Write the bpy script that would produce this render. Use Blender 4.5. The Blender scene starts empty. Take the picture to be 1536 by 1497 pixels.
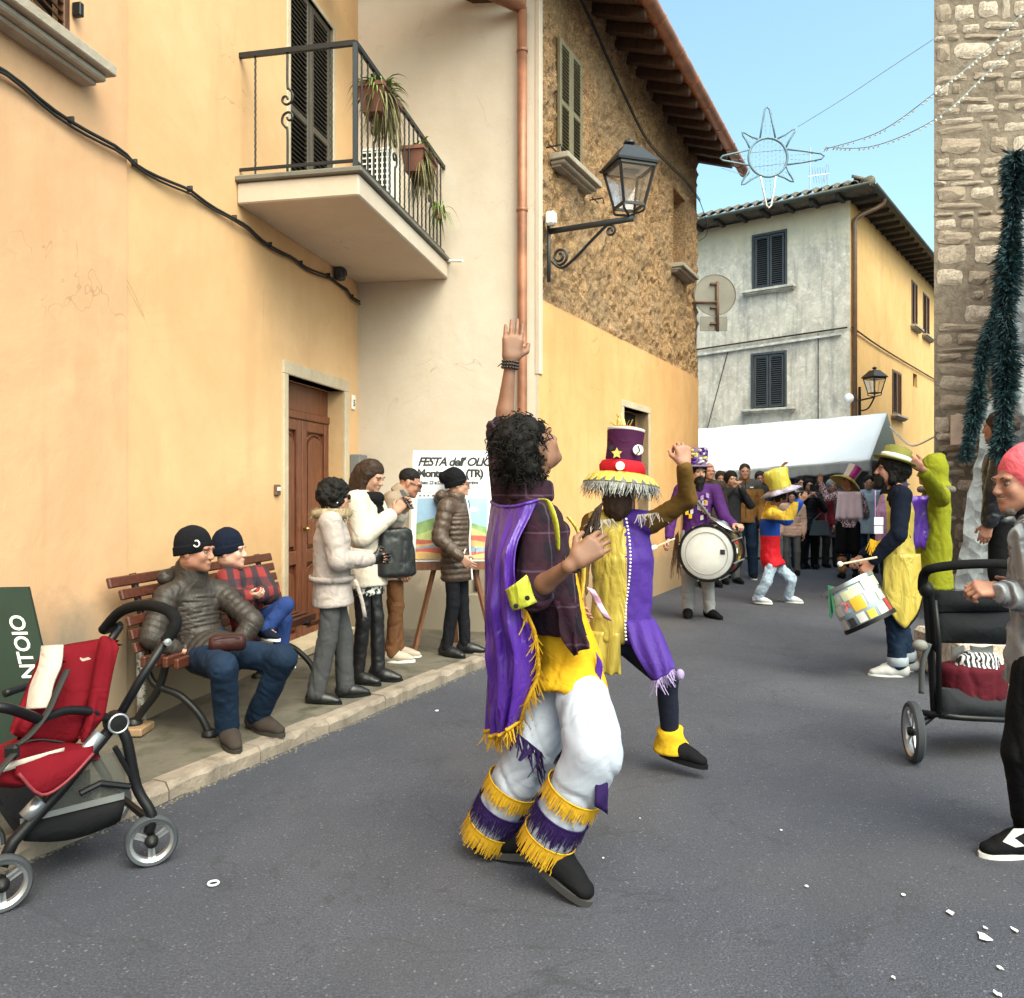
import bpy, math, random
import numpy as np
random.seed(7); rng = np.random.default_rng(7)
R = math.radians
# ---------------------------------------------------------------- camera, sky, sun, exposure
F_, CX_, HY_, EYE = 1220.0, 768.0, 735.0, 1.42
scene = bpy.context.scene
cam_d = bpy.data.cameras.new('camera'); cam = bpy.data.objects.new('camera', cam_d)
scene.collection.objects.link(cam); scene.camera = cam
cam.location = (0, 0, EYE); cam.rotation_euler = (R(90), 0, 0)
cam_d.sensor_fit = 'HORIZONTAL'; cam_d.sensor_width = 36; cam_d.lens = 36 * F_ / 1536
cam_d.shift_y = (HY_ - 748.5) / 1536; cam_d.clip_start = 0.05; cam_d.clip_end = 2000
SUN_EL, SUN_AZ = 52.0, 150.0            # soft veiled light, no hard shadows in the street
w = bpy.data.worlds.new('World'); scene.world = w; w.use_nodes = True
nt = w.node_tree; nt.nodes.clear()
sky = nt.nodes.new('ShaderNodeTexSky'); sky.sky_type = 'NISHITA'; sky.sun_disc = False
sky.sun_elevation = R(SUN_EL); sky.sun_rotation = R(SUN_AZ); sky.altitude = 0
sky.air_density = 1.0; sky.dust_density = 5.0; sky.ozone_density = 1.0
tint = nt.nodes.new('ShaderNodeMix'); tint.data_type = 'RGBA'; tint.blend_type = 'MULTIPLY'
tint.inputs[0].default_value = 1.0; tint.inputs[7].default_value = (1.42, 1.72, 1.50, 1)
bg = nt.nodes.new('ShaderNodeBackground'); bg.inputs[1].default_value = 0.15
wo = nt.nodes.new('ShaderNodeOutputWorld')
nt.links.new(sky.outputs[0], tint.inputs[6]); nt.links.new(tint.outputs[2], bg.inputs[0]); nt.links.new(bg.outputs[0], wo.inputs[0])
sun_d = bpy.data.lights.new('sun', 'SUN'); sun_d.energy = 1.4; sun_d.angle = R(62); sun_d.color = (1, .755, .66)
sun = bpy.data.objects.new('sun', sun_d); scene.collection.objects.link(sun)
sun.rotation_euler = (R(90 - SUN_EL), 0, R(180 - SUN_AZ)); sun.location = (30, 10, 30)
vs = scene.view_settings; vs.view_transform = 'Standard'; vs.look = 'None'; vs.gamma = 1; vs.exposure = 0.84
scene.cycles.max_bounces = 6; scene.cycles.diffuse_bounces = 4

# ---------------------------------------------------------------- helpers
COL = scene.collection
def P(px, py, D): return np.array([(px - CX_) / F_ * D, D, EYE + (HY_ - py) / F_ * D])
def GD(py, z=0.0): return (EYE - z) * F_ / (py - HY_)
def GP(px, py, z=0.0):
    D = GD(py, z); return np.array([(px - CX_) / F_ * D, D, z])
def A3(*v): return np.array(v if len(v) > 1 else v[0], dtype=float)
def nrm(v):
    v = np.asarray(v, float); n = np.linalg.norm(v); return v / n if n > 1e-9 else v
WLOC = {}
def tag(o, label=None, cat=None, group=None, kind=None):
    if label: o['label'] = label
    if cat: o['category'] = cat
    if group: o['group'] = group
    if kind: o['kind'] = kind
    return o
def thing(name, loc, label=None, cat=None, group=None, kind=None):
    o = bpy.data.objects.new(name, None); COL.objects.link(o); o.empty_display_size = .1
    o.location = loc; WLOC[o] = np.array(loc, float)
    return tag(o, label, cat, group, kind)
def mkobj(name, V, Fc, mat, parent=None, smooth=False, midx=None, origin=None):
    V = np.asarray(V, float)
    if parent is not None: org = WLOC[parent]
    else: org = np.array(origin if origin is not None else [(V[:,0].min()+V[:,0].max())/2, (V[:,1].min()+V[:,1].max())/2, V[:,2].min()], float)
    me = bpy.data.meshes.new(name)
    me.from_pydata((V - org), [], Fc)
    for m in (mat if isinstance(mat, (list, tuple)) else [mat]): me.materials.append(m)
    if midx is not None: me.polygons.foreach_set('material_index', np.asarray(midx, np.int32))
    if smooth is True: me.polygons.foreach_set('use_smooth', np.ones(len(me.polygons), bool))
    elif smooth: me.polygons.foreach_set('use_smooth', np.ones(len(me.polygons), bool)); me.set_sharp_from_angle(angle=R(smooth))
    me.update()
    o = bpy.data.objects.new(name, me); COL.objects.link(o)
    if parent is not None: o.parent = parent; WLOC[o] = org
    else: o.location = org; WLOC[o] = org
    return o
def share(name, src, parent, loc, rotz=0, scale=(1,1,1)):
    o = bpy.data.objects.new(name, src.data); COL.objects.link(o); o.parent = parent
    o.location = np.array(loc) - (WLOC[parent] if parent is not None else 0); o.rotation_euler = (0, 0, rotz); o.scale = scale
    WLOC[o] = np.array(loc, float); return o

class MB:
    def __init__(s): s.v = []; s.f = []; s.m = []
    def add(s, V, Fc, m=0):
        o = len(s.v); s.v.extend([tuple(map(float, p)) for p in V]); s.f.extend([tuple(int(i) + o for i in f) for f in Fc]); s.m.extend([m]*len(Fc)); return s
    def box(s, c, size, ax=None, bev=0.0, m=0):
        c = A3(c); hx = A3(size) / 2; ax = np.eye(3) if ax is None else np.array(ax)
        if bev <= 0:
            V = [c + ax.T @ (hx * A3(i, j, k)) for i in (-1, 1) for j in (-1, 1) for k in (-1, 1)]
            return s.add(V, [(0,1,3,2),(4,6,7,5),(0,4,5,1),(2,3,7,6),(0,2,6,4),(1,5,7,3)], m)
        b = min(bev, hx.min()*.9); V = []; idx = {}
        for i in (-1, 1):
            for j in (-1, 1):
                for k in (-1, 1):
                    sg = A3(i, j, k)
                    for a in range(3):
                        h = hx - b; h = h.copy(); h[a] = hx[a]
                        idx[(i, j, k, a)] = len(V); V.append(c + ax.T @ (h * sg))
        Fc = []
        for a in range(3):
            o1, o2 = [(1,2),(2,0),(0,1)][a]
            for sg in (-1, 1):
                q = []
                for p, r_ in ((-1,-1),(1,-1),(1,1),(-1,1)):
                    t = [0,0,0]; t[a] = sg; t[o1] = p; t[o2] = r_; q.append(idx[(*t, a)])
                Fc.append(tuple(q if sg > 0 else q[::-1]))
            for p in (-1, 1):
                for r_ in (-1, 1):
                    t0 = [0,0,0]; t1 = [0,0,0]; t0[a] = -1; t1[a] = 1
                    for t in (t0, t1): t[o1] = p; t[o2] = r_
                    q = [idx[(*t0, o1)], idx[(*t1, o1)], idx[(*t1, o2)], idx[(*t0, o2)]]
                    Fc.append(tuple(q[::-1] if p * r_ > 0 else q))
        for i in (-1, 1):
            for j in (-1, 1):
                for k in (-1, 1):
                    q = [idx[(i,j,k,0)], idx[(i,j,k,1)], idx[(i,j,k,2)]]
                    Fc.append(tuple(q if i*j*k > 0 else q[::-1]))
        return s.add(V, Fc, m)
    def bar(s, a, b, wd, th, up=(0,0,1), bev=0.0, m=0):
        a = A3(a); b = A3(b); z = nrm(b - a); up = A3(up)
        if abs(z @ nrm(up)) > .98: up = A3(1, 0, 0) if abs(z[0]) < .9 else A3(0, 1, 0)
        x = nrm(np.cross(up, z)); y = np.cross(z, x)
        return s.box((a + b) / 2, (wd, th, np.linalg.norm(b - a)), [x, y, z], bev, m)
    def tube(s, pts, r, n=8, closed=False, m=0, flat=1.0, caps=True):
        pts = [A3(p) for p in pts]; N = len(pts); rr = r if hasattr(r, '__len__') else [r]*N
        T = []
        for i in range(N):
            if closed: t = pts[(i+1) % N] - pts[i-1]
            else: t = pts[min(i+1, N-1)] - pts[max(i-1, 0)]
            T.append(nrm(t))
        up = A3(0,0,1) if abs(T[0][2]) < .9 else A3(1,0,0)
        x = nrm(np.cross(up, T[0])); V = []
        for i in range(N):
            x = nrm(x - T[i]*(x @ T[i])); y = np.cross(T[i], x)
            for k in range(n):
                a = 2*math.pi*k/n; V.append(pts[i] + rr[i]*(math.cos(a)*x + flat*math.sin(a)*y))
        Fc = []
        for i in range(N if closed else N-1):
            j = (i+1) % N
            for k in range(n): Fc.append((i*n+k, i*n+(k+1) % n, j*n+(k+1) % n, j*n+k))
        if caps and not closed: Fc.append(tuple(range(n))[::-1]); Fc.append(tuple((N-1)*n+k for k in range(n)))
        return s.add(V, Fc, m)
    def lathe(s, prof, c=(0,0,0), axis=(0,0,1), n=24, m=0, jit=None, capb=True, capt=True):
        c = A3(c); z = nrm(axis); up = A3(0,0,1) if abs(z[2]) < .9 else A3(1,0,0)
        x = nrm(np.cross(up, z)); y = np.cross(z, x); V = []
        for (r, h) in prof:
            for k in range(n):
                a = 2*math.pi*k/n; rr = r if jit is None else r + jit(a, h, r)
                V.append(c + z*h + rr*(math.cos(a)*x + math.sin(a)*y))
        Fc = []
        for i in range(len(prof)-1):
            for k in range(n): Fc.append((i*n+k, i*n+(k+1) % n, (i+1)*n+(k+1) % n, (i+1)*n+k))
        if capb: Fc.append(tuple(range(n))[::-1])
        if capt: Fc.append(tuple((len(prof)-1)*n+k for k in range(n)))
        return s.add(V, Fc, m)
    def prism(s, poly, d, m=0):
        poly = [A3(p) for p in poly]; d = A3(d); n = len(poly)
        V = poly + [p + d for p in poly]
        Fc = [tuple(range(n))[::-1], tuple(range(n, 2*n))] + [(i, (i+1) % n, n+(i+1) % n, n+i) for i in range(n)]
        return s.add(V, Fc, m)
    def sheet(s, G, th=0.0, m=0, wrap=False):
        G = np.asarray(G, float); a, b = G.shape[:2]; V = G.reshape(-1, 3)
        Fc = [(i*b+j, i*b+(j+1) % b, (i+1)*b+(j+1) % b, (i+1)*b+j) for i in range(a-1) for j in range(b if wrap else b-1)]
        if th:
            du = np.gradient(G, axis=0); dv = np.gradient(G, axis=1); N = np.cross(du, dv); N /= np.maximum(np.linalg.norm(N, axis=2, keepdims=True), 1e-9)
            V2 = (G + N*th).reshape(-1, 3); n = a*b
            F2 = [tuple(i + n for i in f[::-1]) for f in Fc]; E = []
            if not wrap:
                for i in range(a-1): E += [(i*b, (i+1)*b, n+(i+1)*b, n+i*b), ((i+1)*b+b-1, i*b+b-1, n+i*b+b-1, n+(i+1)*b+b-1)]
            for j in range(b if wrap else b-1):
                k = (j+1) % b; E += [(k, j, n+j, n+k), ((a-1)*b+j, (a-1)*b+k, n+(a-1)*b+k, n+(a-1)*b+j)]
            return s.add(np.vstack([V, V2]), Fc + F2 + E, m)
        return s.add(V, Fc, m)
    def ball(s, c, r, nu=12, nv=8, ax=None, m=0):
        r = A3(r) if hasattr(r, '__len__') else A3(r, r, r); ax = np.eye(3) if ax is None else np.array(ax); c = A3(c)
        V = [c + ax.T @ (r*A3(0,0,-1))]
        for i in range(1, nv):
            t = math.pi*i/nv - math.pi/2
            for k in range(nu):
                a = 2*math.pi*k/nu; V.append(c + ax.T @ (r*A3(math.cos(t)*math.cos(a), math.cos(t)*math.sin(a), math.sin(t))))
        V.append(c + ax.T @ (r*A3(0,0,1))); L = len(V)-1; Fc = []
        for k in range(nu): Fc.append((0, 1+(k+1) % nu, 1+k)); Fc.append((L, L-nu+k, L-nu+(k+1) % nu))
        for i in range(nv-2):
            for k in range(nu): a = 1+i*nu; Fc.append((a+k, a+(k+1) % nu, a+nu+(k+1) % nu, a+nu+k))
        return s.add(V, Fc, m)
    def build(s, name, mat, parent=None, smooth=False, **kw):
        return mkobj(name, s.v, s.f, mat, parent, smooth, s.m if isinstance(mat, (list, tuple)) else None, **kw)

# vectorised value noise
_perm = rng.permutation(4096).astype(np.int64); _val = rng.random(4096).astype(np.float64)
def vn(p):
    p = np.asarray(p, float); i = np.floor(p).astype(np.int64); f = p - i; f = f*f*(3 - 2*f); out = 0
    for a in (0, 1):
        wx = f[...,0] if a else 1 - f[...,0]
        for b in (0, 1):
            wy = f[...,1] if b else 1 - f[...,1]
            for c in (0, 1):
                wz = f[...,2] if c else 1 - f[...,2]
                h = _perm[(_perm[(_perm[(i[...,0]+a) & 4095] + i[...,1]+b) & 4095] + i[...,2]+c) & 4095]
                out = out + wx*wy*wz*_val[h]
    return out*2 - 1
def fbm(p, o=4):
    s = 0; a = 1.0
    for k in range(o): s = s + a*vn(np.asarray(p)*2**k + 17.3*k); a *= .5
    return s
def spline(pts, n=8):
    pts = [A3(p) for p in pts]; out = []; L = len(pts)
    for i in range(L-1):
        p0 = pts[max(i-1,0)]; p1 = pts[i]; p2 = pts[i+1]; p3 = pts[min(i+2,L-1)]
        for k in range(n):
            t = k/n; out.append(.5*((2*p1)+(-p0+p2)*t+(2*p0-5*p1+4*p2-p3)*t*t+(-p0+3*p1-3*p2+p3)*t**3))
    out.append(pts[-1]); return out

# ---------------------------------------------------------------- materials
class NT:
    def __init__(s, name):
        s.mat = bpy.data.materials.new(name); s.mat.use_nodes = True; s.t = s.mat.node_tree; s.b = s.t.nodes['Principled BSDF']
        s.tc = s.n('ShaderNodeTexCoord'); s.co = s.tc.outputs['Object']
    def n(s, ty, **kw):
        x = s.t.nodes.new(ty)
        for k, v in kw.items(): setattr(x, k, v)
        return x
    def l(s, a, b): s.t.links.new(a, b)
    def mapd(s, scale=(1,1,1), rot=(0,0,0)):
        m = s.n('ShaderNodeMapping'); m.inputs['Scale'].default_value = scale; m.inputs['Rotation'].default_value = rot; s.l(s.co, m.inputs[0]); return m.outputs[0]
    def noise(s, scale, detail=4, rough=.55, dist=0, co=None):
        x = s.n('ShaderNodeTexNoise'); x.inputs['Scale'].default_value = scale; x.inputs['Detail'].default_value = detail; x.inputs['Roughness'].default_value = rough; x.inputs['Distortion'].default_value = dist
        s.l(co or s.co, x.inputs['Vector']); return x.outputs[0]
    def ramp(s, v, stops):
        x = s.n('ShaderNodeValToRGB'); e = x.color_ramp.elements
        while len(e) < len(stops): e.new(.5)
        for i, (p, c) in enumerate(stops):
            e[i].position = p; e[i].color = (c, c, c, 1) if not hasattr(c, '__len__') else (*c, 1)
        s.l(v, x.inputs[0]); return x.outputs[0]
    def mix(s, f, a, b, mode='MIX'):
        x = s.n('ShaderNodeMix', data_type='RGBA', blend_type=mode)
        for sock, v in ((x.inputs[0], f), (x.inputs[6], a), (x.inputs[7], b)):
            if hasattr(v, 'is_linked') or hasattr(v, 'node'): s.l(v, sock)
            elif hasattr(v, '__len__'): sock.default_value = (*v[:3], 1)
            else: sock.default_value = v if sock == x.inputs[0] else (v, v, v, 1)
        return x.outputs[2]
    def math(s, op, a, b=None):
        x = s.n('ShaderNodeMath', operation=op)
        for sock, v in ((x.inputs[0], a), (x.inputs[1], b)):
            if v is None: continue
            if hasattr(v, 'node'): s.l(v, sock)
            else: sock.default_value = v
        return x.outputs[0]
    def bump(s, h, st=.3, d=.01, prev=None):
        x = s.n('ShaderNodeBump'); x.inputs['Strength'].default_value = st; x.inputs['Distance'].default_value = d; s.l(h, x.inputs['Height'])
        if prev is not None: s.l(prev, x.inputs['Normal'])
        return x.outputs[0]
    def fin(s, col=None, rough=.8, nor=None, metal=0, spec=.5, **kw):
        b = s.b
        if col is not None:
            if hasattr(col, 'node'): s.l(col, b.inputs['Base Color'])
            else: b.inputs['Base Color'].default_value = (*col[:3], 1)
        if hasattr(rough, 'node'): s.l(rough, b.inputs['Roughness'])
        else: b.inputs['Roughness'].default_value = rough
        if nor is not None: s.l(nor, b.inputs['Normal'])
        b.inputs['Metallic'].default_value = metal; b.inputs['Specular IOR Level'].default_value = spec
        for k, v in kw.items(): b.inputs[k.replace('_', ' ')].default_value = v
        return s.mat
_mc = {}
def mul(c, k): return tuple(min(1, x*k) for x in c[:3])
def paint(name, c, rough=.5, var=.18, scale=6, bump=.05, bs=60, metal=0, spec=.5, **kw):
    if name in _mc: return _mc[name]
    t = NT(name); n = t.noise(scale, 5); n2 = t.noise(bs, 3)
    col = t.mix(t.ramp(n, [(.35, 0), (.68, 1)]), mul(c, 1-var), mul(c, 1+var))
    _mc[name] = t.fin(col, rough, t.bump(n2, bump, .004), metal, spec, **kw); return _mc[name]
def cloth(name, c, rough=.9, var=.14, wr=.5, ws=9, weave=.25, sheen=0.0, c2=None, spec=.12, aniso=(1,1,1)):
    if name in _mc: return _mc[name]
    t = NT(name); m = t.mapd(aniso)
    n = t.noise(ws, 2, .5, 1.6, m); n2 = t.noise(ws*2.3, 2, .5, 1.2, m); n3 = t.noise(260, 2); big = t.noise(3.0, 3)
    cr = t.ramp(t.math('ABSOLUTE', t.math('SUBTRACT', n, .5)), [(0, 0), (.09, 1)]); cr2 = t.ramp(t.math('ABSOLUTE', t.math('SUBTRACT', n2, .5)), [(0, 0), (.10, 1)])
    col = t.mix(t.ramp(big, [(.3, 0), (.7, 1)]), mul(c, 1-var), c2 if c2 else mul(c, 1+var))
    col = t.mix(.25, col, t.mix(n3, mul(c, .7), mul(c, 1.3)))
    nb = t.bump(n3, weave, .0015, t.bump(cr2, wr*.05, .004, t.bump(cr, wr*.12, .008, t.bump(n, wr*.8, .02))))
    _mc[name] = t.fin(col, rough, nb, 0, spec); return _mc[name]
def satin(name, c, c2=None):
    if name in _mc: return _mc[name]
    t = NT(name); m = t.mapd((1, 1, .3)); n = t.noise(13, 3, .5, 1.5, m); big = t.noise(3, 2)
    col = t.mix(big, mul(c, .9), c2 or mul(c, 1.12))
    _mc[name] = t.fin(col, .33, t.bump(n, .7, .03), 0, .5); return _mc[name]
# ---------------------------------------------------------------- surface materials
def asphalt():
    t = NT('asphalt'); fine = t.noise(120, 4, .8); mid = t.noise(28, 5, .65); big = t.noise(.55, 5, .6, .8); pat = t.noise(1.7, 6, .65, .5)
    v = t.n('ShaderNodeTexVoronoi'); v.inputs['Scale'].default_value = 150; t.l(t.co, v.inputs['Vector'])
    spk = t.ramp(v.outputs['Color'], [(.0, .0), (.86, .0), (1.0, 1.0)])
    col = t.mix(t.ramp(big, [(.35, 0), (.66, 1)]), (.058, .062, .088), (.098, .100, .130))
    col = t.mix(t.ramp(pat, [(.42, 0), (.62, .5)]), col, (.056, .060, .080))
    col = t.mix(t.ramp(fine, [(.34, .95), (.62, 0)]), col, (.026, .027, .032))
    col = t.mix(t.ramp(fine, [(.58, 0), (.78, .6)]), col, (.20, .20, .22))
    col = t.mix(t.math('MULTIPLY', spk, .55), col, (.30, .30, .31))
    br = t.noise(.32, 3, .5, .4); col = t.mix(t.ramp(br, [(.50, 0), (.68, .35)]), col, (.105, .090, .088))
    ck = t.noise(.9, 5, .6, .6); col = t.mix(t.ramp(t.math('ABSOLUTE', t.math('SUBTRACT', ck, .5)), [(0, .5), (.006, 0)]), col, (.03, .03, .034))
    dk = t.noise(4.2, 2, .5); col = t.mix(t.ramp(dk, [(.70, 0), (.76, .45)]), col, (.04, .04, .043))
    nb = t.bump(v.outputs['Distance'], .5, .004, t.bump(fine, .6, .004, t.bump(mid, .3, .006)))
    return t.fin(col, t.ramp(mid, [(.2, .72), (.8, .95)]), nb, 0, .35)
def plaster(name, c, stain=(.35,.27,.17), st=.25, c2=None, bump=.25, s=1.0, dirt=0):
    t = NT(name); big = t.noise(.9*s, 6, .6, .6); mid = t.noise(5*s, 5, .6, .3); fine = t.noise(70, 3); st_n = t.noise(1.3, 5, .6, .4, t.mapd((3.2, 3.2, .45)))
    col = t.mix(t.ramp(big, [(.3, 0), (.7, 1)]), mul(c, .90), c2 or mul(c, 1.08))
    col = t.mix(t.ramp(mid, [(.40, 0), (.75, .30)]), col, mul(c, .78))
    col = t.mix(t.math('MULTIPLY', t.ramp(st_n, [(.52, 0), (.75, 1)]), st), col, stain)
    if dirt:
        x = t.n('ShaderNodeSeparateXYZ'); t.l(t.co, x.inputs[0]); zz = t.math('ADD', x.outputs[2], t.math('MULTIPLY', t.noise(2.2, 5, .65, .5), -.9))
        col = t.mix(t.math('MULTIPLY', t.ramp(zz, [(-.0, 1), (.42, 0)]), dirt), col, (.19, .165, .13))
        pt = t.noise(.55, 6, .62, 1.0); col = t.mix(t.ramp(pt, [(.56, 0), (.60, .22)]), col, mul(c, .80))
        ck = t.noise(.8, 4, .6, .9); col = t.mix(t.math('MULTIPLY', t.ramp(t.math('ABSOLUTE', t.math('SUBTRACT', ck, .47)), [(0, .55), (.0035, 0)]), t.ramp(pt, [(.5, 0), (.58, 1)])), col, mul(c, .45))
    nb = t.bump(fine, bump, .003, t.bump(mid, .35, .012, t.bump(big, .3, .03)))
    return t.fin(col, .88, nb, 0, .3)
def rubble_plaster():
    t = NT('ochre_rough_render'); a = t.noise(14, 8, .7, .5); b = t.noise(44, 6, .72, .3); big = t.noise(1.1, 4, .6)
    v = t.n('ShaderNodeTexVoronoi'); v.inputs['Scale'].default_value = 17; t.l(t.co, v.inputs['Vector'])
    col = t.mix(t.ramp(a, [(.34, 0), (.64, 1)]), (.27, .148, .074), (.56, .335, .165))
    col = t.mix(t.ramp(b, [(.52, 0), (.66, .8)]), col, (.78, .545, .34))
    col = t.mix(t.ramp(b, [(.34, .95), (.46, 0)]), col, (.085, .05, .028))
    col = t.mix(t.ramp(big, [(.42, 0), (.66, .6)]), col, (.32, .235, .155))
    nb = t.bump(b, 1.0, .022, t.bump(a, .9, .045))
    return t.fin(col, .95, nb, 0, .2)
def grey_weathered():
    t = NT('grey_weathered_plaster'); a = t.noise(1.4, 7, .7, .7); b = t.noise(7, 7, .7, .5); s = t.noise(2.2, 5, .6, .3, t.mapd((3, 3, .35)))
    col = t.mix(t.ramp(a, [(.32, 0), (.66, 1)]), (.43, .385, .335), (.72, .64, .545))
    col = t.mix(t.ramp(b, [(.50, 0), (.66, .8)]), col, (.80, .74, .66))
    col = t.mix(t.ramp(b, [(.32, .6), (.42, 0)]), col, (.30, .27, .24))
    col = t.mix(t.ramp(s, [(.50, 0), (.72, .6)]), col, (.22, .21, .20))
    x = t.n('ShaderNodeSeparateXYZ'); t.l(t.co, x.inputs[0])
    top = t.ramp(t.math('MULTIPLY', t.math('ADD', x.outputs[2], t.math('MULTIPLY', a, 1.2)), .1), [(.80, 0), (.90, .85)])
    col = t.mix(top, col, (.66, .56, .40))
    return t.fin(col, .93, t.bump(b, .5, .02), 0, .2)
def stone_mat(name, c, c2, dk):
    t = NT(name); oi = t.n('ShaderNodeObjectInfo'); a = t.noise(7, 7, .7, .4); b = t.noise(40, 5, .7)
    col = t.mix(t.ramp(oi.outputs['Random'], [(.25, 0), (.75, 1)]), c, c2); col = t.mix(t.ramp(a, [(.40, .8), (.58, 0)]), col, dk)
    col = t.mix(t.ramp(b, [(.50, 0), (.75, .6)]), col, mul(c, 1.35))
    return t.fin(col, .93, t.bump(b, .8, .012, t.bump(a, .8, .03)), 0, .2)
def wood(name, c, dk, rough=.5, axis=(14, 14, 1)):
    t = NT(name); n = t.noise(3, 6, .65, 1.0, t.mapd(axis)); b = t.noise(9, 4, .6)
    col = t.mix(t.ramp(n, [(.34, 0), (.68, 1)]), dk, c); col = t.mix(t.ramp(b, [(.5, 0), (.8, .4)]), col, mul(c, 1.3))
    return t.fin(col, rough, t.bump(n, .3, .004), 0, .45)
M_ASPH = asphalt()
M_A = plaster('yellow_plaster', (.67, .405, .205), (.55, .32, .165), .45, (.71, .46, .255), dirt=.8)
M_A2 = plaster('peach_plaster', (.65, .37, .205), (.54, .29, .155), .55, (.69, .425, .245), dirt=.8)
M_C = plaster('pale_pinkish_plaster', (.60, .485, .385), (.50, .41, .325), .35, (.61, .525, .445), dirt=.8)
M_BL = plaster('orange_yellow_plaster', (.70, .375, .15), (.54, .27, .105), .4, (.74, .43, .195), dirt=.7)
M_BU = rubble_plaster(); M_DG = grey_weathered()
M_DO = plaster('ochre_plaster', (.64, .38, .15), (.42, .24, .10), .4, (.68, .43, .19))
M_TRAV = plaster('travertine', (.52, .42, .30), (.28, .22, .16), .5, (.60, .50, .37), .4, 4)
M_SILL = plaster('grey_stone_sill', (.36, .30, .24), (.16, .13, .11), .6, (.44, .38, .31), .4, 5)
M_CONC = plaster('pavement_concrete', (.100, .088, .072), (.032, .040, .016), 1.0, (.155, .135, .108), .9, 4)
M_KERB = plaster('kerb_stone', (.235, .19, .155), (.07, .06, .045), .95, (.33, .27, .22), .9, 7)
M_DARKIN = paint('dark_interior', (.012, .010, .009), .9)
M_IRON = paint('black_iron', (.007, .007, .008), .5, .25, 20, .15)
M_IRONB = paint('bluish_black_iron', (.010, .012, .016), .42, .2, 20, .1)
M_COPPER = paint('copper_pipe', (.36, .155, .09), .5, .3, 4, .06, metal=.35)
M_BRPIPE = paint('brown_pipe', (.14, .075, .045), .5, .2)
M_DOOR = wood('reddish_brown_door', (.20, .062, .028), (.085, .025, .013), .38)
M_BENCH = wood('dark_red_bench_wood', (.115, .034, .020), (.045, .014, .010), .42, (2, 14, 14))
M_SHUT = paint('grey_brown_shutter', (.070, .058, .047), .55, .15)
M_SHG = paint('olive_shutter', (.165, .135, .075), .6, .15)
M_SHB = wood('brown_shutter', (.17, .075, .035), (.07, .03, .015), .5)
M_SHN = paint('slate_blue_shutter', (.050, .056, .066), .6, .15)
M_RAFT = wood('dark_rafter', (.105, .055, .032), (.05, .026, .016), .8)
M_TILE = stone_mat('terracotta_tile', (.27, .145, .085), (.20, .125, .085), (.10, .085, .07))
M_TILEG = stone_mat('mossy_grey_tile', (.20, .165, .125), (.145, .13, .105), (.07, .07, .055))
M_CABLE = paint('black_cable', (.012, .011, .010), .7, .3, 10)
M_WIRE = paint('pale_wire', (.32, .36, .38), .5)
M_MORT = stone_mat('lime_mortar', (.25, .20, .155), (.25, .20, .155), (.14, .11, .085))
M_STONE = stone_mat('tower_stone', (.78, .645, .53), (.45, .35, .27), (.29, .215, .165))
M_WHITE = paint('white_paint', (.78, .77, .74), .55, .06)
M_GREYP = paint('grey_plastic', (.30, .30, .30), .5, .1)
M_BLACK = paint('black_plastic', (.005, .005, .006), .5, .2, spec=.3)
M_STEEL = paint('brushed_steel', (.55, .56, .58), .32, .1, metal=.9)

# ---------------------------------------------------------------- ground, pavement
S = 600.0
road = mkobj('road', [(-S,-S,0),(S,-S,0),(S,S,0),(-S,S,0)], [(0,1,2,3)], M_ASPH, origin=(0,0,0)); tag(road, kind='structure')
road['label'] = 'grey asphalt street'
aA = A3(math.sin(R(11.2)), math.cos(R(11.2)), 0); nA = A3(aA[1], -aA[0], 0)
IC = A3(-1.503, 7.94, 0); BC = A3(.22, 7.60, 0)
bB = A3(math.sin(R(26.8)), math.cos(R(26.8)), 0); nB = A3(bB[1], -bB[0], 0); LB = 6.06
PZ = .08
k0 = GP(205, 1195, PZ)*A3(1,1,0); k1 = GP(735, 981, PZ)*A3(1,1,0); kd = nrm(k1 - k0)
kA = k0 - kd*2.3; kB = k0 + kd*(np.dot(BC - k0, kd) + .02); kB[2] = 0
pv = [kA, kB, BC + A3(0, 0, 0), IC, IC - aA*7.4]
pav = thing('pavement', (-1.6, 5, 0), kind='structure'); pav['label'] = 'raised concrete pavement in front of the yellow house'
nk = A3(kd[1], -kd[0], 0)
G = []
for i in range(41):
    a = kA + (kB - kA)*i/40 - nk*.10
    s_ = np.dot(a - IC, aA); wl = IC + aA*min(s_, 0)
    row = []
    for j in range(17):
        p = a + (wl + nA*-.01 - a)*j/16; row.append([p[0], p[1], PZ + .012*fbm(A3(p[0]*3, p[1]*3, 0)[None])[0]*(j > 0)])
    G.append(row)
mb = MB().sheet(G); slab = mb.build('concrete_slab', M_CONC, pav, True)
slab['kind'] = 'structure'
L = np.linalg.norm(kB - kA); x = 0.0
while x < L - .05:
    ln = min(random.uniform(.55, 1.1), L - x); a = kA + kd*(x + .004); b = kA + kd*(x + ln - .004)
    zt = PZ + random.uniform(-.004, .006)
    n_ = 8; V = []
    for i in range(n_ + 1):
        p = a + (b - a)*i/n_; e = .012*vn(A3(p[0]*9, p[1]*9, 3)[None])[0]; c = .016*vn(A3(p[0]*14, p[1]*14, 8)[None])[0] - .012*max(0, vn(A3(p[0]*5, p[1]*5, 21)[None])[0])
        for (o, z) in ((e, -.02), (e + .002, zt - .022 + c), (-.016 + c, zt), (-.118, zt + .001), (-.118, -.02)): V.append(p + nk*o + A3(0, 0, z))
    Fc = [(i*5+j, (i+1)*5+j, (i+1)*5+j+1, i*5+j+1) for i in range(n_) for j in range(4)] + [(0,1,2,3,4), tuple(n_*5+j for j in (4,3,2,1,0))]
    mkobj('kerb_stone', V, Fc, M_KERB, pav); x += ln
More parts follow.
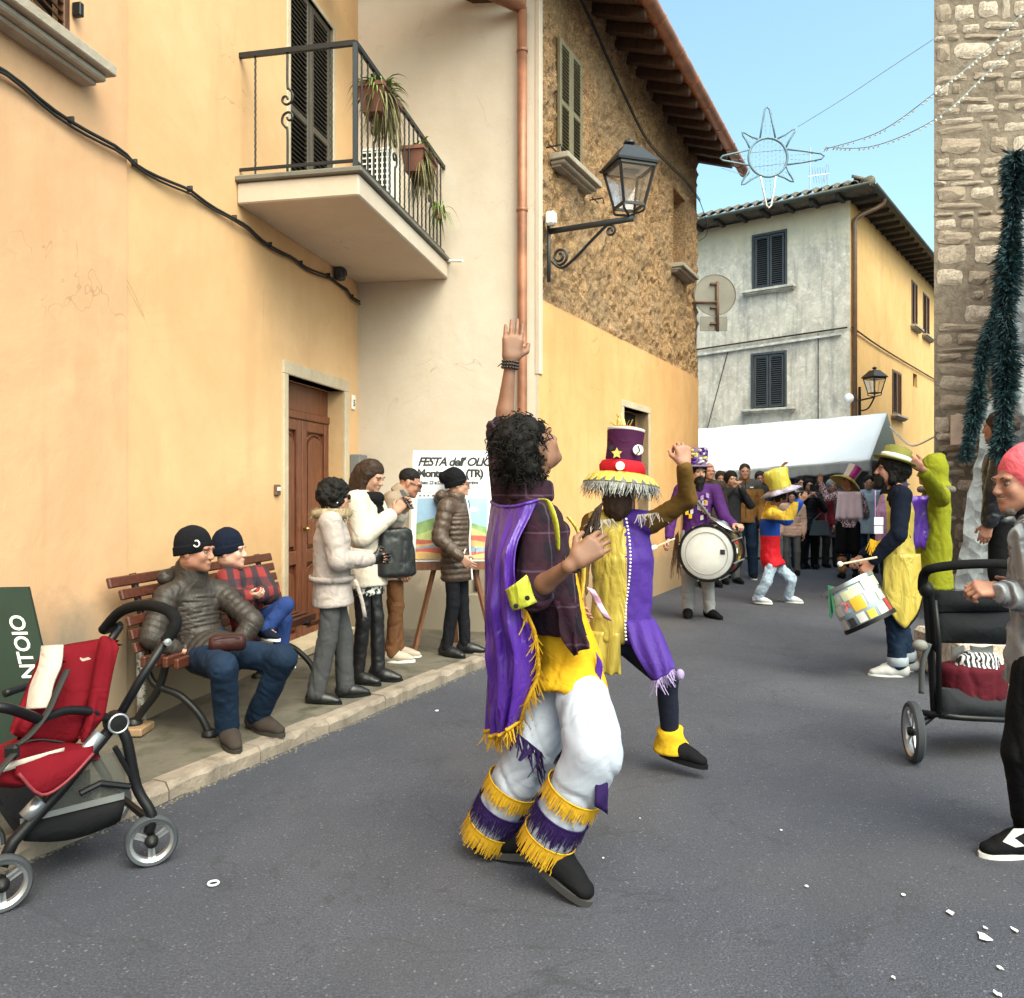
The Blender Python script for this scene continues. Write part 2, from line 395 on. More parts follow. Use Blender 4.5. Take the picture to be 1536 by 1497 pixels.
# ---------------------------------------------------------------- generic facade builder
def facade(o, u, n, L, z0, z1, holes=(), dep=.15, back=True):
    us = sorted({0, L, *[h[0] for h in holes], *[h[1] for h in holes]}); zs = sorted({z0, z1, *[h[2] for h in holes], *[h[3] for h in holes]})
    mb = MB(); o = A3(o); u = A3(u); n = A3(n)
    def pt(s, z, d=0): return o + u*s + A3(0, 0, z) - n*d
    for i in range(len(us)-1):
        for j in range(len(zs)-1):
            cs = (us[i]+us[i+1])/2; cz = (zs[j]+zs[j+1])/2
            if any(h[0] < cs < h[1] and h[2] < cz < h[3] for h in holes): continue
            mb.add([pt(us[i], zs[j]), pt(us[i+1], zs[j]), pt(us[i+1], zs[j+1]), pt(us[i], zs[j+1])], [(0,1,2,3)])
    for h in holes:
        d = h[4] if len(h) > 4 else dep
        q = [(h[0],h[2]),(h[1],h[2]),(h[1],h[3]),(h[0],h[3])]
        for i in range(4):
            a = q[i]; b = q[(i+1) % 4]; mb.add([pt(*a), pt(*a, d), pt(*b, d), pt(*b)], [(0,1,2,3)])
    return mb
def shutter(name, parent, o, u, n, s0, s1, z0, z1, mat, nleaf=2, d=-.02, nmid=1, pitch=.042, gap=.006, fw=.055, ajar=0.0):
    """pair of louvred shutters; each leaf is a frame with slats"""
    wl = (s1 - s0)/nleaf
    for k in range(nleaf):
        uu = A3(u); nn = A3(n); org = A3(o) + uu*(s0 + wl*k) + nn*(-d)
        if ajar and k == 0:
            ca, sa = math.cos(ajar), math.sin(ajar); uu, nn = uu*ca + nn*sa, nn*ca - uu*sa
        ax = [uu, nn, A3(0,0,1)]; W = wl - gap; fr = MB()
        def bx(m, sa_, sb, za, zb, th): m.box(org + uu*(sa_+sb)/2 + A3(0,0,(za+zb)/2), (sb-sa_, th, zb-za), ax, .004)
        bx(fr, gap, gap+fw, z0, z1, .035); bx(fr, W-fw, W, z0, z1, .035)
        rails = [z0 + (z1-z0)*q for q in ([0, 1] if nmid == 0 else [0, .46, 1])]
        for q, zz in enumerate(rails):
            lo = zz if q == 0 else zz - fw*(1.0 if q == len(rails)-1 else .5); bx(fr, gap+fw, W-fw, lo, lo+fw*1.05, .034)
        leaf = fr.build(name, mat, parent); sl = MB()
        z = z0 + fw
        while z < z1 - fw:
            c = org + uu*(W+gap)/2 + A3(0,0,z + pitch/2); t = R(38)
            sl.box(c, (W-gap-2*fw, .034, .008), [uu, nn*math.cos(t) - A3(0,0,1)*math.sin(t), nn*math.sin(t) + A3(0,0,1)*math.cos(t)]); z += pitch
        s_ = sl.build('slats', mat, leaf if False else parent); s_['kind'] = 'stuff'
def sill(parent, o, u, n, s0, s1, z0, z1, pr, mat=M_SILL):
    ax = [A3(u), A3(n), A3(0,0,1)]; m = MB(); h = z1 - z0; o = A3(o)
    c = o + A3(u)*(s0+s1)/2
    m.box(c + A3(n)*pr/2 + A3(0,0,z1-h*.25), (s1-s0, pr, h*.5), ax, .006); m.box(c + A3(n)*pr*.38 + A3(0,0,z1-h*.66), (s1-s0-.05, pr*.76, h*.33), ax, .01); m.box(c + A3(n)*pr*.25 + A3(0,0,z0+h*.09), (s1-s0-.09, pr*.5, h*.2), ax, .006)
    return m.build('window_sill', mat, parent)
# ---------------------------------------------------------------- yellow house (long front, inner corner, return wall)
yh = thing('yellow_house', tuple(IC), 'pale yellow plastered house with balcony, panelled door and return wall', 'house')
uA = -aA                                     # runs from the inner corner towards the viewer
dW = (.361, 1.495, 0, 2.34, .40); bW = (.60, 1.44, 3.60, 5.58, .10)
facade(IC, uA, nA, 3.457, 0, 8.2, [dW, bW]).build('front_wall', M_A, yh)
wW = (3.90, 4.95, 3.62, 5.1, .12)
facade(IC + nA*.022 + uA*3.457, uA, nA, 10, 0, 8.2, [(wW[0]-3.457, wW[1]-3.457, wW[2], wW[3], .12)]).build('front_wall', M_A2, yh)
mb = MB(); p = IC + uA*3.457; mb.add([p, p + nA*.022, p + nA*.022 + A3(0,0,8.2), p + A3(0,0,8.2)], [(0,1,2,3)]); mb.build('wall_step', M_A2, yh)
uC = nrm(BC - IC); LC = np.linalg.norm(BC - IC); nC = A3(uC[1], -uC[0], 0)
cH = (1.10, 1.62, .42, .98, .35)
facade(IC, uC, nC, LC, 0, 6.25, [cH]).build('return_wall', M_C, yh)
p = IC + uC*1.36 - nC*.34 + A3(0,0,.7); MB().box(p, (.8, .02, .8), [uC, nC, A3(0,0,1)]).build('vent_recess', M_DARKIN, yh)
# upper mass and roof out of view
mb = MB(); q = [IC + A3(0,0,8.2), IC + uA*13.4 + A3(0,0,8.2), IC + uA*13.4 - nA*9 + A3(0,0,8.2), IC - nA*9 + A3(0,0,8.2)]
mb.add([*q, IC + uA*13.4 - nA*9, IC - nA*9, IC + uA*13.4, IC + A3(0,0,0)], [(0,1,2,3), (2,4,5,3), (1,6,4,2), (0,3,5,7)]); mb.build('rear_mass', M_A, yh)
# door
dr = thing('_', (0,0,0)); bpy.data.objects.remove(dr)
o_d = IC - nA*.20
door = MB().box(o_d + uA*.928 + A3(0,0,1.17), (1.13, .05, 2.34), [uA, nA, A3(0,0,1)]).build('door', M_DOOR, yh)
def dpart(nm, s0, s1, z0, z1, d, th, bev=.008, mat=M_DOOR):
    return MB().box(o_d + uA*(s0+s1)/2 + A3(0,0,(z0+z1)/2) + nA*d, (s1-s0, th, z1-z0), [uA, nA, A3(0,0,1)], bev).build(nm, mat, door)
dpart('transom', .365, 1.49, 2.07, 2.335, .034, .03); dpart('transom_rail', .365, 1.49, 2.03, 2.10, .045, .05)
for (a, b) in ((.37, .92), (.935, 1.486)):
    dpart('stile', a, a+.09, .06, 2.03, .04, .04); dpart('stile', b-.09, b, .06, 2.03, .04, .04)
    for (z0, z1) in ((.06, .20), (.78, .90), (1.93, 2.03)): dpart('rail', a+.09, b-.09, z0, z1, .039, .036)
    for (z0, z1) in ((.24, .74), (.94, 1.89)):
        m = MB(); c = o_d + uA*(a+b)/2 + nA*.034; hw = (b-a)/2 - .125; arc = []
        pts = [(-hw, z0), (hw, z0), (hw, z1-.10)] + [(hw*math.cos(t*math.pi/8), z1-.10+.10*math.sin(t*math.pi/8)) for t in range(1, 8)] + [(-hw, z1-.10)]
        m.prism([c + uA*x_ + A3(0,0,z_) for x_, z_ in pts], nA*.018); m.build('raised_panel', M_DOOR, door)
        mo = MB(); mo.tube([c + uA*x_*1.12 + A3(0,0,(z_-(z0+z1)/2)*1.06+(z0+z1)/2) for x_, z_ in pts], .011, 6, True); mo.build('panel_moulding', M_DOOR, door)
hd = MB(); p = o_d + uA*.90 + A3(0,0,1.08) + nA*.06; hd.ball(p + nA*.035, .024); hd.tube([p, p + nA*.03], .01); hd.build('handle', paint('brass', (.5,.33,.12), .3, metal=.9), door, True)
# travertine surround
ax = [uA, nA, A3(0,0,1)]
for (s0, s1, z0, z1, nm) in ((.262, .361, PZ, 2.34, 'door_jamb'), (1.495, 1.575, PZ, 2.34, 'door_jamb'), (.262, 1.575, 2.34, 2.445, 'door_lintel')):
    MB().box(IC + uA*(s0+s1)/2 + A3(0,0,(z0+z1)/2) - nA*.06, (s1-s0, .158, z1-z0), ax, .006).build(nm, M_TRAV, yh)
MB().box(IC + uA*.92 + A3(0,0,PZ+.035) - nA*.02, (1.12, .30, .07), ax, .008).build('door_step', M_TRAV, yh)
mb = MB(); mb.add([IC+uA*.355-nA*.145+A3(0,0,PZ), IC+uA*.355-nA*.38+A3(0,0,PZ), IC+uA*.355-nA*.38+A3(0,0,2.4), IC+uA*.355-nA*.145+A3(0,0,2.4)], [(0,1,2,3)]); mb.build('reveal', M_TRAV, yh)
# balcony door shutters
sf = MB()
for (s0, s1, z0, z1) in ((.555, .60, 3.6, 5.62), (1.44, 1.495, 3.6, 5.62), (.60, 1.44, 5.58, 5.62)):
    sf.box(IC + uA*(s0+s1)/2 + A3(0,0,(z0+z1)/2) - nA*.02, (s1-s0, .06, z1-z0), ax, .004)
sf.build('shutter_frame', M_TRAV, yh)
shutter('shutter', yh, IC, uA, nA, .605, 1.435, 3.63, 5.575, M_SHUT, 2, .035, 1, .040)
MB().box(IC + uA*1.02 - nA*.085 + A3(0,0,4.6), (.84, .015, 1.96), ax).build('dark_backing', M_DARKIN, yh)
# window with brown shutters at the near end
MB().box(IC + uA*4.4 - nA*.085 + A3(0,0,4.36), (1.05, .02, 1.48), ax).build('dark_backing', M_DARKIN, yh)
shutter('shutter', yh, IC + nA*.022, uA, nA, 3.90, 4.94, 3.64, 5.08, M_SHB, 2, .01, 1, .045, ajar=.22)
sill(yh, IC + nA*.022, uA, nA, 3.76, 5.1, 3.50, 3.615, .17)
hk = MB(); p = IC + uA*3.87 + nA*.05 + A3(0,0,3.86); hk.box(p, (.03,.05,.07), ax, .004); hk.build('shutter_hook', M_IRON, yh)
# facade cable with clips
cb = MB(); pts = []
for i in range(60):
    s = 6.2*(1 - i/59.0) + .02; z = 3.305 + .018*math.sin(s*3.1) - .02*abs(math.sin(s*4.4)) - (.05 if s < .3 else 0)
    pts.append(IC + uA*s + nA*((.022 if s > 3.457 else 0) + .022 + .008*math.sin(s*9)) + A3(0,0,z))
cb.tube(pts, .0095, 6); cb.tube([p + A3(0,0,-.014 - .012*abs(math.sin(i*.35))) + nA*.004 for i, p in enumerate(pts)], .0075, 5)
for i in range(2, 58, 5): cb.box(pts[i] + A3(0,0,.006), (.010, .035, .036), ax)
cab = cb.build('facade_cable', M_CABLE, yh, True)
jb = MB(); p = IC + uA*.56 + nA*.05 + A3(0,0,3.39); jb.box(p, (.10, .08, .13), ax, .015); jb.lathe([(.035,0),(.03,.02)], p + nA*.04, nA, 12); jb.build('junction_box', paint('dark_grey_box', (.045,.045,.05), .5), yh, 40)
# doorbell, house number, meter box
bl = MB(); p = IC + uA*1.675 + nA*.012 + A3(0,0,1.42); bl.box(p, (.075, .024, .085), ax, .005); bl.build('doorbell', M_BRPIPE, yh)
bl = MB(); bl.box(p + nA*.014 + A3(0,0,.008), (.045, .008, .03), ax, .002); bl.build('bell_button', M_WHITE, yh)
nb_ = MB(); p = IC + uA*.14 + nA*.008 + A3(0,0,2.26); nb_.box(p, (.085, .016, .14), ax, .006); nb_.build('house_number_tile', M_WHITE, yh)
mbx = MB(); mbx.box(IC + uA*.11 + nA*.05 + A3(0,0,1.48), (.20, .10, .56), ax, .008); mbx.build('meter_box', paint('meter_grey', (.16,.16,.165), .55), yh)
# skirting damp band and copper downpipe on the return wall
pc = IC + uC*(LC-.115) + nC*.065
dp = MB(); dp.tube([pc + A3(0,0,z) for z in (.1, 2, 4, 5.9)], .046, 14); pipe = dp.build('downpipe', M_COPPER, yh, True)
for z in (1.2, 2.75, 4.02, 5.5):
    b_ = MB(); b_.lathe([(.053,-.012),(.055,0),(.053,.012)], pc + A3(0,0,z), (0,0,1), 14); b_.box(pc - nC*.04 + A3(0,0,z), (.02,.07,.02), [uC, nC, A3(0,0,1)]); b_.build('pipe_bracket', M_COPPER, yh)
gt = MB(); g0 = pc + A3(0,0,5.93); g1 = g0 + A3(-.87*1.9, -.5*1.9, .18); gd = nrm(g1-g0); gx = nrm(np.cross(gd, A3(0,0,1)))
gt.sheet([[q + gx*.075*math.cos(math.pi + math.pi*k/10) + A3(0,0,.075*math.sin(math.pi + math.pi*k/10)) for k in range(11)] for q in (g0, (g0+g1)/2, g1)], .004); gt.build('eaves_gutter', M_COPPER, yh, True)
MB().box((g0+g1)/2 + A3(-.10, .17, .10), (np.linalg.norm(g1-g0), .34, .05), [gd, gx, np.cross(gd, gx)]).build('eaves_board', M_RAFT, yh)
# balcony
bo = IC; BL, BP = 2.25, .91
slabm = MB().box(bo + uA*BL/2 + nA*BP/2 + A3(0,0,3.51), (BL, BP, .15), ax, .01); slb = slabm.build('balcony_slab', M_C, yh)
tp = MB().box(bo + uA*(BL+.03)/2 + nA*(BP+.03)/2 + A3(0,0,3.607), (BL+.03, BP+.03, .04), ax, .008); tp.build('balcony_top', plaster('mossy_slab_top', (.17,.155,.13), (.06,.06,.04), .6), yh)
rt = 4.50; ins = .04
c0 = bo + uA*(BL-ins) + A3(0,0,0); c1 = bo + uA*(BL-ins) + nA*(BP-ins); c2 = bo + nA*(BP-ins)
rl = MB()
for z, hh in ((rt, .028), (3.69, .016)): rl.bar(c0 + A3(0,0,z), c1 + A3(0,0,z), hh, .035 if hh > .02 else .02); rl.bar(c1 + A3(0,0,z), c2 + A3(0,0,z), hh, .035 if hh > .02 else .02)
rail = rl.build('balcony_rail', M_IRONB, yh)
po = MB(); po.bar(c1 + A3(0,0,3.63), c1 + A3(0,0,rt), .034, .034, (1,0,0), .003); po.build('corner_post', M_IRONB, yh)
def bal(c, sp, scroll, dirv):
    m = MB()
    if not scroll:
        m.tube([c + A3(0,0,3.63 + i*.01) + .0018*A3(math.cos(i*1.3), math.sin(i*1.3), 0) for i in range(0, 87, 2)], .0075, 5)
    else:
        for sg in (1, -1):
            zc = (3.69+rt)/2; pts = spline([c + A3(0,0, rt-.01 if sg > 0 else 3.63), c + A3(0,0, zc + sg*.16)] + [c + dirv*sg*a_ + A3(0,0,zc + sg*b_) for a_, b_ in ((.012,.135),(.040,.095),(.030,.045),(-.010,.028),(-.038,.052),(-.030,.082),(-.006,.082),(.002,.062))], 5)
            m.tube(pts, .0085, 6); continue
            for k in range(14):
                a = k/13*1.65*math.pi; r_ = .048*(1 - .5*k/13)
                pts.append(c + dirv*(sg*(.035 - .0) - sg*.035*0 + sg*(r_*math.sin(a))*1.0 - sg*.035) + A3(0,0, zc + sg*(.055 + r_*math.cos(a)*.9)))
            m.tube(pts, .0085, 6)
    return m.build('baluster', M_IRON, yh, True)
for i, q in enumerate((.14, .42, .80)): bal(c0 + (c1-c0)*q, 0, i == 1, nA)
nb2 = 19
for i in range(1, nb2): bal(c1 + (c2-c1)*i/nb2, 0, i % 4 == 3, uA)
pp = MB(); q = bo + uC*.86 + nA*0 + A3(0,0,3.60); pp.tube([q + nC*.04, q + nC*.10 + uC*.22 - A3(0,0,.03)], .014, 8); pp.build('drain_spout', M_WHITE, yh)
# air conditioner with lattice on the return wall
ac = thing('air_conditioner', tuple(IC + uC*.30 + A3(0,0,4.12)), 'white lattice-fronted air conditioner on the return wall above the balcony', 'air conditioner')
axC = [uC, nC, A3(0,0,1)]; p = IC + uC*.27 + nC*.13
MB().box(p + A3(0,0,4.38), (.32, .24, .52), axC, .012).build('housing', M_WHITE, ac)
MB().box(p + nC*.122 + A3(0,0,4.38), (.27, .01, .46), axC).build('dark_grille', M_BLACK, ac)
lt = MB()
for i in range(6): lt.box(p + nC*.130 + uC*(-.125+.05*i) + A3(0,0,4.38), (.013,.012,.46), axC)
for i in range(9): lt.box(p + nC*.131 + A3(0,0,4.17+.0525*i), (.27,.012,.013), axC)
lt.build('lattice', M_WHITE, ac)
# planters with spider plants hanging on the rail
M_TERRA = paint('terracotta_plastic', (.16, .060, .040), .6, .3)
def leafy(nm, c, n, ln, mat, parent, droop=1.0, up=.6, wd=.011):
    m = MB()
    for i in range(n):
        a = random.uniform(0, 2*math.pi); l = ln*random.uniform(.6, 1.15); d = A3(math.cos(a), math.sin(a), 0); u0 = random.uniform(.3, 1.2)*up
        st = c + A3(random.uniform(-.16,.16)*abs(uA[0]) + random.uniform(-.03,.03), random.uniform(-.16,.16), 0); pts = []
        for k in range(6):
            t = k/5; pts.append(st + d*l*t*.75 + A3(0,0, l*(u0*t - droop*1.1*t*t)))
        sd = nrm(np.cross(d, A3(0,0,1)))
        m.sheet([[q - sd*wd*(1-.8*abs(2*k/5-.7)), q + sd*wd*(1-.8*abs(2*k/5-.7))] for k, q in enumerate(pts)])
    return m.build(nm, mat, parent, True)
M_LEAF = paint('spider_plant_green', (.13, .20, .035), .5, .4, 9); M_LEAFD = paint('dry_plant', (.15, .13, .05), .7, .4, 9)
for i, (q, zz, lab, nl) in enumerate(((.13, 4.22, 'terracotta planter with full green spider plant at the balcony corner', 190), (.56, 4.16, 'terracotta planter with drooping dry plant further along the balcony rail', 130))):
    cc = c1 + (c2-c1)*(q+.06) + nA*.02; pl = thing('planter', tuple(cc + A3(0,0,zz-.12)), lab, 'planter', 'planters on the balcony rail')
    m = MB(); 
    for (z0, z1, wa, wb) in ((zz-.08, zz+.09, .070, .095),):
        V = []
        for z_, w_, l_ in ((z0, wa, .17), (z1, wb, .20), (z1, wb+.012, .212), (z1+.03, wb+.012, .212), (z1+.03, wb-.008, .192), (z1-.02, wb-.01, .19)):
            V += [cc + uA*sx*l_ + nA*sy*w_ + A3(0,0,z_) for sx, sy in ((-1,-1),(1,-1),(1,1),(-1,1))]
        m.add(V, [(3,2,1,0)] + [(r_*4+k, r_*4+(k+1) % 4, r_*4+4+(k+1) % 4, r_*4+4+k) for r_ in range(5) for k in range(4)] + [(20,21,22,23)])
    m.build('trough', M_TERRA, pl)
    leafy('foliage', cc + A3(0,0,zz+.10), nl, .28 if i == 0 else .20, M_LEAF, pl, 1.0, 1.1)
    leafy('trailing_shoots', cc + A3(0,0,zz+.06) + nA*.04, 150, .19, M_LEAFD, pl, 2.0, .3, .008)
cc = c1 + (c2-c1)*.88 + nA*.03; pl = thing('trailing_plant', tuple(cc + A3(0,0,3.9)), 'small trailing spider plant near the far end of the balcony rail', 'plant')
leafy('foliage', cc + A3(0,0,4.02), 50, .2, M_LEAF, pl, 1.4, .6, .008)
MB().tube([cc + A3(0,0,3.92), cc + A3(0,0,4.02)], [.03,.045], 10).build('pot', M_TERRA, pl)

# ---------------------------------------------------------------- rough stone house
sh = thing('stone_house', tuple(BC), 'ochre house with rough rendered upper wall, orange lower wall and copper gutter', 'house')
ZL = 3.20
doorB = (2.42, 3.40, 0, 2.42, .22)
facade(BC + nB*.03, bB, nB, LB, 0, ZL, [doorB]).build('lower_wall', M_BL, sh)
lp = MB(); lp.box(BC + bB*LB/2 + A3(0,0,ZL+.006) , (LB, .06, .014), [bB, nB, A3(0,0,1)], .004); lp.build('ledge', M_BL, sh)
MB().add([BC + nB*.03, BC - bB*.002 - nB*.6, BC - bB*.002 - nB*.6 + A3(0,0,ZL), BC + nB*.03 + A3(0,0,ZL)], [(0,1,2,3)]).build('corner_return', M_C, sh)
MB().box(BC + bB*.03 + nB*.02 + A3(0,0,4.6), (.075, .05, 4.2), [bB, nB, A3(0,0,1)], .006).build('corner_strip', M_C, sh)
holesB = [(.42, .985, 4.70, 5.85), (4.60, 5.25, 4.69, 5.78)]
nu, nz = 280, 170; us = np.linspace(.02, LB, nu); zs = np.linspace(ZL, 6.95, nz)
U, Z = np.meshgrid(us, zs, indexing='ij'); pts = np.stack([U*1.0, Z*0 + 0, Z], -1)
h = .030*fbm(pts*A3(2.2,1,2.2), 3) + .026*fbm(pts*A3(15,1,11) + 5, 4) + .013*fbm(pts*A3(30,1,24) + 9, 2) - .02*np.maximum(0, fbm(pts*A3(15,1,15) + 30, 3))
W = BC[None,None] + U[...,None]*bB + h[...,None]*nB; W[...,2] = Z
idx = np.arange(nu*nz).reshape(nu, nz); Fq = []
cu = (us[:-1]+us[1:])/2; cz = (zs[:-1]+zs[1:])/2; keep = np.ones((nu-1, nz-1), bool)
for hh in holesB: keep &= ~((cu[:,None] > hh[0]) & (cu[:,None] < hh[1]) & (cz[None] > hh[2]) & (cz[None] < hh[3]))
ii, jj = np.where(keep); Fq = np.stack([idx[ii,jj], idx[ii+1,jj], idx[ii+1,jj+1], idx[ii,jj+1]], 1)
mkobj('upper_wall', W.reshape(-1,3), Fq.tolist(), M_BU, sh, True)
axB = [bB, nB, A3(0,0,1)]
for hh in holesB:
    mb = MB(); q = [(hh[0],hh[2]),(hh[1],hh[2]),(hh[1],hh[3]),(hh[0],hh[3])]
    def pb(s, z, d): return BC + bB*s + A3(0,0,z) - nB*d
    for i in range(4): a = q[i]; b = q[(i+1) % 4]; mb.add([pb(*a,-.03), pb(*a,.20), pb(*b,.20), pb(*b,-.03)], [(0,1,2,3)])
    mb.add([pb(*c,.20) for c in q], [(0,1,2,3)]); mb.build('window_reveal', M_BU, sh)
shutter('shutter', sh, BC + nB*.03, bB, nB, .40, .99, 4.70, 5.84, M_SHG, 2, -.03, 1, .036, .004, .05)
sill(sh, BC, bB, nB, .31, 1.24, 4.56, 4.675, .20); sill(sh, BC, bB, nB, 4.52, 5.42, 4.55, 4.665, .20)
for s_ in (.22, 1.36):
    hk = MB(); p = BC + bB*s_ + nB*.06 + A3(0,0,4.70 if s_ < 1 else 4.56); hk.tube([p - nB*.05, p + nB*.10, p + nB*.10 + A3(0,0,-.05) + bB*.04], .008, 5); hk.tube([p + bB*-.06, p + bB*.12], .007, 5); hk.build('shutter_stay', M_IRON, sh)
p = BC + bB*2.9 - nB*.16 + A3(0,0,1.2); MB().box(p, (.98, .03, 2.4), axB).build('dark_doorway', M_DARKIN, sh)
for (s0, s1, z0, z1, nm) in ((2.34, 2.42, 0, 2.42, 'door_jamb'), (3.40, 3.48, 0, 2.42, 'door_jamb'), (2.34, 3.48, 2.42, 2.50, 'door_lintel')):
    MB().box(BC + bB*(s0+s1)/2 - nB*.04 + A3(0,0,(z0+z1)/2), (s1-s0, .16, z1-z0), axB, .005).build(nm, M_TRAV, sh)
# far end wall, rear mass
q0 = BC + bB*LB; mb = MB(); mb.add([q0, q0 - nB*9, q0 - nB*9 + A3(0,0,7), q0 + A3(0,0,7)], [(0,1,2,3)])
q1 = q0 - nB*9; q2 = BC - nB*9; mb.add([q1, q2, q2 + A3(0,0,7), q1 + A3(0,0,7)], [(0,1,2,3)]); mb.build('end_wall', M_BU, sh)
# eaves: soffit boards, rafters, gutter, roof
EZ = 6.62; OV = .62; rs = .30
nr = 17
rf0 = None
for i in range(nr):
    s = .05 + i*(LB-.1)/(nr-1); c = BC + bB*s
    m = MB(); pr = [c - nB*.05 + A3(0,0,EZ+.05), c + nB*(OV-.06) + A3(0,0,EZ-.16), c + nB*(OV-.04) + A3(0,0,EZ-.10), c + nB*(OV-.04) + A3(0,0,EZ-.05), c - nB*.05 + A3(0,0,EZ+.17)]
    m.prism([q - bB*.05 for q in pr], bB*.10); m.build('rafter', M_RAFT, sh)
sf = MB(); a = BC - bB*1.2; b = BC + bB*(LB+.30); 
for k in range(4):
    d0 = -.05 + k*.175; d1 = d0 + .168; f = lambda d: EZ + .172 - (d+.05)*.33
    sf.add([a + nB*d0 + A3(0,0,f(d0)), b + nB*d0 + A3(0,0,f(d0)), b + nB*d1 + A3(0,0,f(d1)), a + nB*d1 + A3(0,0,f(d1)), a + nB*d0 + A3(0,0,f(d0)+.02), b + nB*d0 + A3(0,0,f(d0)+.02), b + nB*d1 + A3(0,0,f(d1)+.02), a + nB*d1 + A3(0,0,f(d1)+.02)], [(0,1,2,3),(7,6,5,4),(0,4,5,1),(3,2,6,7),(1,5,6,2),(0,3,7,4)])
sf.build('soffit_boards', wood('soffit_wood', (.26,.12,.065), (.14,.06,.035), .8, (2,2,14)), sh)
roofm = MB(); r0 = a + nB*(OV+.02) + A3(0,0,EZ-.01); r1 = b + nB*(OV+.02) + A3(0,0,EZ-.01); rdg = -nB*5.2 + A3(0,0,5.2*.33)
roofm.prism([r0, r1, r1 + rdg, r0 + rdg], A3(0,0,.05)); t0 = r1 + rdg; roofm.prism([r0+rdg, r1+rdg, r1+rdg*1 - nB*5 - A3(0,0,1.6), r0+rdg - nB*5 - A3(0,0,1.6)], A3(0,0,.05)); roof = roofm.build('roof', M_TILE, sh)
tm = MB(); tm.sheet([[A3(.085*math.cos(math.pi*k/6), -.02 - .4*j, .085*math.sin(math.pi*k/6)*.8 + j*.4*.33) for k in range(7)] for j in range(2)], .012)
tsrc = mkobj('eaves_tile', [tuple(v) for v in tm.v], tm.f, M_TILE, roof); base_loc = WLOC[roof].copy()
me_t = tsrc.data; bpy.data.objects.remove(tsrc)
me_t2 = bpy.data.meshes.new('eaves_tile'); me_t2.from_pydata([tuple(v) for v in tm.v], [], tm.f); me_t2.materials.append(M_TILE); me_t2.polygons.foreach_set('use_smooth', np.ones(len(me_t2.polygons), bool))
angB = math.atan2(-nB[0], nB[1]) 
for i in range(36):
    p = r0 + (r1 - r0)*(i+.5)/36 + A3(0,0,.05) + nB*.03; o = bpy.data.objects.new('roof_tile', me_t2); COL.objects.link(o); o.parent = roof; o.location = p - base_loc; o.rotation_euler = (0,0,angB)
gt = MB(); g0 = a + nB*(OV+.07) + A3(0,0,EZ-.09); g1 = b + nB*(OV+.07) + A3(0,0,EZ-.13)
N = 30; gt.sheet([[g0 + (g1-g0)*i/N + nB*.078*math.cos(math.pi + math.pi*k/10) + A3(0,0,.078*math.sin(math.pi + math.pi*k/10)) for k in range(11)] for i in range(N+1)], .004)
gt.build('gutter', M_COPPER, sh, True)
for i in range(1, 11):
    c = g0 + (g1-g0)*i/10.6; m = MB(); m.tube([c + nB*.084*math.cos(math.pi + math.pi*k/10) + A3(0,0,.084*math.sin(math.pi + math.pi*k/10)) for k in range(11)], .008, 5); m.build('gutter_bracket', M_COPPER, sh)
gc = MB(); gc.lathe([(.0,0),(.082,.001),(.082,.01)], g1, nrm(g1-g0), 14); gc.build('gutter_end', M_COPPER, sh)
# cable along upper wall
cb = MB(); P0 = [(.35, 6.6), (1.2, 6.42), (2.2, 6.12), (3.2, 5.90), (4.3, 5.95), (5.2, 6.02), (6.0, 6.0)]
cp = spline([BC + bB*s + nB*.07 + A3(0,0,z) for s, z in P0], 10); cb.tube(cp, .010, 5); cb.tube([p + A3(0,0,.03) + nB*.004 for p in cp], .006, 5); cb.build('wall_cable', M_CABLE, sh, True)
cb = MB(); e = cp[-1]; cb.tube(spline([e, e + A3(.10,.05,-.25), e + A3(.12,.05,-.5), e + A3(-.02,.02,-.62)], 8), .006, 5); cb.build('loose_cable', M_CABLE, sh, True)
# ---------------------------------------------------------------- far house
fh_c = P(1275, 735, 20.0); fh_c[2] = 0
dL = A3(-.798, .603, 0); nL = A3(-.603, -.798, 0); dR = A3(.603, .798, 0); nR = A3(.798, -.603, 0)
fh = thing('far_house', tuple(fh_c), 'two-tone far house, weathered grey front and ochre side, under a tiled roof', 'house')
WZ = 8.55
wl = [(1.589, 2.413, 6.69, 8.08, .1), (1.60, 2.44, 3.56, 4.96, .1)]
facade(fh_c, dL, nL, 16, 0, WZ, wl).build('front_wall', M_DG, fh)
wr = [(7.15, 8.07, 6.64, 8.09, .1), (8.95, 10.08, 6.62, 8.05, .1), (4.49, 5.72, 3.62, 4.94, .1), (7.4, 8.05, 4.72, 5.15, .12)]
facade(fh_c, dR, nR, 16, 0, WZ, wr).build('side_wall', M_DO, fh)
axL = [dL, nL, A3(0,0,1)]; axR = [dR, nR, A3(0,0,1)]
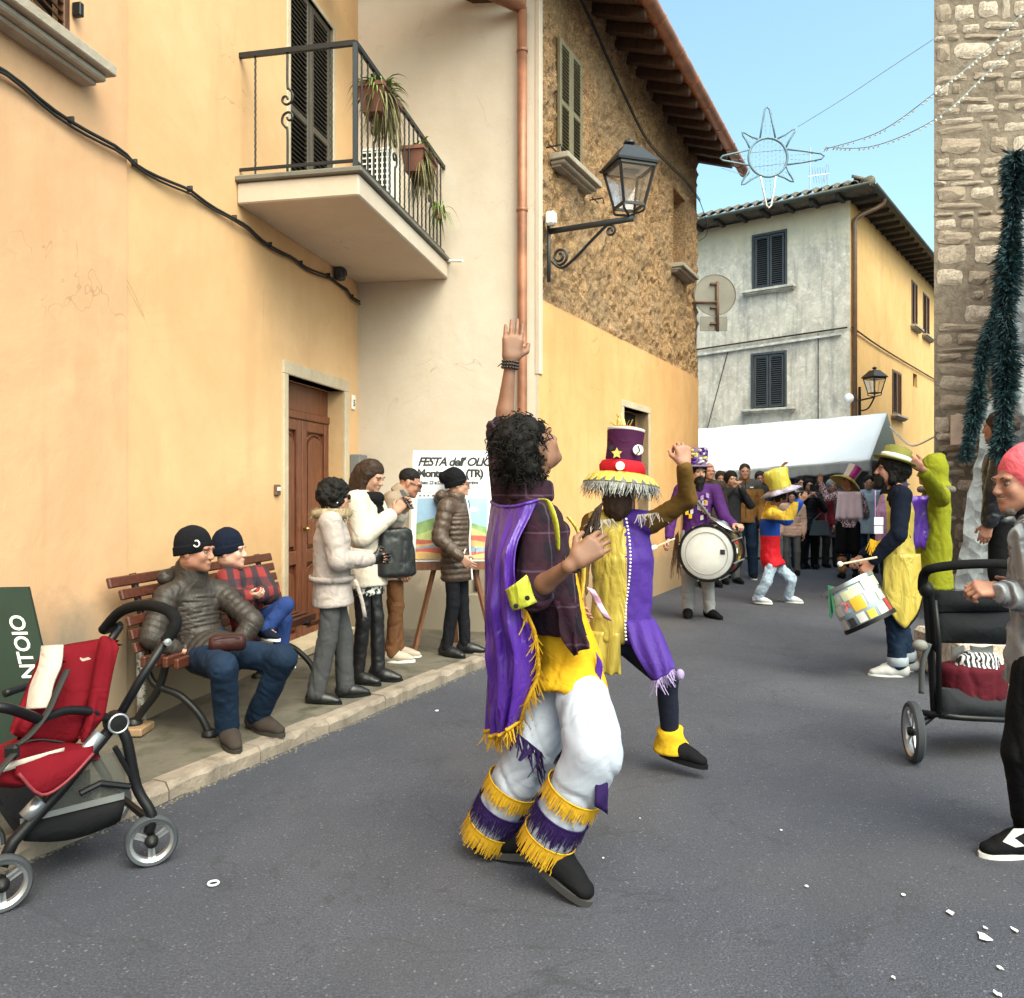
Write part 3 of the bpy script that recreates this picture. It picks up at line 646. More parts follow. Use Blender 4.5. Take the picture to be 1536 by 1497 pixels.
for i, hh in enumerate(wl):
    c = fh_c + dL*(hh[0]+hh[1])/2
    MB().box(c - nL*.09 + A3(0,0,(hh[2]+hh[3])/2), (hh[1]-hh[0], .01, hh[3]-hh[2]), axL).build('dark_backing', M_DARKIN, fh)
    shutter('shutter', fh, fh_c, dL, nL, hh[0]+.02, hh[1]-.02, hh[2]+.02, hh[3]-.02, M_SHN, 2, .0, 0, .055, .01, .05)
    fm = MB()
    for (s0, s1, z0, z1) in ((hh[0]-.05, hh[0], hh[2], hh[3]), (hh[1], hh[1]+.05, hh[2], hh[3]), (hh[0]-.05, hh[1]+.05, hh[3], hh[3]+.06)): fm.box(fh_c + dL*(s0+s1)/2 + A3(0,0,(z0+z1)/2) + nL*.012, (s1-s0, .05, z1-z0), axL)
    fm.build('window_frame', M_SHN, fh); sill(fh, fh_c, dL, nL, hh[0]-.28, hh[1]+.28, hh[2]-.14, hh[2]-.02, .20, paint('pale_sill', (.52,.49,.44), .8, .3))
for i, hh in enumerate(wr):
    c = fh_c + dR*(hh[0]+hh[1])/2
    MB().box(c - nR*.11 + A3(0,0,(hh[2]+hh[3])/2), (hh[1]-hh[0], .01, hh[3]-hh[2]), axR).build('dark_backing', M_DARKIN, fh)
    if i < 3:
        shutter('shutter', fh, fh_c, dR, nR, hh[0]+.02, hh[1]-.02, hh[2]+.02, hh[3]-.02, M_SHB, 2, -.0, 0, .055, .01, .06); sill(fh, fh_c, dR, nR, hh[0]-.15, hh[1]+.15, hh[2]-.13, hh[2]-.01, .18)
# eaves and hipped roof
ov = .62; ez = WZ + .12
cn = fh_c + (nL + nR)*ov; eL = fh_c + dL*16 + nL*ov; eR = fh_c + dR*16 + nR*ov; bk = fh_c + dL*5.5 + dR*6 + A3(0,0,ez+2.0)
rm = MB(); z_ = A3(0,0,ez); r2 = fh_c + dR*10 + dL*5.5 + A3(0,0,ez+2.0); el2 = fh_c + dL*16 + dR*16
rm.add([cn+z_, eL+z_, bk, eR+z_, r2, el2+z_], [(0,2,1), (0,3,4,2), (1,2,4,5), (3,5,4)])
rm.add([cn+z_-A3(0,0,.05), fh_c+z_-A3(0,0,.05), fh_c+dL*16+z_-A3(0,0,.05), eL+z_-A3(0,0,.05), fh_c+dR*16+z_-A3(0,0,.05), eR+z_-A3(0,0,.05)], [(0,3,2,1),(0,1,4,5)])
rm.add([cn+z_, eL+z_, eL+z_-A3(0,0,.05), cn+z_-A3(0,0,.05), eR+z_, eR+z_-A3(0,0,.05)], [(0,1,2,3),(0,3,5,4)])
froof = rm.build('roof', M_TILEG, fh); bl_ = WLOC[froof]
me_t3 = me_t2.copy(); me_t3.materials.clear(); me_t3.materials.append(M_TILEG)
for (a, b, nn, cnt) in ((cn, cn + dL*11.6, nL, 46), (cn, eR, nR, 64)):
    ang = math.atan2(-nn[0], nn[1])
    for i in range(cnt):
        p = a + (b-a)*(i+.5)/cnt + A3(0,0,ez+.01) + nn*.03; o = bpy.data.objects.new('roof_tile', me_t3); COL.objects.link(o); o.parent = froof; o.location = p - bl_; o.rotation_euler = (0,0,ang); o.scale = (1.35,1.1,1.5)
m = MB(); hipd = nrm(bk - (cn+z_))
for i in range(10): m.lathe([(.13,0),(.11,.4)], cn + z_ + hipd*(i*.38) + A3(0,0,.02), hipd, 8)
m.build('hip_tiles', M_TILEG, froof, True)
M_RAFD = paint('dark_grey_rafter', (.045,.043,.042), .8)
for (d, nn, cnt) in ((dL, nL, 14), (dR, nR, 22)):
    for i in range(cnt):
        c = fh_c + d*(.15 + i*.62); MB().box(c + nn*(ov/2-.03) + A3(0,0,ez-.11), (.09, ov, .11), [d, nn, A3(0,0,1)]).build('rafter', M_RAFD, fh)
M_GUTD = paint('dark_green_gutter', (.05,.058,.055), .5)
for (a, b, nn) in ((cn, eL, nL), (cn, eR, nR)):
    m = MB(); m.sheet([[q + nn*(.06+.075*math.cos(math.pi + math.pi*k/8)) + A3(0,0,ez-.03+.075*math.sin(math.pi + math.pi*k/8)) for k in range(9)] for q in (a, b)], .005); m.build('gutter', M_GUTD, fh, True)
m = MB(); s0 = fh_c + dR*.5; m.tube(spline([s0 + nR*(ov+.05) + A3(0,0,ez-.08), s0 + nR*(ov-.05) + A3(0,0,ez-.25), fh_c + dR*.15 + nR*.12 + A3(0,0,ez-.55), fh_c + dR*.12 + nR*.08 + A3(0,0,ez-.9)], 6) + [fh_c + dR*.12 + nR*.08 + A3(0,0,.1)], .06, 10); m.build('downpipe', M_BRPIPE, fh, True)
m = MB()
m.tube(spline([fh_c + dL*11 + nL*.05 + A3(0,0,5.0), fh_c + dL*5 + nL*.05 + A3(0,0,5.25), fh_c + dL*.05 + nL*.05 + A3(0,0,5.42), ], 8), .022, 5); m.tube(spline([fh_c + nR*.05 + A3(0,0,5.42), fh_c + dR*4 + nR*.05 + A3(0,0,5.32), fh_c + dR*15 + nR*.05 + A3(0,0,5.3)], 8), .022, 5)
m.tube([fh_c + dL*.75 + nL*.04 + A3(0,0,5.35), fh_c + dL*.75 + nL*.04 + A3(0,0,3.2)], .012, 5); m.tube([fh_c + dL*3.1 + nL*.04 + A3(0,0,5.2), fh_c + dL*3.9 + nL*.04 + A3(0,0,2.4)], .012, 5)
m.build('wall_cable', M_CABLE, fh)
m = MB(); m.bar(fh_c + dL*.2 + nL*.03 + A3(0,0,5.28), fh_c + dL*11 + nL*.03 + A3(0,0,4.86), .10, .06); m.build('string_course', paint('pale_course', (.55,.53,.5), .9, .3), fh)
# ---------------------------------------------------------------- antenna on far roof
an = thing('antenna', tuple(P(1215, 270, 21.5)), 'thin television antenna standing on the far tiled roof', 'antenna')
p = P(1215, 275, 21.5); m = MB(); m.tube([p - A3(0,0,.6), p + A3(0,0,.95)], .022, 6); m.build('mast', M_STEEL, an)
m = MB(); q = p + A3(0,0,.18); m.tube([q + A3(-.05,0,0), q + A3(.5,0,.08)], .014, 5)
for i in range(6):
    c = q + A3(.08 + i*.07, 0, .02); m.tube([c + A3(.03,0,-.2), c + A3(-.03,0,.22)], .009, 4)
m.tube([q + A3(.45,0,-.25), q + A3(.5,0,.3)], .009, 4); m.tube([q + A3(.3,0,-.3), q + A3(.45,0,.34)], .009, 4); m.build('elements', M_STEEL, an)
# ---------------------------------------------------------------- stone tower on the right
tw_o = P(1401, 735, 9.5); tw_o[2] = 0; uT = nrm(A3(1, -.13, 0)); nT = A3(uT[1], -uT[0], 0); HT = 7.7
tw = thing('stone_tower', tuple(tw_o), 'tall tower of rough beige rubble stone at the street corner', 'tower')
side = A3(.603, .798, 0); mb = MB(); z9 = A3(0,0,HT)
mb.add([tw_o, tw_o+uT*5, tw_o+uT*5+z9, tw_o+z9, tw_o+side*14, tw_o+side*14+z9, tw_o+uT*5+side*14, tw_o+uT*5+side*14+z9], [(0,1,2,3),(4,0,3,5),(1,6,7,2),(3,2,7,5)]); mb.build('mortar_core', M_MORT, tw)
def stone_mesh(k):
    r_ = random.Random(k); nx, nz_ = 5, 4; V = []
    for i in range(nx):
        for j in range(nz_):
            a = i/(nx-1)*2-1; b = j/(nz_-1)*2-1; ed = max(abs(a), abs(b))
            cr = 1 - .12*(abs(a)*abs(b))**1.5 - r_.uniform(0, .14)*(ed > .9)
            V.append((a*.5*cr, -(.55 + r_.uniform(-.15,.2) if ed < .9 else r_.uniform(.05,.18)), b*.5*cr + r_.uniform(-.06,.06)))
    Fc = [(i*nz_+j, (i+1)*nz_+j, (i+1)*nz_+j+1, i*nz_+j+1) for i in range(nx-1) for j in range(nz_-1)]
    ring = [i*nz_ for i in range(nx)] + [(nx-1)*nz_+j for j in range(1, nz_)] + [i*nz_+nz_-1 for i in range(nx-2, -1, -1)] + [j for j in range(nz_-2, 0, -1)]
    o0 = len(V)
    for q in ring: V.append((V[q][0], .6, V[q][2]))
    L_ = len(ring); Fc += [(ring[i], o0+i, o0+(i+1) % L_, ring[(i+1) % L_]) for i in range(L_)]
    return V, Fc
smesh = []
for k in range(9):
    V, Fc = stone_mesh(k); me = bpy.data.meshes.new('stone'); me.from_pydata(V, [], Fc); me.materials.append(M_STONE); smesh.append((me, V, Fc))
rz = math.atan2(uT[1], uT[0]); cnt = 0; rest = MB(); z = 0.02
rr = random.Random(5)
while z < HT - .05:
    hgt = rr.choice([.06, .08, .10, .12, .15, .18, .21, .09, .24]); x = rr.uniform(-.02, .02); first = True
    while x < 4.9:
        wd = rr.uniform(.10, .46)*(1.3 if first else 1); first = False
        hh = hgt*rr.uniform(.70, 1.04); ww = min(wd*rr.uniform(.82,.97), 4.98-x)
        if rr.random() > .07:
            c = tw_o + uT*(x + wd/2) + A3(0,0,z + hgt/2 + rr.uniform(-.012,.012)); k = rr.randrange(9); dpt = rr.uniform(.018,.050)
            if x < 1.55 and z < 7.6 and cnt < 300:
                o = bpy.data.objects.new('stone', smesh[k][0]); COL.objects.link(o); o.parent = tw; o.location = c - tw_o; o.rotation_euler = (0, rr.uniform(-.11,.11), rz); o.scale = (ww, dpt, hh); cnt += 1
            else:
                rest.add([c + uT*v[0]*ww - nT*v[1]*dpt*1 + A3(0,0,v[2]*hh) for v in smesh[k][1]], smesh[k][2])
        x += wd + .012
    z += hgt + .012
o = rest.build('stonework', M_STONE, tw); o['kind'] = 'stuff'
pb = MB(); pb.box(P(1437, 645, 9.30), (.16, .03, .34), [uT, nT, A3(0,0,1)], .004); pb.build('wall_plaque', paint('pinkish_plaque', (.55,.40,.32), .7), tw)


# dirt and grit gathered along the kerb
m = MB(); gg = random.Random(9)
for i in range(900):
    t_ = gg.random(); q = kA + (kB-kA)*t_ + nk*(.005 + abs(gg.gauss(0,.018))); r_ = gg.uniform(.003,.010)
    m.add([q + A3(r_,0,.0), q + A3(-r_*.6,r_*.8,.0), q + A3(-r_*.5,-r_*.9,0), q + A3(gg.uniform(-.3,.3)*r_,0,r_*.9)], [(0,1,3),(1,2,3),(2,0,3)])
gv = m.build('gravel', paint('kerb_grit', (.12,.105,.085), .95, .5, 40), None); tag(gv, 'fine grit and dry leaves gathered along the kerb', None, None, 'stuff')
# ---------------------------------------------------------------- implicit-surface modelling for figures and clothes
class Fld:
    def __init__(s, res): s.res = res; s.p = []
    def cone(s, a, b, ra, rb, k=.02, quilt=None, neg=False, flat=None):
        s.p.append(('c', A3(a), A3(b), ra, rb, k, quilt, neg, flat)); return s
    def chain(s, pts, rs, k=.02, **kw):
        for i in range(len(pts)-1): s.cone(pts[i], pts[i+1], rs[i], rs[i+1], k, **kw)
        return s
    def econ(s, a, b, r0, r1, right, k=.03, cap=.03, quilt=None, neg=False):
        s.p.append(('e', A3(a), A3(b), r0, r1, k, quilt, neg, (A3(right), cap))); return s
    def ell(s, c, r, ax=None, k=.02, neg=False):
        s.p.append(('b', A3(c), A3(c), A3(r) if hasattr(r, '__len__') else A3(r,r,r), np.eye(3) if ax is None else np.array(ax), k, None, neg, None)); return s
    def mesh(s, disp=None):
        res = s.res; bb = []
        for q in s.p:
            if q[0] == 'c': r_ = max(q[3], q[4])*(1 if not q[8] else 1.05) + (q[6][1] if q[6] else 0)
            elif q[0] == 'e': r_ = max(*q[3], *q[4]) + (q[6][1] if q[6] else 0)
            else: r_ = q[3].max()
            m = r_ + q[5] + 2*res; bb.append((np.minimum(q[1], q[2]) - m, np.maximum(q[1], q[2]) + m))
        lo = np.min([b[0] for b, q in zip(bb, s.p) if not q[7]], 0); hi = np.max([b[1] for b, q in zip(bb, s.p) if not q[7]], 0)
        n = np.ceil((hi - lo)/res).astype(int) + 2; Fd = np.full(n, 1.0, np.float32)
        ax = [(lo[i] + np.arange(n[i])*res).astype(np.float32) for i in range(3)]
        for q, (b0, b1) in zip(s.p, bb):
            i0 = np.clip(np.floor((b0-lo)/res).astype(int), 0, n); i1 = np.clip(np.ceil((b1-lo)/res).astype(int)+1, 0, n)
            if np.any(i1 <= i0): continue
            X = ax[0][i0[0]:i1[0], None, None]; Y = ax[1][None, i0[1]:i1[1], None]; Zz = ax[2][None, None, i0[2]:i1[2]]
            if q[0] == 'b':
                d = [X-q[1][0], Y-q[1][1], Zz-q[1][2]]; A_ = q[4]; e = 0
                for i in range(3): e = e + ((A_[i,0]*d[0] + A_[i,1]*d[1] + A_[i,2]*d[2])/q[3][i])**2
                dist = (np.sqrt(e) - 1)*q[3].min()
            else:
                a, b = q[1], q[2]; ba = b - a; L2 = max(ba @ ba, 1e-9)
                dx, dy, dz = X-a[0], Y-a[1], Zz-a[2]; t = np.clip((dx*ba[0] + dy*ba[1] + dz*ba[2])/L2, 0, 1)
                qx, qy, qz = dx - t*ba[0], dy - t*ba[1], dz - t*ba[2]
                qu = 0
                if q[6]: nq, am = q[6][:2]; qu = am*(np.abs(np.sin(np.pi*nq*t)) - .6)
                if q[0] == 'c':
                    if q[8]:
                        fa, fk = q[8]; cm = qx*fa[0] + qy*fa[1] + qz*fa[2]; g = cm*(1/fk - 1); qx = qx + fa[0]*g; qy = qy + fa[1]*g; qz = qz + fa[2]*g
                    dist = np.sqrt(qx*qx + qy*qy + qz*qz) - (q[3] + (q[4]-q[3])*t + qu)
                else:
                    al = ba/math.sqrt(L2); rt = nrm(q[8][0] - al*(q[8][0] @ al)); fw = np.cross(al, rt)
                    rx = q[3][0] + (q[4][0]-q[3][0])*t + qu; ry = q[3][1] + (q[4][1]-q[3][1])*t + qu; cp = q[8][1]
                    u = (qx*rt[0] + qy*rt[1] + qz*rt[2])/rx; v = (qx*fw[0] + qy*fw[1] + qz*fw[2])/ry; w_ = qx*al[0] + qy*al[1] + qz*al[2]
                    dr_ = (np.sqrt(u*u + v*v) - 1)*np.minimum(rx, ry)
                    dist = np.where(np.abs(w_) < 1e-6, dr_, np.sqrt(np.maximum(dr_ + cp, 0)**2 + w_*w_) - cp)
            sl = tuple(slice(i0[i], i1[i]) for i in range(3)); cur = Fd[sl]; k = q[5]; dist = dist.astype(np.float32)
            if q[7]: hh = np.clip(.5 - .5*(cur + dist)/k, 0, 1); Fd[sl] = cur + (-dist - cur)*hh + k*hh*(1-hh)
            else: hh = np.clip(.5 + .5*(cur - dist)/k, 0, 1); Fd[sl] = cur + (dist - cur)*hh - k*hh*(1-hh)
        V, Fq = surfnet(Fd, lo, res)
        if disp is not None and len(V): V = V + vnorm(V, Fq)*disp(V)[:, None]
        return V, Fq
def vnorm(V, Fq):
    n = np.cross(V[Fq[:,2]] - V[Fq[:,0]], V[Fq[:,3]] - V[Fq[:,1]]); N = np.zeros_like(V)
    for i in range(4): np.add.at(N, Fq[:,i], n)
    return N/np.maximum(np.linalg.norm(N, axis=1, keepdims=True), 1e-12)
def surfnet(Fd, lo, res):
    s = Fd < 0; n = np.array(Fd.shape)
    c = np.zeros(n-1, np.int8)
    for i in (0,1):
        for j in (0,1):
            for k in (0,1): c += s[i:n[0]-1+i, j:n[1]-1+j, k:n[2]-1+k]
    act = (c > 0) & (c < 8); I = np.argwhere(act); idx = np.full(act.shape, -1, np.int64); idx[act] = np.arange(len(I))
    cv = np.stack([Fd[I[:,0]+((b >> 2) & 1), I[:,1]+((b >> 1) & 1), I[:,2]+(b & 1)] for b in range(8)], 1).astype(float)
    acc = np.zeros((len(I), 3)); cnt = np.zeros(len(I))
    for a in range(8):
        for bit in (4, 2, 1):
            if a & bit: continue
            b = a | bit; va, vb = cv[:,a], cv[:,b]; m = (va < 0) != (vb < 0); t = np.where(m, va/np.where(va == vb, 1, va - vb), 0)
            p = np.array([(a >> 2) & 1, (a >> 1) & 1, a & 1], float); e = np.array([bit == 4, bit == 2, bit == 1], float)
            acc += m[:,None]*(p + t[:,None]*e); cnt += m
    V = lo + (I + acc/np.maximum(cnt, 1)[:,None])*res
    Fs = []
    for d in range(3):
        e1, e2 = [(1,2),(2,0),(0,1)][d]
        sl0 = [slice(None)]*3; sl1 = [slice(None)]*3; sl0[d] = slice(0, n[d]-1); sl1[d] = slice(1, n[d])
        A_ = s[tuple(sl0)]; B_ = s[tuple(sl1)]; E = np.argwhere(A_ != B_)
        E = E[(E[:,e1] > 0) & (E[:,e2] > 0) & (E[:,e1] < n[e1]-1) & (E[:,e2] < n[e2]-1)]
        if not len(E): continue
        def cell(o1, o2):
            q = E.copy(); q[:,e1] -= o1; q[:,e2] -= o2; return idx[q[:,0], q[:,1], q[:,2]]
        q = np.stack([cell(1,1), cell(0,1), cell(0,0), cell(1,0)], 1); ins = A_[E[:,0], E[:,1], E[:,2]]; q[~ins] = q[~ins][:, ::-1]; Fs.append(q)
    return V, np.concatenate(Fs)
def join(*ms):
    V = []; Fq = []; o = 0
    for v, f in ms: V.append(v); Fq.append(f + o); o += len(v)
    return np.concatenate(V), np.concatenate(Fq)
def folds(amp, sc=(9,9,4), o=3, seed=0):
    sc = A3(sc)
    def f(V):
        q = V*sc + seed*7.7; n = fbm(q + .35*np.stack([fbm(q*.7 + 3, 2), fbm(q*.7 + 9, 2), fbm(q*.7 + 15, 2)], 1), 2); n2 = fbm(q*1.9 + 40, 2)
        return amp*(.55*n - .9*np.exp(-(n/.16)**2) - .45*np.exp(-(n2/.16)**2) + .25)
    return f
# ---------------------------------------------------------------- skeleton
DEF = dict(head=(0,.012,.93), neck=(0,-.008,.850), chest=(0,.0,.735), waist=(0,.0,.625), pelvis=(0,0,.535),
  shR=(.108,-.005,.812), elR=(.135,-.02,.635), wrR=(.135,.03,.49), shL=(-.108,-.005,.812), elL=(-.135,-.02,.635), wrL=(-.135,.03,.49),
  hipR=(.052,0,.52), knR=(.058,.012,.285), anR=(.058,-.012,.048), toR=(.072,.095,.012), hipL=(-.052,0,.52), knL=(-.058,.012,.285), anL=(-.058,-.012,.048), toL=(-.072,.095,.012))
class Pers: pass
def pose(base, yaw, h, world=None, **ov):
    p = Pers(); p.h = h; p.base = A3(base); a = R(yaw); p.f = A3(math.sin(a), math.cos(a), 0); p.r = A3(math.cos(a), -math.sin(a), 0); p.u = A3(0,0,1)
    p.J = {}
    for k, v in {**DEF, **{q: w_ for q, w_ in ov.items() if q in DEF}}.items(): p.J[k] = p.base + h*(p.r*v[0] + p.f*v[1] + p.u*v[2])
    for k, v in (world or {}).items(): p.J[k] = A3(v)
    hy = R(ov.get('hyaw', yaw)); hp = R(ov.get('hpitch', 0)); f0 = A3(math.sin(hy), math.cos(hy), 0); hr = A3(math.cos(hy), -math.sin(hy), 0)
    p.hf = f0*math.cos(hp) + p.u*math.sin(hp); p.hu = np.cross(hr, p.hf); ro = R(ov.get('hroll', 0)); p.hr = hr*math.cos(ro) - p.hu*math.sin(ro); p.hu = np.cross(p.hr, p.hf)
    p.hands = {}
    for s_ in 'RL':
        d = nrm(p.J['wr'+s_] - p.J['el'+s_]); p.hands[s_] = [d, None, .35]
    p.ts = nrm(p.J['shR'] - p.J['shL']); p.ps = nrm(p.J['hipR'] - p.J['hipL'])
    p.hs = h/1.72*ov.get('hsc', 1.0)
    return p
def HL(p, x, y, z): return p.J['head'] + p.hs*(p.hr*x + p.hf*y + p.hu*z)
def hax(p): return [p.hr, p.hf, p.hu]
def head_fld(p, res, old=False):
    F = Fld(res); s = p.hs; ax = hax(p)
    def E(x, y, z, a, b, c, k=.02, neg=False): F.ell(HL(p, x, y, z), (a*s, b*s, c*s), ax, k*s, neg)
    E(0,-.018,.035, .074,.094,.083); E(0,.022,-.028, .060,.066,.082, .03); E(0,.055,-.082, .036,.034,.030, .025); E(0,.075,-.098, .018,.016,.015, .015)
    for q in (-1, 1):
        E(q*.034,.066,-.028, .022,.020,.024, .02); E(q*.030,.083,.022, .026,.012,.010, .014); E(q*.076,-.008,-.008, .010,.020,.031, .008)
        E(q*.048,.0,-.062, .018,.035,.025, .025)
    F.cone(HL(p,0,.088,.008), HL(p,0,.106,-.030), .0085*s, .0112*s, .012*s); E(0,.097,-.035, .017,.013,.009, .008)
    E(0,.086,-.058, .024,.013,.0065, .006); E(0,.084,-.069, .020,.012,.007, .006)
    for q in (-1, 1): E(q*.031,.100,.0, .015,.013,.0075, .010, True)
    F.cone(HL(p,0,-.030,-.06), p.J['neck'] - p.hu*.0, .052*s, .058*s, .03*s)
    return F
def hand_fld(F, w, d, nml, side, s, curl=.35, spread=.0, thumb=.5):
    d = nrm(d); nml = nrm(nml - d*(nml @ d)); th = np.cross(d, nml)*(1 if side == 'R' else -1); w = A3(w)
    off = (.030, .010, -.011, -.031); Ls = (.076, .084, .078, .060)
    F.cone(w - d*.022*s, w + d*.012*s, .026*s, .025*s, .02*s, flat=(nml, .75))
    for i in range(4):
        b0 = w + (d*.088 + th*off[i])*s - (d*.008*s if i in (0,3) else 0)
        F.cone(w + (d*.015 + th*off[i]*.6)*s, b0, .0165*s, .0125*s, .014*s)
        q = b0; a = 0.0; c = curl if not hasattr(curl, '__len__') else curl[i]
        dd = nrm(d + th*spread*(1.2 - i*.8)*.4)
        for g, (fr, an) in enumerate(((.46, 62), (.31, 78), (.23, 55))):
            a += R(an)*c; nd = dd*math.cos(a) + nml*math.sin(a); e = q + nd*Ls[i]*fr*s
            F.cone(q, e, (.0092-.001*g)*s, (.0085-.001*g)*s, .003*s); q = e
    b0 = w + (d*.022 + th*.024)*s; t1 = nrm(d*.62 + th*(.45+.5*thumb) + nml*.35); m = b0 + t1*.046*s; t2 = nrm(d*.85 + th*.25*thumb + nml*.35*(1+curl if not hasattr(curl,'__len__') else 1))
    F.cone(b0, m, .0155*s, .011*s, .012*s); F.cone(m, m + t2*.034*s, .0108*s, .0085*s, .006*s)
def person(p, label, res=.012, skin=None, hres=None, group=None, name='person'):
    root = thing(name, tuple(p.base), label, 'person', group); p.root = root; p.res = res; J = p.J; h = p.h/1.72; p.k = h
    F = Fld(res*1.25)
    F.econ(J['neck']*.25 + J['chest']*.75 + p.u*.02, J['chest'], (.125*h,.082*h), (.13*h,.09*h), p.ts, .01, .05); F.econ(J['chest'], J['waist'], (.13*h,.09*h), (.115*h,.08*h), p.ts, .01, .05); F.econ(J['waist'], J['pelvis'], (.115*h,.08*h), (.125*h,.09*h), p.ps, .01, .06)
    F.cone(J['neck'] - p.u*.03, J['neck'] + (J['head']-J['neck'])*.3, .058*h, .052*h, .03)
    for s_ in 'RL':
        F.cone(J['neck'] - p.u*.03, J['sh'+s_], .05*h, .05*h, .04)
        F.cone(J['sh'+s_], J['el'+s_], .043*h, .034*h, .03); m = J['el'+s_]*.7 + J['wr'+s_]*.3; F.cone(J['el'+s_], m, .033*h, .0355*h, .012); F.cone(m, J['wr'+s_] - nrm(J['wr'+s_]-J['el'+s_])*.02, .0355*h, .023*h, .012)
        F.cone(J['hip'+s_], J['kn'+s_], .062*h, .042*h, .03); m = J['kn'+s_]*.65 + J['an'+s_]*.35; F.cone(J['kn'+s_], m, .040*h, .041*h, .02); F.cone(m, J['an'+s_], .041*h, .028*h, .02)
        F.cone(J['an'+s_], J['an'+s_]*.35 + J['to'+s_]*.65, .026*h, .016*h, .02)
    parts = [F.mesh(), head_fld(p, hres or res*.5).mesh()]
    for s_ in 'RL':
        d, nm, c = p.hands[s_][:3]
        if nm is None: nm = -p.r if s_ == 'R' else p.r
        FH = Fld(max(.0036, res*.42)); hand_fld(FH, J['wr'+s_], d, A3(nm), s_, h*1.03, c, *(p.hands[s_][3:])); parts.append(FH.mesh())
    V, Fq = join(*parts); p.skin = skin or SKIN
    p.body = mkobj('body', V, Fq.tolist(), p.skin, root, True)
    em = MB(); 
    for q in (-1, 1): em.ball(HL(p, q*.031, .077, .0), .0120*p.hs, 10, 8)
    em.build('eyes', M_EYEW, root, True)
    em = MB()
    for q in (-1, 1): em.ball(HL(p, q*.031, .0845, .0), .0062*p.hs, 8, 6)
    em.build('irises', M_EYE, root, True)
    if res <= .016:
        em = MB()
        for q in (-1, 1): em.tube([HL(p, q*.013,.0935,.019), HL(p, q*.032,.0945,.025), HL(p, q*.050,.082,.020)], [.0015*p.hs, .0026*p.hs, .001*p.hs], 5)
        em.build('eyebrows', M_HAIRD, root, True)
    return root
SKIN = paint('skin_light', (.42, .225, .155), .55, .14, 14, .08, 90, Subsurface_Weight=.08, Subsurface_Radius=(.01,.004,.002))
SKIN_T = paint('skin_tanned', (.215, .100, .060), .55, .16, 14, .08, 90)
SKIN_R = paint('skin_ruddy', (.36, .165, .11), .55, .18, 14, .1, 90)
M_EYE = paint('dark_eye', (.045,.028,.02), .2); M_EYEW = paint('eye_white', (.17,.13,.115), .4); M_HAIRD = paint('dark_hair', (.007,.006,.0055), .7, .4, 40, .9, 60, spec=.2); M_HAIRB = paint('brown_hair', (.030,.015,.009), .65, .4, 40, .9, 60, spec=.25); M_HAIRG = paint('grey_hair', (.25,.24,.23), .6, .3, 40, .8, 60)
# ---------------------------------------------------------------- garments
def put(p, nm, F, mat, disp=None, cf=None, parent=None):
    V, Fq = F.mesh(disp); mi = cf((V[Fq].mean(1))) if cf else None
    return mkobj(nm, V, Fq.tolist(), mat, parent or p.root, True, mi)
def top_fld(p, off=.018, res=None, sleeve=1.0, hem=.0, hemw=1.0, quilt=None, sq=None, body=1.0, wr=1.0, k=.03, armoff=0, belly=0.0, cuts=''):
    """torso + sleeves. hem>0 extends below the pelvis (fraction of thigh)."""
    J = p.J; h = p.k; F = Fld(res or p.res); o = off; b = body
    up = J['neck']*.30 + J['chest']*.70 + p.u*.03
    F.econ(up, J['chest'], (.125*h*b+o,.085*h+o), (.142*h*b+o,.100*h+o+belly*.5), p.ts, .006, .05, (max(1,round(quilt*.35)), .013) if quilt else None)
    F.econ(J['chest'], J['waist'], (.140*h*b+o,.100*h+o+belly*.5), (.128*h*b+o,.092*h+o+belly), p.ts, .006, .02, (max(1,round(quilt*.4)), .013) if quilt else None)
    hm = (J['hipR']+J['hipL'])/2; kn = (J['knR']+J['knL'])/2; e = hm + (kn-hm)*hem if hem > 0 else J['pelvis']*.8 + J['waist']*.2
    e2 = (.150*h*b*hemw+o, .108*h*hemw+o)
    F.econ(J['waist'], J['pelvis'] if hem > 0 else e, (.128*h*b+o,.092*h+o+belly), (.143*h*b+o,.105*h+o+belly*.4), p.ps, .006, .02, (max(1,round(quilt*.3)), .013) if quilt else None)
    if hem > 0: F.econ(J['pelvis'], e, (.143*h*b+o,.105*h+o+belly*.4), e2, p.ps, .006, .012, (max(1, round(quilt*hem)), .013) if quilt else None)
    for s_ in 'RL':
        if s_ in cuts: continue
        q = o + armoff; sh, el, wr_ = J['sh'+s_], J['el'+s_], J['wr'+s_]
        F.cone(J['neck'] - p.u*.035, sh, .050*h+o*.6, .045*h+q*.8, .04)
        if sleeve <= .5: F.cone(sh, sh + (el-sh)*sleeve*2, .045*h+q*.8, .041*h+q*.8, k)
        else:
            q *= .85; F.cone(sh, el, .046*h+q, .038*h+q, .015, (sq or 5, .008) if quilt else None); t = (sleeve-.5)*2
            F.cone(el, el + (wr_-el)*t*.97, .038*h+q, (.029*h+q*.75)*wr, .012, (sq or 5, .007) if quilt else None)
    return F
def collar(F, p, r=.075, hgt=.06, k=.02):
    h = p.k; d = nrm(p.J['head'] - p.J['neck']); c = p.J['neck'] - d*.01
    F.econ(c, c + d*hgt*h, (r*h, r*h), (r*.95*h, r*.95*h), p.ts, k, .015)
def trou_fld(p, rt=.088, rk=.068, ra=.055, res=None, k=.02, to=1.0, top=0.0):
    J = p.J; h = p.k; F = Fld(res or p.res)
    F.econ(J['pelvis'] + p.u*(.05+top)*h, (J['hipR']+J['hipL'])/2, (.142*h,.105*h), (.138*h,.104*h), p.ps, .02, .03)
    for s_ in 'RL':
        a = J['an'+s_]; kn = J['kn'+s_]; F.cone(J['hip'+s_], kn, rt*h, rk*h, k); F.cone(kn, kn + (a-kn)*to, rk*h, ra*h, k)
    return F
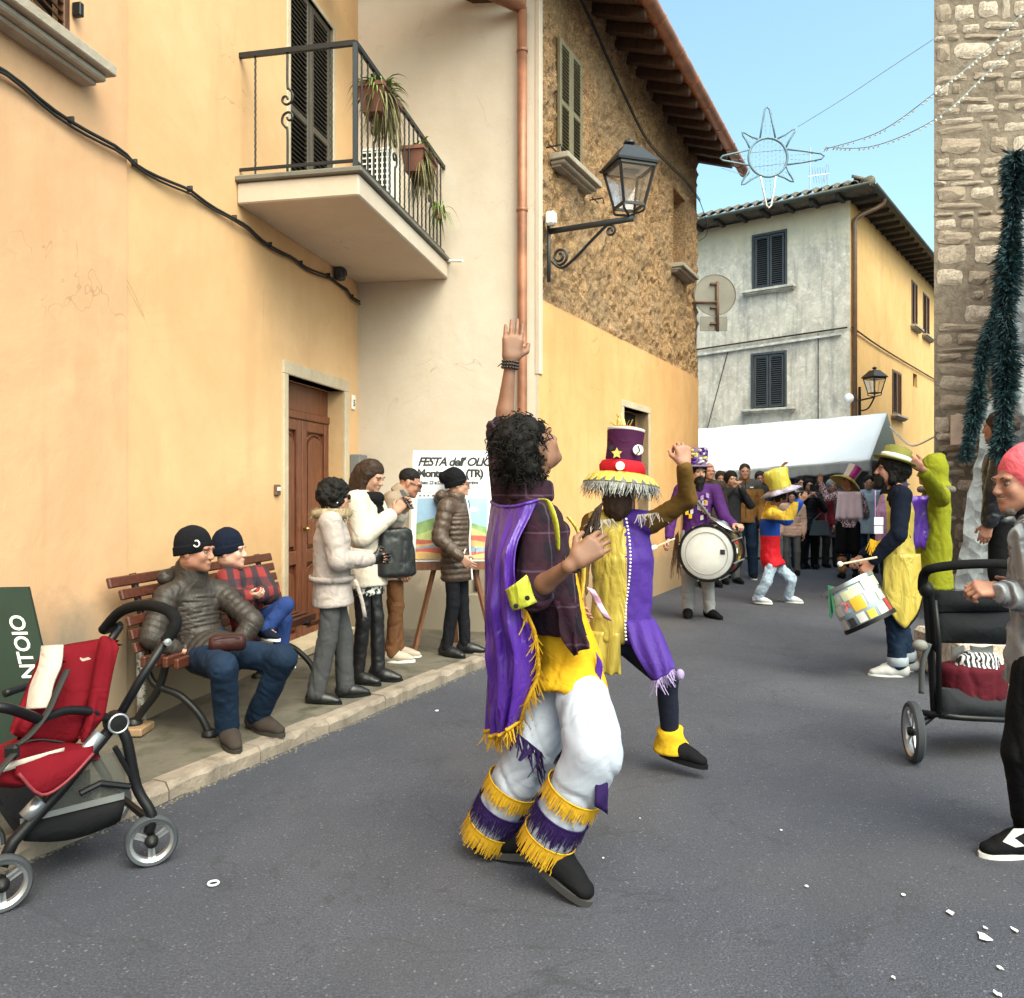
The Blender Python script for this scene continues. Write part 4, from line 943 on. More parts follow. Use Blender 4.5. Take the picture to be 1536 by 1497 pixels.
def shoes(p, mat, sole=None, hi=0.0, sc=1.0, only='RL', pitch=None, accent=None):
    h = p.k*sc
    for s_ in only:
        a, t = p.J['an'+s_], p.J['to'+s_]; d = nrm(t - a); fwd = nrm(d - p.u*(d @ p.u)); up = p.u
        if pitch and s_ in pitch: an = R(pitch[s_]); fwd, up = fwd*math.cos(an) + p.u*math.sin(an), p.u*math.cos(an) - fwd*math.sin(an)
        rt = np.cross(fwd, up); bt = a - up*(.078*h)        # centre under the ankle on the sole plane
        F = Fld(min(p.res, .010)); g = lambda x, y, z: bt + h*(rt*x + fwd*y + up*z)
        F.econ(g(0,-.045,.045), g(0,.06,.045), (.036*h,.042*h), (.043*h,.038*h), rt, .03, .03); F.econ(g(0,.06,.040), g(.0,.165,.030), (.045*h,.034*h), (.034*h,.024*h), rt, .03, .035*h)
        F.cone(g(0,-.03,.06), g(0,-.012,.085+hi), .040*h, .043*h, .03); F.cone(g(0,.03,.06), g(0,.115,.045), .036*h, .028*h, .03)
        F.ell(g(0,.05,-.10), (.2*h,.4*h,.10*h + .004), [rt, fwd, up], .004, True)
        so = put(p, 'shoe', F, mat)
        if p.res <= .02:
            m = MB(); pts = []
            for i in range(22):
                t_ = 2*math.pi*i/22; y = .058 + .145*math.cos(t_)*(1 if math.cos(t_) > 0 else .80); wd = .043 + .009*math.cos(t_) ; pts.append(g(wd*math.sin(t_), y, -.004))
            m.prism(pts, up*.022*h); m.build('sole', sole or M_BLACK, so, 40)
    return
def hair_fld(p, mat, nm='hair', vol=.012, back=.0, res=None, amp=.008, fs=38, front=.0, sides=True, bald=False):
    F = Fld(res or max(.007, p.res*.6)); s = p.hs; ax = hax(p)
    F.ell(HL(p,0,-.022,.045), ((.078+vol)*s,(.094+vol)*s,(.082+vol)*s), ax, .02)
    if back: F.cone(HL(p,0,-.06,.0), HL(p,0,-.05,-back), (.075+vol)*s, (.05+vol*.6)*s, .04)
    if back and sides:
        for q in (-1,1): F.cone(HL(p,q*.062,-.012,.03), HL(p,q*.068,.0,-back*.85), (.030+vol*.5)*s, (.022+vol*.4)*s, .03)
    F.ell(HL(p,0,.135+front,-.02), (.070*s,.095*s,.075*s), ax, .02, True)
    if not back:
        F.ell(HL(p,0,.04,-.12), (.12*s,.09*s,.10*s), ax, .02, True)
    return put(p, nm, F, mat, lambda V: amp*fbm((V - p.J['head'])*fs, 3))
def beanie(p, mat, nm='beanie', sl=.0, hi=.0, low=.0, band=True):
    s = p.hs; ax = hax(p); z0 = .004 - low
    def mk(g, lo_, hi_):
        F = Fld(max(.006, p.res*.5)); F.ell(HL(p,0,-.020-sl*.3,.046), ((.084+g)*s,(.103+g)*s,(.086+hi+g)*s), ax, .02)
        F.cone(HL(p,0,-.022,.03), HL(p,0,-.030,-.03), (.084+g)*s, (.082+g)*s, .03)
        if sl and hi_ is None: F.cone(HL(p,0,-.05,.08), HL(p,0,-.105-sl,.060+sl*.3), .075*s, .048*s, .05)
        u2 = p.hu*.974 - p.hf*.229; ax2 = [p.hr, p.hf*.974 + p.hu*.229, u2]
        F.ell(HL(p,0,-.01,lo_-.016) - u2*1.0*s, (3*s,3*s,1.0*s), ax2, .005, True)
        if hi_ is not None: F.ell(HL(p,0,-.01,hi_-.016) + u2*1.0*s, (3*s,3*s,1.0*s), ax2, .008, True)
        return F
    o = put(p, nm, mk(0, z0, None), mat, lambda V: .003*fbm((V-p.J['head'])*22, 2))
    if band: put(p, 'folded_brim', mk(.006, z0-.004, z0+.048), mat, None, None, o)
    return o
def fringe(nm, parent, mat, ring, ln, n=90, wd=.008, down=(0,0,-1), jit=.25, out=None, closed=True):
    ring = [A3(q) for q in ring]; m = MB(); N = len(ring)
    for i in range(n):
        t = i/n*(N if closed else N-1); a = int(t) % N; b = (a+1) % N; q = ring[a] + (ring[b]-ring[a])*(t - int(t)); tg = nrm(ring[b]-ring[a])
        dv = nrm(A3(down) + A3(*[random.uniform(-jit,jit) for _ in range(3)])); l = ln*random.uniform(.7,1.2); w_ = wd*random.uniform(.6,1.3); bend = A3(*[random.uniform(-.6,.6)*jit*l for _ in range(3)])
        rows = [[q + dv*l*t2 + bend*t2*t2 - tg*w_/2*(1-.5*t2), q + dv*l*t2 + bend*t2*t2 + tg*w_/2*(1-.5*t2)] for t2 in (0, .4, .75, 1)]
        m.sheet(rows)
    return m.build(nm, mat, parent, True)
def ring_at(c, ax_dir, right, rx, ry, n=28):
    al = nrm(ax_dir); rt = nrm(A3(right) - al*(A3(right) @ al)); fw = np.cross(al, rt)
    return [A3(c) + rt*rx*math.cos(a) + fw*ry*math.sin(a) for a in np.linspace(0, 2*math.pi, n+1)[:-1]]
def bow_line(nm, parent, mat, pts, r, n=6): return MB().tube(spline(pts, 6), r, n).build(nm, mat, parent, True)
def star_poly(c, rt, up, r, n=5, inner=.45, rot=0): return [A3(c) + (rt*math.sin(a+rot) + up*math.cos(a+rot))*(r if i % 2 == 0 else r*inner) for i, a in enumerate(np.linspace(0, 2*math.pi, 2*n+1)[:-1])]
# common cloth
C_WHITE = cloth('white_cotton', (.38,.41,.50), .85, .06, .6, 6); C_BLACK = cloth('black_cloth', (.0055,.0055,.007), .8, .2, .5, 10); C_NAVY = cloth('navy_knit', (.006,.009,.020), .9, .2, .4, 10)
C_JEAN = cloth('dark_denim', (.012,.025,.052), .85, .4, .6, 8); C_JEANL = cloth('pale_denim', (.34,.42,.52), .85, .22, .6, 8)
C_GREY = cloth('grey_wool', (.12,.118,.118), .9, .12, .5, 9); C_YEL = cloth('yellow_cotton', (.58,.32,.014), .85, .12, .5, 9); C_PURP = cloth('purple_cloth', (.090,.035,.27), .8, .2, .5, 9)
S_PURP = satin('purple_satin', (.055,.012,.23), (.095,.025,.34)); S_YEL = satin('yellow_satin', (.46,.34,.05), (.55,.43,.09)); S_LIME = satin('lime_satin', (.42,.44,.04)); C_LIME = cloth('lime_fleece', (.20,.21,.014), .95, .14, .5, 10)
F_YEL = cloth('yellow_fringe', (.52,.29,.018), .9, .25); F_PUR = cloth('purple_fringe', (.020,.009,.060), .8, .3); C_RED = cloth('red_cloth', (.42,.012,.022), .8, .12, .4, 9)
# ---------------------------------------------------------------- text as mesh
def text_mesh(nm, s, size, o, u, v, mat, parent, bold=0.0, shear=0.0, align='LEFT', ext=.0008, spacing=1.0):
    cu = bpy.data.curves.new('t', 'FONT'); cu.body = s; cu.size = size; cu.extrude = ext; cu.offset = bold; cu.shear = shear; cu.align_x = align; cu.space_character = spacing; cu.resolution_u = 3
    ob = bpy.data.objects.new('t', cu); COL.objects.link(ob); me = bpy.data.meshes.new_from_object(ob); n = len(me.vertices); co = np.zeros(n*3); me.vertices.foreach_get('co', co); co = co.reshape(-1,3)
    Fc = [tuple(p_.vertices) for p_ in me.polygons]; bpy.data.objects.remove(ob); bpy.data.curves.remove(cu); bpy.data.meshes.remove(me)
    u = A3(u); v = A3(v); w_ = np.cross(u, v); V = A3(o) + co[:,0:1]*u + co[:,1:2]*v + co[:,2:3]*w_
    return mkobj(nm, V, Fc, mat, parent)
M_INK = paint('black_ink', (.02,.018,.02), .7)
text_mesh('house_number', '5', .085, IC + uA*.158 + nA*.018 + A3(0,0,2.225), -uA, (0,0,1), paint('navy_ink', (.02,.03,.08), .6), yh, .002)
# ---------------------------------------------------------------- street lamps
M_LGLASS = NT('lamp_glass').fin((.85,.85,.82), .08, None, 0, .5, Transmission_Weight=.92, Alpha=.35)
def lantern(o, s, root, frame=M_IRONB):
    """o = bottom centre of the lantern cage"""
    t0, t1 = .098*s, .165*s; z0, z1 = .09*s, .42*s; sq = ((-1,-1),(1,-1),(1,1),(-1,1)); rot = R(18); cr, sr = math.cos(rot), math.sin(rot)
    def pt(x, y, z): return o + A3(x*cr - y*sr, x*sr + y*cr, z)
    m = MB()
    for i, (x, y) in enumerate(sq):
        m.bar(pt(x*t0,y*t0,z0), pt(x*t1,y*t1,z1), .022*s, .022*s); x2, y2 = sq[(i+1) % 4]; m.bar(pt(x*t0,y*t0,z0), pt(x2*t0,y2*t0,z0), .022*s, .022*s); m.bar(pt(x*t1,y*t1,z1), pt(x2*t1,y2*t1,z1), .03*s, .03*s)
        m.tube(spline([pt(x*t0,y*t0,z0), pt(x*t0*.95,y*t0*.95,z0-.05*s), pt(x*.03*s,y*.03*s,.02*s), pt(0,0,0)], 5), .011*s, 6)
    m.build('cage', frame, root)
    c = MB(); V = []
    for r_, z in ((t1+.030*s, z1+.01*s), (t1+.034*s, z1+.03*s), (.092*s, z1+.165*s), (.08*s, z1+.18*s)): V += [pt(x*r_, y*r_, z) for x, y in sq]
    c.add(V, [(3,2,1,0)] + [(r_*4+k, r_*4+(k+1) % 4, r_*4+4+(k+1) % 4, r_*4+4+k) for r_ in range(3) for k in range(4)] + [(12,13,14,15)])
    c.lathe([(.035*s,0),(.045*s,.02*s),(.025*s,.035*s),(.052*s,.05*s),(.05*s,.065*s),(.015*s,.085*s),(.0,.10*s)], o + A3(0,0,z1+.175*s), (0,0,1), 14); c.build('cap', frame, root)
    r_ = MB(); r_.box(o + A3(0,0,z1-.005*s), (.27*s,.27*s,.02*s), [A3(cr,sr,0), A3(-sr,cr,0), A3(0,0,1)]); r_.build('reflector_plate', M_WHITE, root)
    r_ = MB(); r_.box(o + A3(0,0,z1-.02*s), (.15*s,.10*s,.016*s), [A3(cr,sr,0), A3(-sr,cr,0), A3(0,0,1)]); r_.build('led_panel', M_GREYP, root)
    g = MB()
    for i, (x, y) in enumerate(sq):
        x2, y2 = sq[(i+1) % 4]; k = .97; g.add([pt(x*t0*k,y*t0*k,z0), pt(x2*t0*k,y2*t0*k,z0), pt(x2*t1*k,y2*t1*k,z1-.02*s), pt(x*t1*k,y*t1*k,z1-.02*s)], [(0,1,2,3)])
    return g
w0 = BC + bB*.19 + nB*.05; az = 3.88
lm = thing('street_lamp', tuple(w0 + A3(0,0,3.3)), 'black four-sided street lantern on a scrolled bracket on the rough ochre wall', 'street lamp')
m = MB(); m.bar(w0 + A3(0,0,3.40), w0 + A3(0,0,3.94), .03, .035, (1,0,0), .003); m.bar(w0 + A3(0,0,az), w0 + nB*.84 + A3(0,0,az), .028, .05, (0,0,1), .003)
dg = spline([w0 + nB*.03 + A3(0,0,3.60), w0 + nB*.13 + A3(0,0,3.52), w0 + nB*.25 + A3(0,0,3.58), w0 + nB*.44 + A3(0,0,3.74), w0 + nB*.60 + A3(0,0,3.87)], 8); m.tube(dg, .014, 6)
def scroll(c, r, turns, s0=0, sg=1): return [c + nB*(r*(1-.75*i/23)*math.cos(s0 + sg*i/23*turns*2*math.pi)) + A3(0,0,r*(1-.75*i/23)*math.sin(s0 + sg*i/23*turns*2*math.pi)) for i in range(24)]
m.tube(scroll(w0 + nB*.115 + A3(0,0,3.63), .085, 1.6, math.pi*1.4), .013, 6); m.tube(scroll(w0 + nB*.62 + A3(0,0,3.80), .055, 1.4, math.pi*.6, -1), .011, 6)
m.build('bracket', M_IRONB, lm, 50)
lantern(w0 + nB*.80 + A3(0,0,az+.02), 1.03, lm).build('glass', M_LGLASS, lm)
m = MB(); m.box(w0 - bB*.06 + nB*.05 + A3(0,0,3.98), (.08,.10,.13), [bB,nB,A3(0,0,1)], .02); m.build('junction_box', M_WHITE, lm)
lp0 = fh_c + dR*.5 + nR*.1
l2 = thing('street_lamp', tuple(lp0 + A3(0,0,3.2)), 'small black street lantern at the corner of the far house', 'street lamp')
m = MB(); m.bar(lp0 + A3(0,0,3.1), lp0 + A3(0,0,4.0), .05, .05, (1,0,0)); q = lp0 + nL*.0 + nR*.35 + A3(0,0,3.72); m.tube(spline([lp0 + A3(0,0,3.4), lp0 + nR*.2 + A3(0,0,3.45), q], 6), .02, 6); m.tube([lp0 + A3(0,0,3.66), q], .022, 6); m.tube([lp0 + A3(0,0,3.66), lp0 - dR*.5 + nL*.5 + A3(0,0,3.62)], .02, 6); m.build('bracket', M_IRON, l2)
lantern(q, 1.1, l2, M_IRON).build('glass', M_LGLASS, l2)
m = MB(); c = lp0 - dR*.5 + nL*.5 + A3(0,0,3.62); m.lathe([(.0,-.08),(.10,-.06),(.12,0),(.08,.06),(0,.08)], c, nL, 14); m.build('floodlight', M_WHITE, l2, True)
# ---------------------------------------------------------------- round road sign seen from behind
sc = P(1073, 442, 12.75); rs_ = thing('road_sign', tuple(sc - A3(0,0,.6)), 'round road sign seen from behind with small plate below', 'road sign')
M_SGN = paint('sign_back', (.26,.235,.20), .5, .12, 3, metal=.35)
m = MB(); m.lathe([(0,0),(.325,0),(.33,.006),(.33,.018),(.322,.02),(.315,.010),(0,.010)], sc + A3(0,.03,0), (0,-1,0), 40); m.build('disc', M_SGN, rs_, 40)
m = MB(); m.box(sc + A3(-.02,.03,-.45), (.43,.012,.23), None, .004); m.build('plate', M_SGN, rs_)
m = MB(); m.tube([sc + A3(.03,-.02,.20), sc + A3(.03,-.02,-.58)], .024, 10); m.tube([sc + A3(-.36,.0,-.12), sc + A3(.03,-.02,-.12)], .018, 8); m.build('post', paint('rusty_post', (.17,.10,.07), .7), rs_, True)
for z in (.17, -.20, -.45): MB().box(sc + A3(-.01,-.005,z), (.14,.04,.035), None, .004).build('clamp', paint('rusty_post', 0), rs_)
# ---------------------------------------------------------------- star lights and wires
st = thing('star_decoration', tuple(P(1152, 300, 11.2)), 'wire-frame star Christmas light hanging over the street', 'star light')
SD = 11.2; sc0 = P(1152, 236, SD); pm = SD/F_; M_NEON = paint('grey_rope_light', (.15,.24,.29), .4); 
def sp(a, r): return sc0 + A3(math.sin(a), 0, math.cos(a))*r*pm
m = MB(); m.tube([sp(a, 29) for a in np.linspace(0, 2*math.pi, 41)[:-1]], .018, 6, True); m.build('ring', M_NEON, st, True)
tips = {0:76, 1:59, 2:84, 3:53, 4:76, 5:57, 6:72, 7:54}
for i, L_ in tips.items():
    a = i*math.pi/4 + (.0 if i % 2 == 0 else 0) - .02; hw = .38 if i % 2 == 0 else .30
    tip = [sp(a - .05, L_-4), sp(a, L_), sp(a + .05, L_-4)]
    m = MB(); m.tube([sp(a-hw, 31), sp(a - hw*.42, (31+L_)/2*.93), *tip, sp(a + hw*.42, (31+L_)/2*.93), sp(a+hw, 31)], .013, 5); m.build('ray', M_WHITE if i == 4 else M_NEON, st, True)
m = MB(); g_ = random.Random(3)
for i in range(-4, 5):
    x = i*6; hgt = math.sqrt(max(0, 28*28 - x*x)); z = -hgt
    while z < hgt - 5: m.tube([sc0 + A3(x*pm,.01,z*pm), sc0 + A3((x+.6)*pm,.01,(z+4)*pm)], .004, 4); z += 7
for i, L_ in tips.items():
    a = i*math.pi/4
    for r_ in np.arange(34, L_-8, 6):
        for q in (-1, 1): m.tube([sp(a + q*.09, r_), sp(a + q*.08, r_+3.4)], .004, 4)
m.tube([sp(-math.pi/2, 29) + A3(0,0,.06), sp(math.pi/2, 29) + A3(0,0,.11)], .005, 4); m.tube([sp(-math.pi/2, 27) - A3(0,0,.14), sp(math.pi/2, 27) - A3(0,0,.08)], .005, 4)
m.build('light_strings', M_WIRE, st)['kind'] = 'stuff'
def wire(label, pts, r=.006, bulbs=0, mat=M_WIRE):
    w_ = thing('overhead_wire', tuple(pts[0]), label, 'wire'); sp_ = spline(pts, 12); MB().tube(sp_, r, 5).build('cable', mat, w_, True)
    if bulbs:
        b = MB()
        for i in range(bulbs): q = sp_[int((i+.5)/bulbs*(len(sp_)-1))]; b.ball(q - A3(0,0,.02), .014, 6, 4)
        b.build('bulbs', paint('warm_white_bulb', (.8,.74,.6), .3), w_)['kind'] = 'stuff'
tf = lambda px, py, d=9.2: P(px, py, d)
wire('thin wire from the roof gutter to the left point of the star', [g1 - A3(0,0,.05), P(1082, 252, SD)], .004)
wire('upper wire from the star to high on the tower', [P(1197, 190, SD), P(1262, 150, 10.6), P(1330, 105, 10), P(1401, 58, 9.4)], .004)
wire('drooping string of lights from the star up the tower face', [P(1236, 224, SD), P(1320, 197, 10.2), P(1404, 138, 9.35), P(1470, 85, 9.2), P(1545, 8, 9.0)], .006, 40)
wire('lower drooping string of lights from the star across the tower', [P(1238, 221, SD), P(1310, 219, 10.2), P(1404, 178, 9.35), P(1480, 110, 9.2), P(1548, 40, 9.0)], .006, 40)
wire('slack white cable between the tent and the tower', [P(1335, 640, 13.5), P(1365, 668, 12.5), P(1402, 655, 9.6)], .012, 0, M_WHITE)
# ---------------------------------------------------------------- market tent
tn = thing('market_tent', tuple(GP(1180, 850)), 'white market tent with long sloping roof and grey valance behind the crowd', 'tent')
M_TENT = paint('white_tent_fabric', (.86,.89,.93), .5, .03, 1.2, .2, 6, Subsurface_Weight=.0); M_VAL = paint('grey_tent_valance', (.36,.37,.38), .6, .1)
M_CLEAR = NT('clear_plastic').fin((.75,.74,.66), .25, None, 0, .5, Transmission_Weight=.55, Alpha=.5)
e0 = P(1010, 712, 16.7); e1 = P(1305, 690, 16.0); rA = P(1010, 647, 18.4); rB = P(1331, 620, 17.8); bk0 = rA + (rA - e0)*A3(1,1,-1); bk1 = rB + (rB-e1)*A3(1,1,-1)
def lerp(a, b, t): return a + (b-a)*t
G = [[lerp(lerp(e0,e1,i/30), lerp(rA,rB,i/30), j/10) - A3(0,0,.05*math.sin(math.pi*j/10)*abs(math.sin(i/30*math.pi*2))+.012*fbm(A3(i*.5,j*.5,1)[None])[0]) for j in range(11)] for i in range(31)]
m = MB(); m.sheet(G, .004); G2 = [[lerp(lerp(rA,rB,i/10), lerp(bk0,bk1,i/10), j/4) for j in range(5)] for i in range(11)]; m.sheet(G2, .004); m.build('roof', M_TENT, tn, True)
G = [[lerp(e0,e1,i/80) + A3(.0, -.02*math.sin(i*.9) - .02, -.24*j/6 - (.018*math.sin(i*.55))*(j/6)) for j in range(7)] for i in range(81)]
m = MB(); m.sheet(G, .003); m.build('valance', M_VAL, tn, True)
m = MB(); m.add([e1, bk1, rB], [(0,1,2)]); m.build('gable', M_CLEAR, tn)
for q in (e0, e1, bk0, bk1): MB().bar(A3(q[0], q[1], 0), q, .05, .05, (1,0,0)).build('pole', M_STEEL, tn)
MB().bar(bk0 + A3(0,0,-.6), bk1 + A3(0,0,-.6), .03, 1.5, (0,0,1)).build('back_curtain', paint('dark_tent_back', (.20,.205,.21), .8), tn)
# counter in the tent
ct = thing('market_counter', tuple(A3(5.7, 17.0, 0)), 'long low grey counter under the white tent', 'counter')
m = MB(); m.box((5.7, 17.0, .45), (4.6,.6,.86), None, .02); m.build('cloth_front', paint('grey_counter_cloth', (.24,.24,.26), .8), ct)
m = MB(); m.box((5.7, 17.0, .90), (4.7,.66,.035), None, .008); m.build('top', M_WHITE, ct)
# yellow table by the tower
tb = thing('side_table', tuple(GP(1440, 880)), 'small table under a mustard yellow cloth by the tower', 'table')
c = GP(1425, 880); c = A3(c[0]+.1, 11.4, 0); m = MB()
G = [[c + A3((.42+.04*math.sin(a*7)*(j > 0))*math.cos(a)*(1+.06*j), (.34+.03*math.sin(a*7)*(j>0))*math.sin(a)*(1+.06*j), .78 - .13*j) for a in np.linspace(0, 2*math.pi, 41)[:-1]] for j in range(5)]
m.sheet(G, 0, 0, True); m.add(G[0], [tuple(range(40))]); m.build('tablecloth', cloth('mustard_cloth', (.55,.36,.07), .85), tb, True)
for sx in (-.3,.3): MB().bar(c + A3(sx,-.1,0), c + A3(-sx*.5,-.1,.6), .03, .03).build('leg', M_RAFT, tb)
bt = thing('orange_tub', tuple(c + A3(.05,-.1,.785)), 'orange plastic tub on the mustard yellow table', 'tub'); MB().lathe([(.07,0),(.085,.13),(.09,.13),(.075,.01)], c + A3(.05,-.1,.785), (0,0,1), 18).build('tub', paint('orange_plastic', (.75,.22,.05), .4), bt, True)
bt = thing('red_cup', tuple(c + A3(-.18,-.1,.785)), 'small red cup with white rim on the yellow table', 'cup'); MB().lathe([(.03,0),(.04,.09),(.036,.09)], c + A3(-.18,-.1,.785), (0,0,1), 14).build('cup', paint('red_plastic', (.5,.03,.03), .4), bt, True)
# ---------------------------------------------------------------- grotto of crumpled paper and pine garlands
gr = thing('paper_grotto', tuple(GP(1480, 930)), 'grey crumpled-paper grotto built against the tower', 'grotto')
def paper():
    t = NT('grey_rock_paper'); v = t.n('ShaderNodeTexVoronoi'); v.inputs['Scale'].default_value = 6; t.l(t.co, v.inputs['Vector']); n = t.noise(9, 5)
    col = t.mix(n, (.10,.105,.115), (.30,.31,.33)); return t.fin(col, .75, t.bump(v.outputs['Distance'], .9, .06, t.bump(n, .5, .03)))
NU, NV = 60, 44; GG = []
lf = [(1418,930),(1426,880),(1436,800),(1452,700),(1478,600),(1502,500),(1516,400),(1522,300),(1524,236)]
for i in range(NV):
    t_ = i/(NV-1)*(len(lf)-1); k = min(int(t_), len(lf)-2); f_ = t_-k; px = lf[k][0]+(lf[k+1][0]-lf[k][0])*f_; py = lf[k][1]+(lf[k+1][1]-lf[k][1])*f_
    row = []; q0 = P(px, py, 8.75)
    for j in range(NU):
        u_ = j/(NU-1); p_ = q0 + A3(u_*2.2, -.10 - .55*math.sin(min(1,u_*1.1)*math.pi)*(1 - .5*i/NV), 0); row.append(p_)
    GG.append(row)
GG = np.array(GG); dn = fbm(GG*3.2, 4); GG[...,1] -= .14*dn*np.minimum(1, np.linspace(0,NU,NU)/4)[None]; GG[...,0] += .03*fbm(GG*6, 2)
GG[0,:,2] = -.02
m = MB(); m.sheet(GG[:, ::-1], .01); m.build('rock_shell', paper(), gr, 25)
M_PINE = paint('teal_pine_needles', (.012,.050,.060), .6, .5, 14); M_PINE2 = paint('dark_pine_needles', (.008,.030,.038), .65, .4, 14)
def garland(label, pts, rad, n):
    g = thing('pine_garland', tuple(pts[-1]), label, 'garland', None); sp_ = spline(pts, 14); MB().tube(sp_, .02, 6).build('wire_core', M_BLACK, g, True)
    m = MB(); gg = random.Random(int(n))
    for i in range(n):
        q = sp_[gg.randrange(len(sp_)-1)]; q2 = q + A3(gg.uniform(-.02,.02), gg.uniform(-.02,.02), gg.uniform(-.04,.04)); rr_ = rad*gg.uniform(.55,1.12)*(1+.25*math.sin(q[2]*9))
        d = nrm(A3(gg.gauss(0,1), gg.gauss(0,1), gg.gauss(0,.55)-.15)); tip = q2 + d*rr_; sd = nrm(np.cross(d, A3(gg.gauss(0,1),gg.gauss(0,1),gg.gauss(0,1))))*.0055
        dr_ = A3(0,0,-.03*gg.random()); m.add([q2 - sd, q2 + sd, lerp(q2, tip, .6) + sd*.9, tip + dr_, lerp(q2, tip, .6) - sd*.9], [(0,1,2,3,4)], gg.randrange(2))
    m.build('needles', [M_PINE, M_PINE2], g)
garland('thick dark pine garland hanging straight down beside the tower', [P(1524, 238, 5.75), P(1519, 330, 5.72), P(1510, 450, 5.7), P(1509, 560, 5.68), P(1502, 682, 5.66)], .092, 12000)
garland('thinner pine garland slanting along the left edge of the grotto', [P(1512, 405, 8.55), P(1494, 470, 8.55), P(1474, 545, 8.55), P(1462, 620, 8.55), P(1448, 688, 8.55)], .10, 8000)
# ---------------------------------------------------------------- bench
bnch = thing('bench', tuple(IC + uA*2.8 + A3(0,0,PZ)), 'dark red slatted bench with black iron legs against the yellow wall', 'bench')
def bp(s, d, z): return IC + uA*s + nA*d + A3(0,0,PZ+z)
bs0, bs1 = 1.98, 3.66
for i, (d, z) in enumerate(((.40,.425),(.335,.432),(.27,.434),(.205,.43))): MB().bar(bp(bs0,d+.06,z), bp(bs1,d+.06,z), .030, .056, (0,0,1), .006).build('seat_slat', M_BENCH, bnch)
for i, (d, z) in enumerate(((.215,.50),(.195,.57),(.175,.64),(.155,.71),(.135,.78),(.115,.85))):
    m = MB(); a_, b_ = bp(bs0,d,z), bp(bs1 if i < 5 else bs1 + .07,d,z); zz = nrm(b_-a_); xx = nrm(nA*1 + A3(0,0,.28)); yy = np.cross(zz, xx); m.box((a_+b_)/2, (.026,.056,np.linalg.norm(b_-a_)), [xx,yy,zz], .006); m.build('back_slat', M_BENCH, bnch)
for s in (2.14, 3.50):
    m = MB(); zo = .05 if s > 3 else 0
    m.tube(spline([bp(s,.10,zo), bp(s,.15,.12), bp(s,.25,.25), bp(s,.30,.40)], 6), [.022]*19, 8); m.tube(spline([bp(s,.56,zo*.3), bp(s,.50,.12), bp(s,.38,.22), bp(s,.22,.28), bp(s,.17,.41)], 6), .020, 8)
    m.tube([bp(s,.17,.41), bp(s,.50,.40)], .020, 8); m.tube(spline([bp(s,.19,.41), bp(s,.15,.62), bp(s,.09,.88)], 6), .020, 8)
    m.lathe([(.045,0),(.045,.012),(.03,.03)], bp(s,.10,zo), (0,0,1), 12); m.lathe([(.045,0),(.045,.012),(.03,.03)], bp(s,.56,zo*.3), (0,0,1), 12); m.build('leg', M_IRON, bnch, 50)
bk = thing('brick', tuple(bp(3.50,.10,0)), 'loose stone block propping the bench leg', 'brick'); m = MB(); m.box(bp(3.50,.12,.024), (.17,.12,.046), [nrm(uA+nA*.2), nrm(nA-uA*.2), A3(0,0,1)], .008); m.build('block', paint('brick_stone', (.30,.19,.11), .9, .3, 12, .5), bk)
pst = thing('painted_pipe', tuple(bp(3.36,.05,0)), 'short pipe with peeling white paint behind the bench', 'pipe'); m = MB(); m.tube([bp(3.36,.045,0), bp(3.36,.045,.2), bp(3.36,.045,.44)], .026, 12)
def peel():
    t = NT('peeling_white_paint'); n = t.noise(26, 6, .7); return t.fin(t.mix(t.ramp(n, [(.44,0),(.5,1)]), (.10,.075,.06), (.52,.49,.44)), .7, t.bump(n,.5,.004))
m.build('pipe', peel(), pst, True)
# ---------------------------------------------------------------- easel with festival poster
ea = thing('easel', tuple(GP(680, 979, PZ)), 'brown wooden easel standing on the pavement holding the festival poster', 'easel')
M_EAS = wood('easel_wood', (.22,.09,.045), (.10,.04,.02), .55)
pD = 6.72; pc_ = P(678, 760, pD); pr_ = nrm(A3(1,.10,0)); pu = nrm(A3(0.02,.10,1)); pn = np.cross(pr_, pu)*1.0; pn = -pn if pn[1] > 0 else pn
for (x0, x1) in ((-.13,-.31),(.16,.36)): MB().bar(pc_ + pr_*x0 + A3(0,.05,-.42), A3(pc_[0]+x1, pD-.08, PZ), .045, .025).build('leg', M_EAS, ea)
MB().bar(pc_ + A3(0,.09,.1), A3(pc_[0], pD+.45, PZ), .04, .025).build('rear_leg', M_EAS, ea)
MB().bar(pc_ - pr_*.30 - pu*.485 - pn*.0, pc_ + pr_*.34 - pu*.485, .03, .07).build('ledge', M_EAS, ea)
MB().bar(pc_ - pr_*.18 - pu*.15 - pn*.03, pc_ + pr_*.18 - pu*.15 - pn*.03, .04, .02).build('crossbar', M_EAS, ea)
ps = thing('festival_poster', tuple(pc_ - pu*.47), 'white festival poster with hills picture on the brown easel', 'poster')
PW, PH = .665, .935
MB().box(pc_, (PW,.006,PH), [pr_, pn, pu]).build('sheet', paint('poster_white', (.74,.75,.80), .6, .03), ps)
def pz(x, y, k=1): return pc_ + pr_*(x-.5)*PW + pu*(.5-y)*PH + pn*(.0045 + .0012*k)
text_mesh('heading', "FESTA dell' OLIO", .098, pz(.06,.135), pr_, pu, M_INK, ps, .003, .28, spacing=.87)
text_mesh('place_name', 'Montecchio (TR)', .088, pz(.06,.235), pr_, pu, M_INK, ps, .004, 0, spacing=.90)
text_mesh('dates', 'Sabato 23 e Domenica 24 novembre', .040, pz(.06,.30), pr_, pu, M_INK, ps, .001, 0, spacing=.86)
m = MB()
for (y, x0, x1, t_) in ((.345,.5,.96,.0012),(.36,.5,.96,.0012),(.37,.08,.25,.002)): m.add([pz(x0,y-t_), pz(x1,y-t_), pz(x1,y+t_), pz(x0,y+t_)], [(0,3,2,1)])
